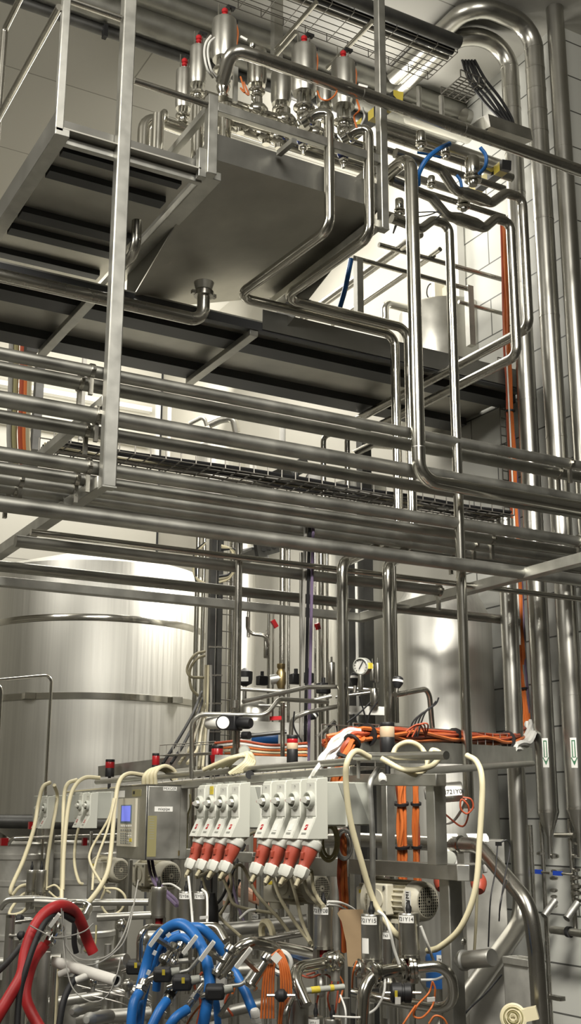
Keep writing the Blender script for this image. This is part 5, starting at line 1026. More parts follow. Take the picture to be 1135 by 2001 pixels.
for lb, x, y, dd in (('dark valve block left of the brass valve', 512, 1330, 7.6), ('black solenoid right of the brass valve', 578, 1327, 6.8), ('black solenoid behind the purple cables', 600, 1325, 6.9), ('small black solenoid by the dial gauge foot', 632, 1345, 6.6)):
    q = P(x, y, d=dd); t = thing('solenoid', lb, 'solenoid', q); MB().box(q, (.07, .05, .06)).build('coil', 'black', t, bev=.006); MB().tube([q, q+V((0, 0, .06))], .012, 8).build('plug', 'black', t)
for lb, p0_, p1_, h_, dd in (('square cross tube between the two dropped pipes', (674, 1388), (750, 1390), .045, 6.25), ('dull cross beam in the bay behind the regulator', (470, 1420), (600, 1426), .07, 6.9), ('long low beam behind the lamps at the skid edge', (420, 1485), (600, 1490), .05, 6.0)):
    t = thing('cross_beam', lb, 'beam', P(*p0_, d=dd)); MB().bar(P(*p0_, d=dd), P(*p1_, d=dd), .05, h_).build('square_tube', 'frame', t)
q = P(508, 1368, d=7.4); t = thing('steel_vessel', 'small steel vessel behind the rising pale pipe', 'vessel', q); MB().lathe([(.08, -.12), (.1, -.1), (.1, .0), (.07, .04), (.02, .06)], P(497, 1385, d=7.2), None, 22).build('shell', 'brushed', t)
q = P(520, 1443, d=7.2); t = thing('blue_motor', 'blue motor in shade behind the lamps', 'motor', q); MB().lathe([(.035, -.09), (.042, -.07), (.042, .07), (.035, .09)], P(520, 1442, d=7.2), RT, 22).build('body', 'bluepaint', t); MB().box(P(550, 1443, d=7.15), (.04, .01, .06), (RT, FW, UP)).build('label_plate', 'label', t)
for k, pts in enumerate(([(690, 1395, 6.1), (700, 1420, 6.1), (706, 1440, 6.1)], [(702, 1360, 6.1), (712, 1395, 6.1), (718, 1420, 6.1)], [(738, 1370, 6.0), (722, 1395, 6.0), (716, 1425, 6.0)], [(678, 1412, 6.0), (700, 1395, 6.0), (724, 1372, 6.0)], [(575, 1390, 6.2), (574, 1420, 6.2), (590, 1450, 6.2)], [(640, 1420, 6.4), (655, 1415, 6.4), (662, 1440, 6.4)])): cable('sensor_lead', ('thin black lead hanging from the dial gauge', 'black lead dropping past the cross tube', 'black lead slanting down to the level cables', 'thin black lead slanting across the cross tube', 'black lead curving down beside the red lever', 'black lead behind the first dropped pipe')[k], D(pts), .0045, 'black')
for k in range(6): cable('loose_cable', ('orange-brown cable lying along the rear beam, rearmost', 'white cable lying along the rear beam', 'second orange cable along the rear beam', 'cream cable along the rear beam', 'orange cable nearest the rail lamps', 'grey cable along the rear beam')[k], D([(420+5*k, 1452+5*k, 6.6), (470, 1448+6*k, 6.5), (530, 1456+5*k, 6.4), (600, 1452+6*k, 6.3)]), .007, ('orangedark', 'white', 'orange', 'cream', 'orange', 'greycable')[k])
# ================================================================== cream hoses thrown over the top rail
H = [('cream hose looping off the near end of the rail down to the floor valves', [(912, 1476, 4.5), (932, 1490, 4.45), (942, 1530, 4.4), (937, 1640, 4.35), (928, 1740, 4.3), (900, 1812, 4.3), (860, 1850, 4.35), (835, 1858, 4.4)], 12),
     ('cream hose hanging before the near enclosure down past the nearest motor', [(722, 1480, 4.6), (695, 1468, 4.55), (678, 1490, 4.5), (676, 1530, 4.5), (684, 1600, 4.5), (705, 1680, 4.5), (730, 1760, 4.5), (765, 1815, 4.45), (785, 1835, 4.45)], 12),
     ('cream hose loop lying over the near end of the rail', [(745, 1482, 4.6), (790, 1504, 4.55), (840, 1498, 4.5), (860, 1475, 4.5), (845, 1466, 4.52), (842, 1480, 4.5)], 11),
     ('cream hose arch standing above the near end of the rail', [(765, 1482, 4.6), (775, 1460, 4.62), (800, 1450, 4.6), (825, 1464, 4.6), (835, 1495, 4.55), (815, 1514, 4.55), (790, 1505, 4.55)], 10),
     ('cream hose over the far end of the rail, hanging to the kegs', [(190, 1530, 7.0), (165, 1535, 6.95), (155, 1570, 6.9), (140, 1640, 6.6), (118, 1710, 6.4), (105, 1745, 6.3)], 8) if 0 else ('cream hose dropping from the far end of the rail to the kegs', [(98, 1529, 7.3), (84, 1538, 7.25), (75, 1570, 7.2), (66, 1620, 7.0), (46, 1680, 6.8), (22, 1735, 6.6), (24, 1750, 6.6)], 8),
     ('twin cream hose straight down from the far rail, outer one', [(150, 1524, 6.9), (132, 1532, 6.85), (125, 1560, 6.8), (123, 1640, 6.5), (121, 1720, 6.3), (120, 1790, 5.9)], 8),
     ('twin cream hose straight down from the far rail, inner one', [(195, 1520, 6.8), (165, 1520, 6.75), (144, 1540, 6.7), (133, 1580, 6.6), (125, 1660, 6.4), (122, 1740, 6.2)], 8),
     ('cream hose beside the display, swinging down to the front valves', [(282, 1515, 6.5), (250, 1512, 6.4), (232, 1530, 6.3), (224, 1580, 6.2), (217, 1660, 6.0), (208, 1710, 5.7), (180, 1755, 5.3), (145, 1785, 5.0), (122, 1775, 4.95)], 9),
     ('thin cream hose hanging behind the middle socket pair', [(155, 1612, 7.0), (147, 1650, 6.9), (146, 1690, 6.8), (154, 1722, 6.7), (162, 1728, 6.7)], 6),
     ('cream hose dropping below the farthest socket pair', [(106, 1534, 7.3), (112, 1560, 7.4), (102, 1620, 7.2), (92, 1690, 7.0), (90, 1740, 6.9)], 7),
     ('grey-cream twisted lead looping below the display', [(222, 1560, 6.2), (212, 1600, 6.15), (178, 1660, 6.1), (178, 1690, 6.0), (205, 1735, 5.9), (215, 1745, 5.9)], 5),
     ('olive lead slanting below the display', [(225, 1560, 6.2), (210, 1620, 6.1), (186, 1690, 6.0), (180, 1740, 5.9)], 5),
     ('cream hose loop lying on the pipes by the kegs, outer', [(25, 1748, 6.4), (40, 1732, 6.4), (66, 1728, 6.4), (68, 1736, 6.4), (40, 1752, 6.4), (18, 1785, 6.3), (40, 1784, 6.3), (60, 1768, 6.3)], 6),
     ('yellowish lead coil on the pipes beside the small cylinders, outer', [(92, 1735, 6.2), (108, 1730, 6.2), (120, 1745, 6.2), (112, 1755, 6.2), (95, 1742, 6.2)], 4),
     ('yellowish lead coil on the pipes under the far motor', [(205, 1736, 5.6), (230, 1738, 5.6), (245, 1755, 5.6), (235, 1780, 5.6), (212, 1787, 5.6), (197, 1765, 5.6), (205, 1738, 5.6)], 5)]
for lb, pts, wd in H:
    q = D(pts); tag(MB().tube(spline(q, 7), R(q[len(q)//2], wd), 12).build('cream_hose', 'cream'), lb, 'hose')
for k in range(4): q = D([(280+8*k, 1535, 6.3), (283+7*k, 1515-2*k, 6.3), (300+7*k, 1503-2*k, 6.35), (322+6*k, 1506, 6.4), (338+2*k, 1524, 6.4)]); tag(MB().tube(spline(q, 6), .0115, 10).build('hose_loop', 'cream'), ('cream hose hank over the control cabinet, first turn', 'cream hose hank over the control cabinet, second turn', 'cream hose hank over the control cabinet, third turn', 'cream hose hank over the control cabinet, last turn')[k], 'hose')
for k in range(5): q = D([(398+12*k, 1504-2*k, 5.75), (425+10*k, 1492-3*k, 5.7), (455+8*k, 1480-2*k, 5.65), (480+4*k, 1476+3*k, 5.65), (478+3*k, 1490+2*k, 5.6), (448+6*k, 1512-k, 5.6)]); tag(MB().tube(spline(q, 6), .0105, 10).build('hose_loop', 'cream'), ('cream hose coil before the dial, lowest turn', 'cream hose coil before the dial, second turn', 'cream hose coil before the dial, middle turn', 'cream hose coil before the dial, fourth turn', 'cream hose coil before the dial, top turn')[k], 'hose')
q = D([(727, 1512, 4.65), (722, 1530, 4.62), (722, 1545, 4.6)]); lp_('bent grey conduit hanging before the near portal', [(738, 1503, 4.7), (722, 1528, 4.62), (728, 1640, 4.6), (728, 1772, 4.6)], 11, 'galv', .04, 'conduit')
q = P(747, 1520, d=4.6); t = thing('spray_nozzle', 'small pale nozzle cap on the near portal', 'nozzle', q); MB().lathe([(.012, -.02), (.017, 0), (.017, .02), (.012, .025)], q, V((-.3, -.6, -.6)), 14).build('nozzle_cap', 'white', t)
# ================================================================== labelled actuators and front pipework
def act(label, cx, top, bot, wd, dd, txt=None, red=True, side=0, sticker=False, knob=True):
    b = P(cx, bot, d=dd); r = R(b, wd); h = go(b, 'Z', top).z-b.z; t = thing('valve_actuator', label, 'actuator', b, 'upright steel actuators of the skid')
    MB().lathe([(r*.97, 0), (r, .006), (r, h*.80), (r*1.015, h*.82), (r*1.015, h*.97), (r*.96, h), (r*.2, h)], b, None, 32).build('cylinder', 'brushed', t)
    if knob: MB().lathe([(r*.22, h), (r*.30, h+.008), (r*.30, h+.02), (r*.16, h+.03), (r*.14, h+.045)], b, None, 12).build('top_plug', 'black', t)
    MB().lathe([(r*1.03, -.012), (r*1.03, .0)], b, None, 32).build('base_flange', 'steel', t)
    am = math.atan2(-b.y, -b.x)-.15
    for s_ in (-1, 1): e = V((math.cos(am+s_*1.4), math.sin(am+s_*1.4), 0)); MB().box(b+e*r*.7-V((0, 0, .035)), (.014, .03, .05)).build('yoke_arm', 'steel', t)
    if red: MB().lathe([(r*.42, -.04), (r*.42, -.012)], b, None, 16).build('red_insert', 'capred', t)
    MB().lathe([(r*.8, -.10), (r*.95, -.085), (r*.95, -.06), (r*.5, -.05), (r*.3, -.03)], b, None, 24).build('valve_neck', 'polished', t)
    if txt:
        wrap(t, b+V((0, 0, h*.865)), r*1.016, h*.18, am-1.0, am+.62); wraptext(t, txt, b+V((0, 0, h*.865)), r*1.016, r*(.50 if len(txt) > 5 else .55), am-.19)
    if sticker: wrap(t, b+V((0, 0, h*.30)), r, h*.34, am-.95, am-.15, 'label', 'type_plate')
    return t, b, r, h
act('upright actuator labelled 721Y08 behind the brown cardboard', 632, 1768, 1848, 40, 4.55, '721Y08')
act('upright actuator labelled 721Y15 in front of the brown cardboard', 727, 1786, 1873, 42, 4.3, '721Y15', sticker=True)
act('upright actuator labelled 721Y14 below the nearest motor grille', 800, 1784, 1865, 41, 4.35, '721Y14')
act('thinner upright actuator labelled Y63 between its two labelled neighbours', 758, 1818, 1890, 22, 4.7, 'Y63', False, knob=False)
act('upright actuator labelled 72Y06 under the control cabinet', 362, 1742, 1805, 28, 5.2, '72Y06', False)
act('upright actuator labelled 72Y07 beside the black strap, under the plugs', 392, 1742, 1805, 28, 5.15, '72Y07', False)
act('unlabelled upright actuator under the purple cables', 309, 1733, 1788, 30, 5.3, None, True)
act('small upright actuator by the kegs, farther of a pair', 60, 1700, 1738, 19, 6.3, None, False); act('small upright actuator by the kegs, nearer of a pair', 79, 1700, 1742, 20, 6.2, None, False)
act('actuator top labelled Y01 at the very bottom beside the big upright pipe', 617, 1986, 2070, 30, 4.15, 'Y01', False)
act('plain actuator lid at the very bottom beside the Y01 one', 650, 1990, 2070, 36, 4.1, None, False)
act('shadowed actuator labelled 2Y63 under the crossing leads', 500, 1785, 1830, 18, 5.6, '2Y63', False)
# lying actuators
def lying(label, x0_, y0_, d0, x1_, y1_, d1, wd, txt=None, mat='brushed', fl=True):
    a, b = P(x0_, y0_, d=d0), P(x1_, y1_, d=d1); ax = (b-a).normalized(); L_ = (b-a).length; r = R(a, wd); t = thing('lying_actuator', label, 'actuator', a.lerp(b, .5)-V((0, 0, r)))
    MB().lathe([(r*.94, 0), (r, .006), (r, L_-.006), (r*.92, L_), (r*.3, L_)], a, ax, 28).build('cylinder', mat, t)
    if fl: MB().lathe([(r*.5, -.05), (r*1.15, -.02), (r*1.15, -.006), (r*.9, 0)], a, ax, 28).build('mount_flange', 'galv', t)
    if txt:
        rt = ax if ax.dot(RT) > 0 else -ax; vw = (EYE-a.lerp(b, .5)); nn = (vw-rt*vw.dot(rt)).normalized(); up_ = nn.cross(rt); c = a.lerp(b, .5)+nn*(r+.001)
        lpl = MB().box(c, (L_*.86, r*.75, .002), (rt, up_, nn)).build('label_plate', 'label', t); text(lpl, txt, c+nn*.002, rt, up_, r*.62)
    return t
lying('horizontal actuator labelled 72M721Y09 beyond the near portal', 852, 1550, 5.0, 903, 1546, 5.0, 38, '72M721Y09')
lying('horizontal grey actuator reaching from the near post toward the steel bin', 911, 1876, 4.35, 962, 1871, 4.25, 34, mat='dull')
lying('horizontal pale actuator with a small label behind the blue hoses', 200, 1886, 4.75, 248, 1878, 4.7, 29)
lying('lying actuator with a red tip at the lower edge, upper of a pair', 150, 1975, 4.4, 190, 1965, 4.6, 20); lying('lying actuator with a red tip at the lower edge, lower of a pair', 178, 1992, 4.3, 215, 1985, 4.5, 24)
cable('air_hose', 'white hose curving from the far horizontal actuator', D([(866, 1610, 5.2), (885, 1605, 5.1), (903, 1580, 5.0), (910, 1560, 4.95)]), .006, 'white', 'hose'); q = D([(904, 1558, 4.95), (920, 1562, 4.95), (924, 1578, 4.95), (912, 1590, 4.95), (900, 1580, 4.95), (902, 1562, 4.95), (916, 1580, 4.95), (904, 1615, 5.0), (868, 1590, 5.1)]); cable('sensor_lead', 'pinkish lead coiled at the end of the far horizontal actuator', q, .004, 'orangedark')
# polished front pipes
def fp_(label, pts, wd, mat='polished', bend=.07, rings=()):
    q = D(pts); r = R(q[0], wd); o = pipe('product_pipe', label, q, r, mat, bend, n=22)
    for i, f, k in rings: ring(o, 'clamp_ring', q[i].lerp(q[i+1], f), q[i+1]-q[i], r*k, .018, 'polished', lip=.006)
    return o
fp_('polished pipe elbowing from the 721Y08 valve into the thick upright sleeve', [(652, 1879, 4.45), (566, 1893, 4.3), (598, 1965, 4.2)], 23, bend=.09, rings=((0, .05, 1.5), (0, .13, 1.35)))
a = P(585, 2070, d=4.2); o = pipe('product_pipe', 'thick upright steel sleeve at the lower edge below the polished elbow', [a, go(a, 'Z', 1952)], R(a, 39), 'brushed', 0, n=28)
fp_('slim upright pipe hugging the thick sleeve', [(556, 2060, 4.15), (558, 1975, 4.15), (570, 1952, 4.2)], 12, 'steel', .04)
fp_('polished pipe bending down from under the 721Y15 valve', [(790, 1893, 4.3), (712, 1905, 4.2), (704, 2060, 4.1)], 25, bend=.10, rings=((0, .80, 1.5), (0, .70, 1.35), (0, .12, 1.6)))
fp_('polished loop pipe turning back under itself beside the near post', [(800, 1893, 4.3), (880, 1884, 4.3), (889, 1975, 4.3), (770, 1957, 4.4), (690, 1940, 4.5)], 21, bend=.07, rings=((0, .05, 1.6), (0, .14, 1.45)))
fp_('hazy big pipe running level behind the coiled leads, bending down beyond the near post', [(520, 1648, 6.4), (700, 1641, 6.1), (935, 1652, 5.6), (1035, 1768, 5.2), (1047, 1860, 5.15), (1060, 2060, 5.1)], 26, 'steel', .16, rings=((1, .86, 1.04),))
fp_('polished hook pipe arching over toward the upright grip valve', [(432, 1902, 4.4), (478, 1838, 4.4), (540, 1852, 4.45), (548, 1900, 4.5)], 24, bend=.07)
fp_('white-topped bent pipe emerging behind the blue hoses', [(372, 1812, 4.9), (425, 1812, 4.85), (440, 1840, 4.8)], 20, 'polished', .05)
fp_('small polished hooped pipe left of the blue hoses', [(272, 1900, 4.6), (273, 1812, 4.6), (312, 1812, 4.7)], 13, bend=.06)
fp_('polished thick stub leading into the 721Y08 valve', [(545, 1860, 4.75), (632, 1878, 4.6)], 40, bend=0)
fp_('dark level pipe behind the polished hook pipe', [(420, 1818, 5.4), (535, 1808, 5.4), (600, 1800, 5.4)], 26, 'dull', 0)
fp_('dim round pipe lying above the polished hook, with a pale collar', [(505, 1838, 5.0), (600, 1822, 5.0)], 14, 'steel', 0)
q = P(522, 1825, d=5.05); t = thing('pipe_collar', 'pale round collar resting on the dark level pipe', 'collar', q); MB().torus(q, (RT+FW*.6).normalized(), .05, .016).build('collar_ring', 'cream', t)
fp_('level pipe over the floor pipes at the left, farther one', [(0, 1775, 5.6), (12, 1758, 5.6), (70, 1756, 5.6), (130, 1764, 5.5), (290, 1763, 5.5)], 13, 'brushed', .05)
fp_('fat reducer pipe section beside the small cylinder pair', [(68, 1762, 5.4), (130, 1765, 5.4)], 19, 'brushed', 0)
fp_('dull level pipe under the farther one', [(190, 1793, 5.3), (300, 1788, 5.3)], 15, 'brushed', 0)
fp_('dim level pipe leading below the 72Y06 actuator', [(290, 1830, 5.1), (420, 1822, 5.1)], 22, 'dull', 0)
fp_('thin hooped pipe beside the left edge stand pipe', [(20, 1835, 4.8), (22, 1803, 4.8), (70, 1797, 4.8)], 7, 'steel', .03)
fp_('short polished elbow with a pale end below the far coil', [(128, 1790, 5.0), (140, 1765, 5.0), (178, 1768, 5.0), (166, 1792, 4.9)], 15, 'polished', .04)
for k, (x, y0_, wd, dd) in enumerate(((4, 1790, 19, 4.6), (19, 1836, 13, 4.8), (76, 1860, 24, 4.7), (98, 1872, 15, 4.5), (105, 1880, 6, 4.45), (202, 1845, 14, 4.9), (233, 1820, 13, 5.0), (306, 1900, 26, 4.7), (338, 1920, 17, 4.8), (290, 1880, 14, 4.9), (345, 1860, 12, 5.1), (215, 1900, 11, 5.0), (268, 1850, 9, 5.2), (460, 1905, 14, 5.0), (720, 1960, 26, 4.6), (770, 1960, 16, 4.7), (865, 1900, 8, 4.9), (675, 1950, 20, 5.0), (40, 1850, 9, 5.1))):
    a = P(x, 2070, d=dd); o = pipe('stand_pipe', ('stout stand pipe at the left edge of the photo', 'thinner stand pipe beside the edge one', 'broad stand pipe between the red hose legs', 'stand pipe with a bright rim right of the red hose', 'pale thin rod beside the rimmed stand pipe', 'stand pipe under the wire loops', 'stand pipe farther back under the wire loops', 'broad dusty stand pipe behind the blue hoses', 'dim stand pipe between the blue hose and the black grips', 'slim stand pipe rising into the small hooped pipe', 'stand pipe behind the black grip valves', 'thin stand pipe crossing the lying actuator', 'slim stand pipe left of the small hooped pipe', 'stand pipe beneath the grip valve', 'dark stand pipe below the loop pipe', 'slim dark stand pipe below the black sensor', 'thin bright rod inside the loop pipe', 'dark stand pipe behind the sleeve and lids', 'slim rod near the left edge')[k], [a, go(a, 'Z', y0_)], R(a, wd), 'cream' if k == 4 else ('dull' if k % 3 == 2 else 'brushed'), 0)
    if k in (0, 3): ring(o, 'rim', go(a, 'Z', y0_), V((0, 0, 1)), R(a, wd)*1.05, .01, 'polished')
q = P(148, 1902, d=4.4); a, b = P(108, 1880, d=4.5), P(228, 1917, d=4.25); t = thing('pale_manifold', 'long pale plastic manifold tube lying in front with an open dark end', 'manifold', a); ax = (b-a).normalized(); L_ = (b-a).length
MB().lathe([(.018, 0), (.021, .004), (.021, L_), (.016, L_), (.016, L_-.02)], a, ax, 22).build('tube', 'pvc', t); MB().lathe([(.016, L_-.006), (0, L_-.006)], a, ax, 18).build('open_end', 'black', t)
for f in (.33, .62): c = a+ax*(L_*f); MB().tube([c, c-RT*.06-UP*.025], .013, 12).build('side_spout', 'pvc', t)
# ------------------------------------------------------------------ coloured hoses in front
def hose(label, pts, wd, mat, mark=None):
    q = D(pts); s_ = spline(q, 8); o = tag(MB().tube(s_, R(q[len(q)//2], wd), 16).build('product_hose', mat), label, 'hose'); return o, s_, R(q[len(q)//2], wd)
hose('thick red hose swung over the front pipes and down off the lower edge', [(182, 1862, 4.7), (170, 1835, 4.7), (158, 1802, 4.65), (142, 1778, 4.6), (118, 1770, 4.5), (90, 1783, 4.45), (66, 1815, 4.4), (50, 1860, 4.35), (42, 1905, 4.3), (20, 1945, 4.25), (-10, 1995, 4.2), (-40, 2050, 4.2)], 23, 'redhose')
hose('second red hose leg rising behind the black hose to the front clamp', [(88, 1845, 4.5), (68, 1872, 4.42), (56, 1905, 4.38), (50, 1945, 4.33), (62, 1980, 4.3), (85, 2020, 4.25)], 22, 'redhose')
hose('black hose riding along the red one', [(142, 1798, 4.6), (115, 1785, 4.5), (90, 1800, 4.42), (70, 1838, 4.36), (52, 1890, 4.3), (38, 1945, 4.26), (32, 2030, 4.2)], 12, 'rubber')
hose('black hose entering from the left edge to a steel coupling', [(-20, 1912, 4.3), (10, 1885, 4.4), (40, 1850, 4.55)], 12, 'rubber')
hose('black hose slanting down below the pale manifold', [(152, 1906, 4.4), (135, 1930, 4.35), (122, 1965, 4.3), (112, 2030, 4.25)], 13, 'rubber')
hose('black hose stub going down behind the red arch', [(146, 1800, 4.75), (145, 1840, 4.75), (149, 1862, 4.75)], 11, 'rubber')
b1_, sp1, rb = hose('outermost blue hose arching over the grip valves', [(262, 2040, 4.3), (270, 1960, 4.4), (285, 1890, 4.5), (305, 1835, 4.5), (345, 1806, 4.45), (375, 1820, 4.4), (400, 1865, 4.3), (410, 1920, 4.25), (402, 1975, 4.2), (390, 2040, 4.2)], 22, 'bluehose')
hose('blue hose nested just inside the outermost arch', [(270, 2040, 4.5), (280, 1955, 4.55), (300, 1880, 4.6), (322, 1838, 4.6), (352, 1824, 4.6)], 14, 'bluehose')
hose('innermost blue hose bending into the small arch', [(305, 1935, 4.7), (312, 1880, 4.7), (328, 1848, 4.6), (355, 1832, 4.55), (378, 1846, 4.5)], 17, 'bluehose')
hose('blue hose swinging away to the right behind the levers', [(368, 1812, 4.6), (395, 1815, 4.6), (425, 1845, 4.6), (452, 1890, 4.6), (475, 1930, 4.55), (490, 1965, 4.5), (500, 1990, 4.5)], 19, 'bluehose')
hose('blue hose leg ending in a steel coupling at the lower left of the arch', [(272, 1940, 4.3), (260, 1965, 4.25), (254, 2040, 4.2)], 20, 'bluehose')
hose('blue hose below the black grip, slanting off the lower edge', [(326, 1955, 4.2), (310, 1978, 4.15), (285, 2030, 4.1)], 19, 'bluehose')
hose('blue hose below the slanting coupling, nearest the middle of the lower edge', [(366, 1972, 4.15), (340, 1992, 4.1), (312, 2040, 4.1)], 19, 'bluehose')
hose('blue hose dropping straight behind the slanted lever', [(418, 1940, 4.4), (424, 1975, 4.4), (428, 2040, 4.4)], 14, 'bluehose')
for k, pts in enumerate(([(326, 1830, 4.42), (333, 1824, 4.42)], [(300, 1866, 4.45), (304, 1858, 4.45)], [(288, 1905, 4.44), (292, 1896, 4.44)])):
    p_, q_ = D(pts); tag(MB().bar(p_, q_, .014, .003, FW).build('hose_print', 'hosemark'), ('white print on the outer blue hose, uppermost', 'white print on the outer blue hose, middle', 'white print on the outer blue hose, lowest')[k], 'print')
# couplings
def coup(label, x0_, y0_, d0, x1_, y1_, d1, wd, mat='steel'):
    a, b = P(x0_, y0_, d=d0), P(x1_, y1_, d=d1); ax = (b-a).normalized(); L_ = (b-a).length; r = R(a, wd); t = thing('hose_coupling', label, 'coupling', a.lerp(b, .5))
    MB().lathe([(r*.8, 0), (r, L_*.05), (r, L_*.35), (r*.75, L_*.4), (r*.75, L_*.6), (r*1.05, L_*.63), (r*1.05, L_*.92), (r*.8, L_)], a, ax, 20).build('ferrule', mat, t)
    MB().lathe([(r*1.15, L_*.38), (r*1.15, L_*.6)], a, ax, 6).build('hex_nut', mat, t)
coup('steel coupling at the top of the lower-left blue hose leg', 270, 1950, 4.3, 284, 1915, 4.35, 22); coup('steel coupling of the black hose from the left edge', 38, 1853, 4.55, 50, 1836, 4.6, 12)
coup('square steel coupling above the blue hose under the black grip', 322, 1960, 4.2, 342, 1932, 4.25, 22, 'polished'); coup('long slanting coupling feeding the middle blue hose', 360, 1976, 4.15, 398, 1925, 4.3, 15); coup('white-ended coupling at the tip of the right-hand blue hose', 504, 2010, 4.4, 497, 1972, 4.4, 18, 'white'); coup('steel clamp where the red hose leg meets the front pipe', 82, 1850, 4.5, 100, 1828, 4.5, 22, 'brushed'); coup('steel coupling of the slanting black hose', 150, 1908, 4.4, 168, 1893, 4.4, 15, 'galv'); coup('second steel coupling behind the slanting black hose', 135, 1905, 4.5, 130, 1890, 4.5, 16, 'galv')
# T-handled valves
def tval(label, hx0, hy0, hx1, hy1, sx, sy, bx0, by0, bx1, by1, dd, wd=24):
    t = thing('handled_valve', label, 'valve', P(bx0, by0, d=dd)); r = wd/2*dd/F
    a, b = P(bx0, by0, d=dd), P(bx1, by1, d=dd-.04); ax = (b-a).normalized(); L_ = (b-a).length
    MB().lathe([(r*.72, 0), (r*.72, L_)], a, ax, 22).build('valve_tube', 'polished', t); MB().lathe([(r*1.25, -.014), (r*1.3, -.008), (r*1.3, .008), (r*.9, .016)], a, ax, 24).build('upper_clamp', 'polished', t); MB().lathe([(r*1.15, L_-.008), (r*1.25, L_), (r*1.0, L_+.012)], b-ax*L_, ax, 24).build('lower_clamp', 'polished', t)
    h0, h1 = P(hx0, hy0, d=dd-.1), P(hx1, hy1, d=dd-.1); MB().bar(h0, h1, .014, .016, FW).build('handle_bar', 'white', t); m_ = h0.lerp(h1, .5); MB().bar(m_, P(sx, sy, d=dd-.02), .014, .018, FW).build('handle_stem', 'steel', t)
tval('lever valve farthest along, before the small hooped pipe', 293, 1848, 316, 1817, 335, 1852, 338, 1855, 322, 1875, 4.35, 20)
tval('lever valve whose white bar crosses the middle of the blue arch', 358, 1863, 384, 1829, 372, 1872, 352, 1850, 340, 1880, 4.4, 14)
tval('lever valve with its bar just right of the blue arch', 391, 1876, 418, 1840, 440, 1880, 452, 1857, 424, 1902, 4.3, 24)
tval('lever valve beside the orange hank, nearest the polished hook', 461, 1890, 490, 1853, 506, 1900, 524, 1874, 490, 1925, 4.25, 25)
tval('lever valve by the red hose, its bar lying over the black hose', 98, 1810, 116, 1786, 108, 1820, 112, 1815, 98, 1838, 4.45, 20)
tag(MB().bar(P(428, 1986, d=4.1), P(456, 1945, d=4.15), .014, .016, FW).build('lever_bar', 'steel'), 'bare steel lever bar slanting at the lower edge', 'lever')
# black grips
def grip(label, x, y, dd, w_, yellow=True):
    q = P(x, y, d=dd); s_ = w_*dd/F; t = thing('black_grip', label, 'actuator', q-V((0, 0, s_*.4)), 'black box actuators')
    MB().box(q, (s_, s_*.7, s_*.72), (RT, FW, UP)).build('housing', 'rubber', t, bev=s_*.16); MB().lathe([(s_*.18, s_*.45), (s_*.24, s_*.5), (s_*.2, s_*.95)], q, RT*.95+UP*.2, 14).build('shaft_boot', 'greydark', t); MB().lathe([(s_*.12, -s_*.8), (s_*.16, -s_*.45)], q, RT*.9+UP*.3, 12).build('stub_shaft', 'steel', t)
    if yellow: MB().box(q+UP*(s_*.25)-FW*(s_*.36)+RT*(s_*.08), (s_*.16, s_*.01, s_*.3), (RT, FW, UP)).build('yellow_sticker', 'yellow', t)
grip('black box actuator with yellow sticker, left-hand above the square coupling', 318, 1904, 4.25, 36); grip('black box actuator with yellow sticker, lower one in the blue arch', 356, 1920, 4.2, 38); grip('black box actuator without sticker, right of the blue arch', 420, 1938, 4.2, 38, False); grip('black box actuator with yellow sticker, beside the pale lying actuator', 264, 1890, 4.6, 34); grip('black box actuator half hidden behind the lever valve in the arch', 345, 1868, 4.5, 26)
lp_('pale bent rod between the black actuators, rising to the white lever bar', [(345, 1902, 4.25), (370, 1896, 4.25), (390, 1872, 4.25)], 8, 'galv', .03, 'rod'); lp_('pale bent rod reaching from the stickerless black actuator up to the lever valve', [(440, 1928, 4.2), (474, 1924, 4.2), (492, 1898, 4.25), (505, 1890, 4.3)], 8, 'galv', .03, 'rod'); lp_('dusty square arm under the first lever valve', [(335, 1880, 4.4), (380, 1876, 4.4)], 10, 'dull', 0, 'rod'); lp_('steel spindle slanting below the first lever valve', [(318, 1885, 4.3), (285, 1920, 4.3)], 10, 'steel', 0, 'rod')
for lb, x, y, dd, r_ in (('dark rubber ball knob beside the thick sleeve', 549, 1945, 4.15, .022), ('black hand wheel behind the red hose', 42, 1828, 4.7, .018), ('black hand wheel under the thin hooped pipe', 38, 1796, 4.85, .02)):
    q = P(x, y, d=dd); t = thing('knob', lb, 'knob', q-V((0, 0, r_))); MB().lathe([(r_*.4, -r_), (r_, -r_*.4), (r_, r_*.4), (r_*.4, r_)], q, RT, 18).build('ball', 'rubber', t); MB().tube([q-RT*.05, q+RT*.05], .006, 8).build('spindle', 'steel', t)
# black level sensor with yellow sticker on the near loop
q = P(782, 1940, d=4.2); ax = RT; t = thing('level_sensor', 'black cylindrical sensor with a yellow sticker inside the near loop pipe', 'sensor', q-V((0, 0, .035))); MB().lathe([(.024, -.036), (.034, -.03), (.034, .004), (.030, .006), (.030, .012), (.034, .014), (.034, .036), (.024, .042)], q, ax, 26).build('housing', 'black', t); MB().tube([q-RT*.055, q+RT*.075], .006, 8).build('spindle', 'steel', t)
MB().box(q-FW*.033-RT*.018+UP*.010, (.010, .002, .022), (RT, FW, UP)).build('yellow_sticker', 'yellow', t); MB().box(q-FW*.0335-RT*.012-UP*.014, (.020, .002, .026), (RT, FW, UP)).build('grey_label', 'white', t)
# cardboard sheet
o_ = P(690, 1830, d=4.55); hh = V((FW.x, FW.y, 0)).normalized(); poly = [(-.062, .085), (-.048, .10), (.04, .10), (.04, -.115), (-.022, -.11), (-.028, -.02), (-.045, .055)]
tag(MB().prism(poly, o_, RT, V((0, 0, 1)), hh, .006).build('cardboard_sheet', 'card'), 'torn sheet of brown cardboard stuck behind the 721Y15 actuator', 'cardboard')
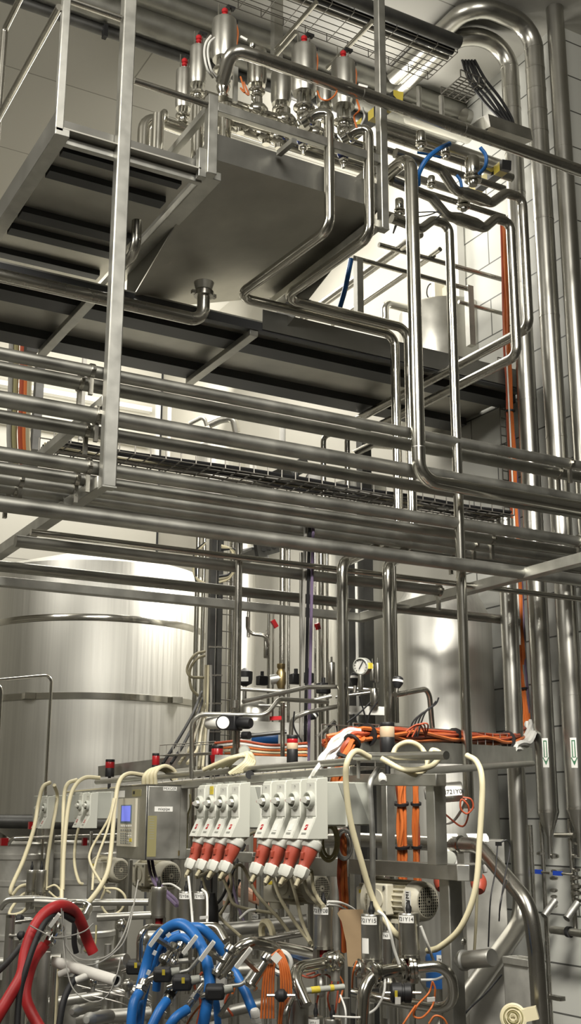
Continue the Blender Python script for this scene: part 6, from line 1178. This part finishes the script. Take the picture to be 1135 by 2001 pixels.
# blue labelled pot
q = P(865, 1870, d=5.0); t = thing('blue_pot', 'blue pot with a 721F label behind the near loop pipe', 'pot', q-V((0, 0, .15))); MB().lathe([(.075, -.12), (.075, .0), (.065, .02), (.03, .04)], q, None, 28).build('body', 'bluepaint', t); am = math.atan2(-q.y, -q.x); wrap(t, q+V((0, 0, -.01)), .075, .05, am-.35, am+.5); wraptext(t, '721F', q+V((0, 0, -.01)), .075, .028, am+.1)
# orange hank and leads
for k in range(5): q = D([(510+6*k, 1990, 4.2), (514+5*k, 1920, 4.22), (522+4*k, 1880-3*k, 4.24), (536+3*k, 1866-2*k, 4.25), (547+4*k, 1890, 4.22), (549+5*k, 1940, 4.2), (544+4*k, 2010, 4.2)]); cable('cable_hank', ('orange cable hank over the lever valve, outer turn', 'orange cable hank over the lever valve, second turn', 'orange cable hank over the lever valve, middle turn', 'orange cable hank over the lever valve, fourth turn', 'orange cable hank over the lever valve, inner turn')[k], q, .0042, 'orange')
tag(MB().bar(P(534, 1866, d=4.2), P(546, 1878, d=4.19), .03, .008, FW).build('hank_tape', 'white'), 'white tape round the orange cable hank', 'tape')
q = P(548, 1880, d=4.45); t = thing('marker_ring', 'printed white marker ring behind the orange hank', 'marker', q); MB().torus(q, (FW+RT*.3).normalized(), .042, .009).build('band', 'white', t)
LE = [('orange lead looping under the loop pipe, with a white tag', [(845, 1918, 4.2), (838, 1940, 4.2), (815, 1965, 4.15), (808, 1985, 4.15), (825, 1988, 4.15), (845, 1965, 4.2), (850, 1935, 4.2), (846, 1920, 4.2)], 4, 'orange'), ('orange lead running off the lower edge beneath the loop pipe', [(812, 1965, 4.15), (795, 1990, 4.1), (770, 2030, 4.1)], 4, 'orange'), ('orange lead curving at the lower edge beneath the near post', [(838, 2000, 4.1), (850, 1985, 4.1), (868, 1992, 4.1), (880, 2020, 4.1)], 4, 'orange'),
      ('orange lead from the black plug by the 721Y15 valve', [(697, 1878, 4.3), (690, 1900, 4.3), (688, 1930, 4.35)], 4, 'orange'), ('white hose looping below the polished bend', [(752, 1900, 4.25), (750, 1940, 4.2), (735, 1970, 4.2), (712, 1985, 4.2)], 5, 'white'), ('white hose wriggling behind the polished bend', [(706, 1940, 4.4), (716, 1965, 4.4), (708, 1990, 4.4)], 5, 'white'), ('white hose inside the loop pipe', [(822, 1915, 4.4), (850, 1914, 4.4), (866, 1908, 4.4)], 5, 'white'), ('white hose dangling down the inside of the loop pipe', [(866, 1905, 4.5), (872, 1940, 4.5), (874, 1972, 4.5)], 7, 'white'),
      ('white hose crossing level at the lower edge', [(650, 1986, 4.1), (690, 1988, 4.1), (704, 1988, 4.1)], 4, 'white'), ('white hose rising beside the plain actuator lid', [(675, 2020, 4.2), (675, 1975, 4.2), (665, 1945, 4.3)], 4, 'white'), ('white twin hose arching from the 721Y08 actuator, upper', [(640, 1762, 4.55), (665, 1764, 4.6), (690, 1776, 4.7), (700, 1790, 4.8)], 5, 'white'), ('white twin hose arching from the 721Y08 actuator, lower', [(640, 1767, 4.55), (662, 1770, 4.6), (684, 1784, 4.7), (692, 1794, 4.8)], 5, 'white'),
      ('white hose falling past the 721Y15 actuator to the pipes', [(738, 1780, 4.3), (752, 1792, 4.28), (762, 1820, 4.25), (770, 1855, 4.25), (780, 1884, 4.25)], 6, 'white'), ('white hose slanting from the 721Y14 actuator to the loop pipe', [(822, 1810, 4.35), (835, 1845, 4.35), (848, 1880, 4.4)], 6, 'white'), ('white hose dropping by the 72Y06 label', [(368, 1712, 5.1), (372, 1750, 5.05), (376, 1800, 5.0), (377, 1812, 4.9)], 5, 'white'), ('white hose dropping by the 72Y07 label', [(395, 1738, 5.1), (404, 1750, 5.05), (405, 1790, 5.0), (404, 1806, 4.95)], 5, 'white'), ('white hose arching from the purple cables to the actuators', [(318, 1728, 5.6), (335, 1728, 5.5), (352, 1738, 5.3)], 4, 'white'), ('pale hose curving on the dark level pipe', [(468, 1795, 5.3), (485, 1780, 5.3), (500, 1777, 5.3)], 5, 'white'),
      ('orange tangle of leads below the polished elbow, first strand', [(598, 1905, 4.6), (625, 1900, 4.6), (648, 1915, 4.55), (640, 1950, 4.5), (650, 1990, 4.5)], 4, 'orangedark'), ('orange tangle of leads below the polished elbow, second strand', [(580, 1902, 4.65), (610, 1910, 4.6), (655, 1890, 4.55), (660, 1930, 4.55), (655, 1980, 4.5)], 4, 'orangedark'), ('orange tangle of leads below the polished elbow, third strand', [(600, 1898, 4.7), (640, 1890, 4.6), (670, 1920, 4.6), (662, 1960, 4.55)], 4, 'orange'), ('orange tangle strand hanging beside the marker tube', [(622, 1945, 4.5), (618, 1970, 4.5), (625, 2000, 4.5)], 4, 'orangedark'), ('orange strand behind the blue arch', [(395, 1900, 4.7), (380, 1925, 4.7), (392, 1960, 4.7), (385, 2000, 4.7)], 5, 'orangedark'), ('orange strand beside the stickerless black actuator', [(440, 1895, 4.6), (450, 1930, 4.6), (440, 1960, 4.6), (455, 1985, 4.6)], 5, 'orangedark'), ('orange strand behind the lever bars', [(448, 1880, 4.7), (462, 1910, 4.7), (452, 1950, 4.7)], 5, 'orange'), ('orange frayed ends by the middle blue hose', [(395, 1960, 4.3), (375, 1985, 4.25), (360, 2010, 4.2)], 4, 'orange'),
      ('grey thin wire falling in a big loop before the pale manifold', [(120, 1775, 4.4), (122, 1820, 4.38), (130, 1890, 4.3), (145, 1935, 4.25), (180, 1958, 4.2), (210, 1945, 4.22), (228, 1905, 4.25), (236, 1870, 4.3)], 2.6, 'greycable'), ('grey thin wire sagging between the red hose and the far coil', [(58, 1808, 4.35), (80, 1820, 4.35), (110, 1832, 4.35), (160, 1822, 4.4), (182, 1805, 4.5)], 2.6, 'greycable'), ('grey thin wire sagging above the lying actuator', [(124, 1800, 4.5), (130, 1850, 4.45), (160, 1875, 4.4), (210, 1868, 4.4), (240, 1830, 4.45), (260, 1770, 4.6)], 3.5, 'greycable'), ('second thin wire sagging above the lying actuator', [(122, 1790, 4.55), (140, 1870, 4.5), (180, 1885, 4.45), (225, 1860, 4.5), (250, 1820, 4.6), (270, 1720, 5.2)], 3, 'greycable'), ('thin wire dropping straight from the cream hoses', [(122, 1770, 4.5), (126, 1830, 4.45), (128, 1880, 4.45)], 2.5, 'greycable'), ('yellow-green wire hooking down under the far coil', [(188, 1808, 4.8), (186, 1845, 4.75), (175, 1860, 4.7), (164, 1857, 4.7)], 4, 'olive'),
      ('dark lead running down behind the cream hose loop on the near side', [(972, 1650, 5.4), (968, 1700, 5.3), (958, 1760, 5.2), (954, 1850, 5.2)], 3, 'black'), ('second dark lead beside it, bent at the top', [(975, 1648, 5.4), (990, 1642, 5.4), (996, 1660, 5.4), (985, 1720, 5.3), (976, 1780, 5.2)], 3, 'black'), ('third dark lead slanting to the bin', [(990, 1720, 5.3), (978, 1760, 5.2), (975, 1800, 5.2)], 3, 'black'), ('long dark lead following the fat pipe to the floor', [(980, 1905, 5.6), (950, 1940, 5.5), (920, 1968, 5.4), (905, 1985, 5.4)], 4, 'black'), ('pale lead hanging behind the near post', [(933, 1715, 4.9), (930, 1800, 4.9), (926, 1870, 4.9)], 6, 'creamdirty')]
for lb, pts, wd, mt in LE: q = D(pts); tag(MB().tube(spline(q, 6), wd/2*pts[len(pts)//2][2]/F, 8).build('thin_lead' if wd < 4 else ('air_hose' if mt == 'white' else 'control_lead'), mt), lb, 'cable')
tag(MB().box(P(842, 1953, d=4.14), (.028, .003, .015), ((RT+UP*.1).normalized(), FW, UP)).build('cable_tag', 'white'), 'white paper tag on the looped orange lead', 'tag'); tag(MB().box(P(398, 1793, d=4.9), (.034, .003, .012), ((RT+UP*.1).normalized(), FW, UP)).build('cable_tag', 'white'), 'white tag in front of the 72Y07 actuator', 'tag')
q = P(405, 1775, d=5.3); t = thing('black_bag', 'black strap bundle hanging behind the 72Y07 actuator', 'strap', q); MB().lathe([(.015, -.10), (.03, -.05), (.028, .03), (.012, .09)], P(415, 1785, d=5.35), None, 10).build('strap_bundle', 'rubber', t)
a, b = P(598, 1936, d=4.35), P(672, 1928, d=4.4); t = thing('marker_tube', 'grey tube with yellow tapes lying behind the thick sleeve', 'tube', a); MB().tube([a, b], .011, 14).build('tube', 'greyplastic', t); MB().tube([a.lerp(b, .12), a.lerp(b, .35)], .0125, 14).build('yellow_tape', 'yellow', t); MB().tube([a.lerp(b, .62), a.lerp(b, .72)], .0125, 14).build('yellow_tape', 'yellow', t)
q = P(628, 1928, d=4.5); t = thing('pipe_bracket', 'curved steel bracket behind the taped tube', 'bracket', q); MB().torus(q, RT, .03, .010).build('saddle', 'galv', t)
for lb, x, y, dd, wd in (('dusty valve joint behind the red arch', 165, 1835, 5.0, 26), ('dusty valve joint right of the pale manifold', 250, 1925, 4.7, 22), ('steel joint with a pale cap behind the pale manifold', 182, 1918, 4.6, 18), ('polished joint between hook pipe and lever valve', 448, 1905, 4.4, 18), ('glinting joint below the lever valve by the orange hank', 452, 1912, 4.5, 14), ('dusty joint below the stickerless black actuator', 395, 1918, 4.5, 20), ('steel joint under the far coil', 238, 1808, 5.0, 22), ('dusty joint beside the 72Y06 actuator', 280, 1835, 5.0, 22), ('big flange under the 721Y08 actuator', 655, 1878, 4.42, 36), ('round housing under the 721Y15 actuator', 706, 1893, 4.35, 34), ('dusty joint low behind the blue arch', 365, 1985, 4.6, 24), ('steel joint by the near post, behind the grey actuator', 903, 1840, 4.5, 16), ('steel joint below the shadowed actuator', 495, 1842, 5.3, 22)):
    q = P(x, y, d=dd); r = R(q, wd); t = thing('pipe_joint', lb, 'joint', q-V((0, 0, r))); ax = (RT+V((0, 0, rnd.uniform(-.4, .4)))).normalized()
    MB().lathe([(r*.6, -r*.9), (r*.95, -r*.5), (r, 0), (r*.95, r*.5), (r*.6, r*.9)], q, ax, 22).build('joint_body', 'brushed' if 'dusty' in lb else 'polished', t); MB().lathe([(r*1.02, -r*.18), (r*1.18, -r*.1), (r*1.18, r*.1), (r*1.02, r*.18)], q, ax, 22).build('clamp_ring', 'steel', t); MB().tube([q, q-V((0, 0, r*2))], r*.5, 12).build('branch', 'dull', t)
for k in range(9): a = P(150+10*k, 1925+7*(k % 4), d=4.75); cable('thin_lead', 'thin pale lead in the tangle under the pale manifold', [a, a+RT*.12-UP*.03+FW*.05*(k % 3), a+RT*.22-UP*(.05+.01*(k % 5))], .003, 'wirelight', group='pale leads tangled under the pale manifold')
for k in range(5): fp_(('dim floor pipe at the lower left, topmost', 'dim floor pipe at the lower left, second', 'dim floor pipe under the lying actuators', 'dim floor pipe behind the lever bar', 'dim floor pipe behind the orange hank')[k], [(((-10, 1880+0, 5.2), (120, 1872, 5.2)), ((95, 1960, 5.0), (300, 1930, 5.1)), ((150, 1990, 4.9), (300, 1980, 4.9)), ((410, 1985, 4.7), (520, 1960, 4.8)), ((400, 1900, 5.0), (560, 1890, 5.0)))[k][i] for i in (0, 1)], (16, 20, 26, 22, 24)[k], 'dull', 0)
# ================================================================== kegs, bin, wall fittings
def keg(label, x, y, dd, wd, nb):
    a = P(x, y, d=dd); r = R(a, wd); t = thing('steel_keg', label, 'keg', V((a.x, a.y, a.z-.9)), 'ribbed steel vats')
    pr = [(r*.96, 0)]; H_ = .9
    for k in range(nb): z_ = H_*(k+.5)/nb; pr += [(r*.95, z_-.05), (r*.955, z_-.025), (r*1.0, z_-.015), (r*1.0, z_+.015), (r*.955, z_+.025), (r*.95, z_+.05)]
    pr += [(r*.98, H_-.01), (r, H_), (r*.93, H_), (r*.93, H_-.10), (0, H_-.10)]; MB().lathe(pr, V((a.x, a.y, a.z-H_)), None, 44).build('shell', 'keg', t); MB().torus(a, V((0, 0, 1)), r*.985, .012, 40).build('rim', 'brushed', t); z_ = a.z-H_
    MB().lathe([(r*.5, -z_), (r*.5, 0)], V((a.x, a.y, z_)), None, 24).build('stand', 'dull', t)
keg('ribbed steel vat at the left edge, with the cream hose hanging before it', 38, 1648, 8.4, 104, 5); keg('ribbed steel vat behind the far motor', 165, 1646, 8.6, 134, 5)
lp_('bright rail pipe lying across the tops of the steel vats', [(15, 1652, 8.0), (24, 1638, 8.0), (230, 1632, 8.0)], 7, 'polished', .06, 'pipe'); tag(MB().box(P(60, 1613, d=8.2), (.03, .03, .05)).build('bung', 'capred'), 'small red bung behind the farthest socket pair', 'bung'); tag(MB().box(P(8, 1645, d=8.0), (.05, .04, .05)).build('bung', 'capred'), 'red bung on the rim of the foremost steel vat', 'bung'); tag(MB().box(P(165, 1645, d=8.0), (.03, .03, .05)).build('bung', 'capred'), 'red bung on the rim of the second vat', 'bung')
fp_('dark round trunk pipe lying below the big tank', [(-30, 1605, 9.0), (230, 1608, 9.0)], 26, 'darksteel', 0)
t = thing('yellowed_case', 'pale yellowish case at the lower left behind the red hose', 'case', P(30, 1985, d=5.4)); MB().box(P(25, 1982, d=5.4), (.14, .1, .06), (RT, FW, UP)).build('case_body', 'motor', t)
# open steel bin
c = P(1020, 1965, d=5.9); w_, dp_ = .36, .45; zt__ = P(990, 1880, d=5.7).z
e1 = AX['Y']*-1; o0 = P(985, 1878, d=5.8); t = thing('steel_bin', 'open steel bin with a bright folded rim beside the fat downpipe', 'bin', V((o0.x, o0.y, 0)))
def slab(p, q, th, zb_=.35): return MB().span(V((min(p.x, q.x)-th/2, min(p.y, q.y)-th/2, zb_)), V((max(p.x, q.x)+th/2, max(p.y, q.y)+th/2, zt__)))
c00 = V((o0.x, o0.y, zt__)); c10 = go(c00, 'Y', 1034); dY_ = o0.y-c10.y; X2 = go(c00, 'X', 1012).x
for p, q in ((c00, c10), (c00, V((X2, o0.y, 0))), (V((X2, o0.y, 0)), V((X2, o0.y-dY_, 0))), (c10, V((X2, o0.y-dY_, 0)))): slab(p, q, .006).build('side_wall', 'keg', t)
for p, q in ((c00, c10), (c00, V((X2, o0.y, zt__))), (V((X2, o0.y, zt__)), V((X2, o0.y-dY_, zt__))), (c10, V((X2, o0.y-dY_, zt__)))): MB().bar(p, q, .022, .03).build('rim', 'tank', t)
for p in (c00, c10, V((X2, o0.y, 0)), V((X2, o0.y-dY_, 0))): MB().span(V((p.x-.015, p.y-.015, 0)), V((p.x+.015, p.y+.015, .36))).build('leg', 'brushed', t)
q = P(1003, 1988, d=5.0); ax = (EYE-q+V((-.8, 0, 0))).normalized(); t = thing('warning_horn', 'cream ridged horn at the lower edge before the steel bin', 'horn', q-V((0, 0, .06)))
MB().lathe([(.03, -.05), (.056, -.01), (.058, .0), (.050, .004)], q, ax, 30).build('horn_body', 'cream', t)
for k in range(5): MB().torus(q+ax*(.002+.004*k), ax, .049-.009*k, .003, 26).build('horn_ridge', 'cream' if k % 2 == 0 else 'olive', t)
MB().bar(q-ax*.02, P(1050, 1978, d=5.0), .05, .05).build('base_box', 'cream', t)
for lb, x, y in (('red round plug socket beyond the cream hose, at the end of the portal', 935, 1722), ('red plug end peeking past the near post top', 863, 1718)):
    q = P(x, y, d=5.2); t = thing('red_coupling', lb, 'plug', q-V((0, 0, .04))); ax = (V((-.4, -.5, -.6))).normalized(); MB().lathe([(.03, -.02), (.036, 0), (.036, .02), (.028, .05), (.02, .06)], q, ax, 18).build('plug_shell', 'redplastic', t); MB().tube([q-ax*.06, q], .02, 10).build('plug_neck', 'greydark', t)
for lb, x, y in (('white wall socket box behind the bent pipe', 934, 1672), ('white wall socket box half hidden behind the near portal', 876, 1672)):
    q = P(x, y, d=5.7); t = thing('socket_box', lb, 'box', q-V((0, 0, .07))); MB().box(q, (.08, .06, .15), (RT, FW, V((0, 0, 1)))).build('housing', 'white', t, bev=.008); MB().lathe([(.032, 0), (.034, .012), (.026, .014)], q-FW*.03, -FW, 20).build('socket_ring', 'greyplastic', t); MB().box(q+V((0, 0, .085)), (.10, .07, .02), (RT, FW, V((0, 0, 1)))).build('hood', 'white', t)
t = thing('black_plug', 'black plug with a lead on the cabinet edge behind the bent pipe', 'plug', P(974, 1650, d=5.4)); MB().box(P(974, 1649, d=5.4), (.022, .02, .018)).build('plug_body', 'black', t)
t = thing('back_cabinet', 'dark steel cabinet face standing behind the bent pipe and the cream hose', 'cabinet', V((4.6, 5.6, 0))); a, b = P(905, 1640, d=7.45), P(985, 1640, d=7.45)
MB().prism([(0, 0), ((b-a).length, 0), ((b-a).length, a.z), (0, a.z)], V((a.x, a.y, 0)), (V((b.x, b.y, 0))-V((a.x, a.y, 0))).normalized(), V((0, 0, 1)), V((FW.x, FW.y, 0)).normalized(), .3).build('body', 'dull', t, bev=.004)
# pipes and valves on the tiled wall under the cones
def wallpipe(label, x, y0_, y1_, wd, mat='steel', X=5.40):
    a = P(x, y1_, X=X); return pipe('wall_pipe', label, [a, go(a, 'Z', y0_)], R(a, wd), mat, 0, group=None), a
def wball(par, x, y, X, wd): q = P(x, y, X=X); r = R(q, wd); MB().lathe([(r*.5, -r*.5), (r, -r*.25), (r, r*.25), (r*.5, r*.5)], q, None, 20).build('valve_collar', 'steel', par)
o, a = wallpipe('steel pipe below the left-hand cone, down the tiled wall to the lower edge', 1080, 1615, 2060, 9)
for y, wd in ((1673, 20), (1702, 12), (1716, 16), (1740, 15), (1752, 13), (1770, 15)): wball(o, 1082, y, 5.40, wd)
o, a = wallpipe('steel pipe below the cone nearest the corner', 1125, 1600, 1830, 9)
for y, wd in ((1626, 10), (1648, 12), (1673, 17), (1700, 15), (1715, 18), (1732, 22), (1745, 22), (1760, 20)): wball(o, 1126, y, 5.40, wd)
o, a = wallpipe('wall pipe with a bent top, leftmost under the cones', 1057, 1612, 2060, 9); wball(o, 1057, 1668, 5.40, 17)
q = P(1057, 1606, X=5.4); pipe('wall_pipe', 'short bend joining the leftmost wall pipe to the cone', [q-V((0, 0, .04)), q+V((0, 0, .02)), go(q+V((0, 0, .02)), 'Y', 1068)], .016, 'polished', .03)
q = P(1085, 1632, X=5.38); pipe('wall_pipe', 'level pipe bridging the two cones below', [q, go(q, 'Y', 1122)], .017, 'polished', 0)
q = P(1078, 1817, X=5.36); pp = pipe('wall_pipe', 'level pipe with a black valve near the lower right edge', [q, go(q, 'Y', 1150)], R(q, 15), 'brushed', 0); qq = go(q, 'Y', 1112); MB().lathe([(.034, -.014), (.034, .014)], qq, AX['Y'], 20).build('butterfly_valve', 'rubber', pp); qq2 = go(q, 'Y', 1123); MB().lathe([(.024, -.02), (.024, .02)], qq2, AX['Y'], 20).build('yellow_tape', 'yellow', pp)
for lb, x0_, x1_, y, hx in (('blue-handled tap on the leftmost wall pipe', 1046, 1058, 1703, 1075), ('blue-handled tap between the two cone pipes', 1081, 1098, 1706, 1120)):
    p, q = P(x0_, y, X=5.34), P(x1_, y+1, X=5.34); t = thing('blue_tap', lb, 'tap', p); MB().bar(p, q, .012, .028).build('handle', 'blueknob', t); MB().tube([q, P(hx, y+3, X=5.36)], .009, 10).build('tap_body', 'polished', t)
for lb, x, y in (('slanting pipe end on the pipe below the left-hand cone', 1078, 1770), ('slanting pipe end on the pipe nearest the corner', 1122, 1775)):
    q = P(x, y, X=5.34); pipe('outlet_stub', lb, [q+V((-.07, -.0, -.06)), q+V((.03, 0, .03))], .024, 'galv', 0, cat='pipe')
q = P(1082, 1949, X=5.40); t = thing('pipe_bracket', 'steel bracket clamping the two wall pipes near the floor', 'bracket', q); MB().box(q, (.05, .16, .025)).build('clamp_plate', 'steel', t)
# ================================================================== a person beyond the skid
def person():
    dd = 8.4; g = P(425, 1700, d=dd); base = V((g.x, g.y, 0)); fwd = V((RT.x, RT.y, 0)).normalized(); side = V((0, 0, 1)).cross(fwd)   # faces along the picture's right
    def J(f, s_, z): return base+fwd*f+side*s_+V((0, 0, z))
    jt = {'pel': (J(0, 0, .95), .135), 'wst': (J(.02, 0, 1.08), .125), 'chs': (J(.05, 0, 1.26), .14), 'nck': (J(.09, 0, 1.44), .055), 'hd0': (J(.12, 0, 1.52), .075), 'hd1': (J(.13, 0, 1.62), .085), 'hd2': (J(.125, 0, 1.70), .06)}
    E_ = [('pel', 'wst'), ('wst', 'chs'), ('chs', 'nck'), ('nck', 'hd0'), ('hd0', 'hd1'), ('hd1', 'hd2')]
    for s_, nm in ((-1, 'r'), (1, 'l')):
        jt.update({'sh'+nm: (J(.06, .17*s_, 1.38), .055), 'el'+nm: (J(.10, .20*s_, 1.13), .042), 'wr'+nm: (J(.32, .15*s_, 1.02), .028), 'hp'+nm: (J(0, .09*s_, .90), .085), 'kn'+nm: (J(.03, .10*s_, .50), .058), 'an'+nm: (J(-.01, .10*s_, .09), .042), 'to'+nm: (J(.14, .11*s_, .035), .035), 'pm'+nm: (J(.39, .14*s_, 1.00), .026)})
        E_ += [('chs', 'sh'+nm), ('sh'+nm, 'el'+nm), ('el'+nm, 'wr'+nm), ('wr'+nm, 'pm'+nm), ('pel', 'hp'+nm), ('hp'+nm, 'kn'+nm), ('kn'+nm, 'an'+nm), ('an'+nm, 'to'+nm)]
        for k in range(4): jt['f%s%d' % (nm, k)] = (J(.43, .14*s_+(-.028+.018*k), .995), .009); jt['g%s%d' % (nm, k)] = (J(.46+.006*(k in (1, 2)), .14*s_+(-.03+.019*k), .965), .008); E_ += [('pm'+nm, 'f%s%d' % (nm, k)), ('f%s%d' % (nm, k), 'g%s%d' % (nm, k))]
        jt['th'+nm] = (J(.40, .14*s_-.05*s_, 1.005), .010); jt['ti'+nm] = (J(.43, .14*s_-.055*s_, .985), .009); E_ += [('pm'+nm, 'th'+nm), ('th'+nm, 'ti'+nm)]
    def skin(nm, keys, edges, scale, mat, par=None):
        idx = {k: i for i, k in enumerate(keys)}; o = ORG[par.name] if par else base
        me = bpy.data.meshes.new(nm); me.from_pydata([tuple(jt[k][0]-o) for k in keys], [(idx[a], idx[b]) for a, b in edges], [])
        ob = bpy.data.objects.new(nm, me); COL.objects.link(ob); md = ob.modifiers.new('skin', 'SKIN'); sv = me.skin_vertices[0].data if me.skin_vertices else None
        if sv is None: bpy.context.view_layer.objects.active = ob; me.attributes; 
        for k, i in idx.items(): r_ = jt[k][1]*scale; me.skin_vertices[0].data[i].radius = (r_, r_)
        me.skin_vertices[0].data[0].use_root = True; ob.modifiers.new('sub', 'SUBSURF').levels = 1; ob.modifiers['sub'].render_levels = 2; me.materials.append(MT[mat])
        if par: ob.parent = par
        else: ob.location = base
        ORG[ob.name] = o; return ob
    body = skin('person', list(jt), E_, 1.0, 'skin'); tag(body, 'person in a white shirt and pale trousers half hidden beyond the hanging plugs', 'person')
    kk = ['chs', 'wst', 'pel', 'shr', 'shl']; jt['er2'] = (jt['shr'][0].lerp(jt['elr'][0], .6), .052); jt['el2'] = (jt['shl'][0].lerp(jt['ell'][0], .6), .052); kk += ['er2', 'el2']
    skin('shirt', kk, [('chs', 'wst'), ('wst', 'pel'), ('chs', 'shr'), ('chs', 'shl'), ('shr', 'er2'), ('shl', 'el2')], 1.16, 'shirt', body)
    kk = ['pel', 'hpr', 'knr', 'anr', 'hpl', 'knl', 'anl']; skin('trousers', kk, [('pel', 'hpr'), ('hpr', 'knr'), ('knr', 'anr'), ('pel', 'hpl'), ('hpl', 'knl'), ('knl', 'anl')], 1.18, 'trouser', body)
    MB().lathe([(.03, -.05), (.088, -.02), (.094, .03), (.075, .085), (.03, .108), (0, .112)], J(.115, 0, 1.64), None, 24).build('hair', 'hair', body)
    m = MB().lathe([(.012, -.02), (.016, 0), (.004, .03)], J(.215, 0, 1.585), fwd*.6+V((0, 0, .8)), 10); m.build('nose', 'skin', body)
    for s_ in (-1, 1): MB().lathe([(0, -.009), (.009, 0), (0, .009)], J(.200, .032*s_, 1.615), None, 10).build('eye', 'ink', body); MB().lathe([(.008, -.03), (.016, 0), (.008, .03)], J(.125, .088*s_, 1.60), None, 10).build('ear', 'skin', body)
    MB().box(J(.205, 0, 1.545), (.008, .045, .006), (fwd, side, V((0, 0, 1)))).build('mouth', 'capred', body)
person()
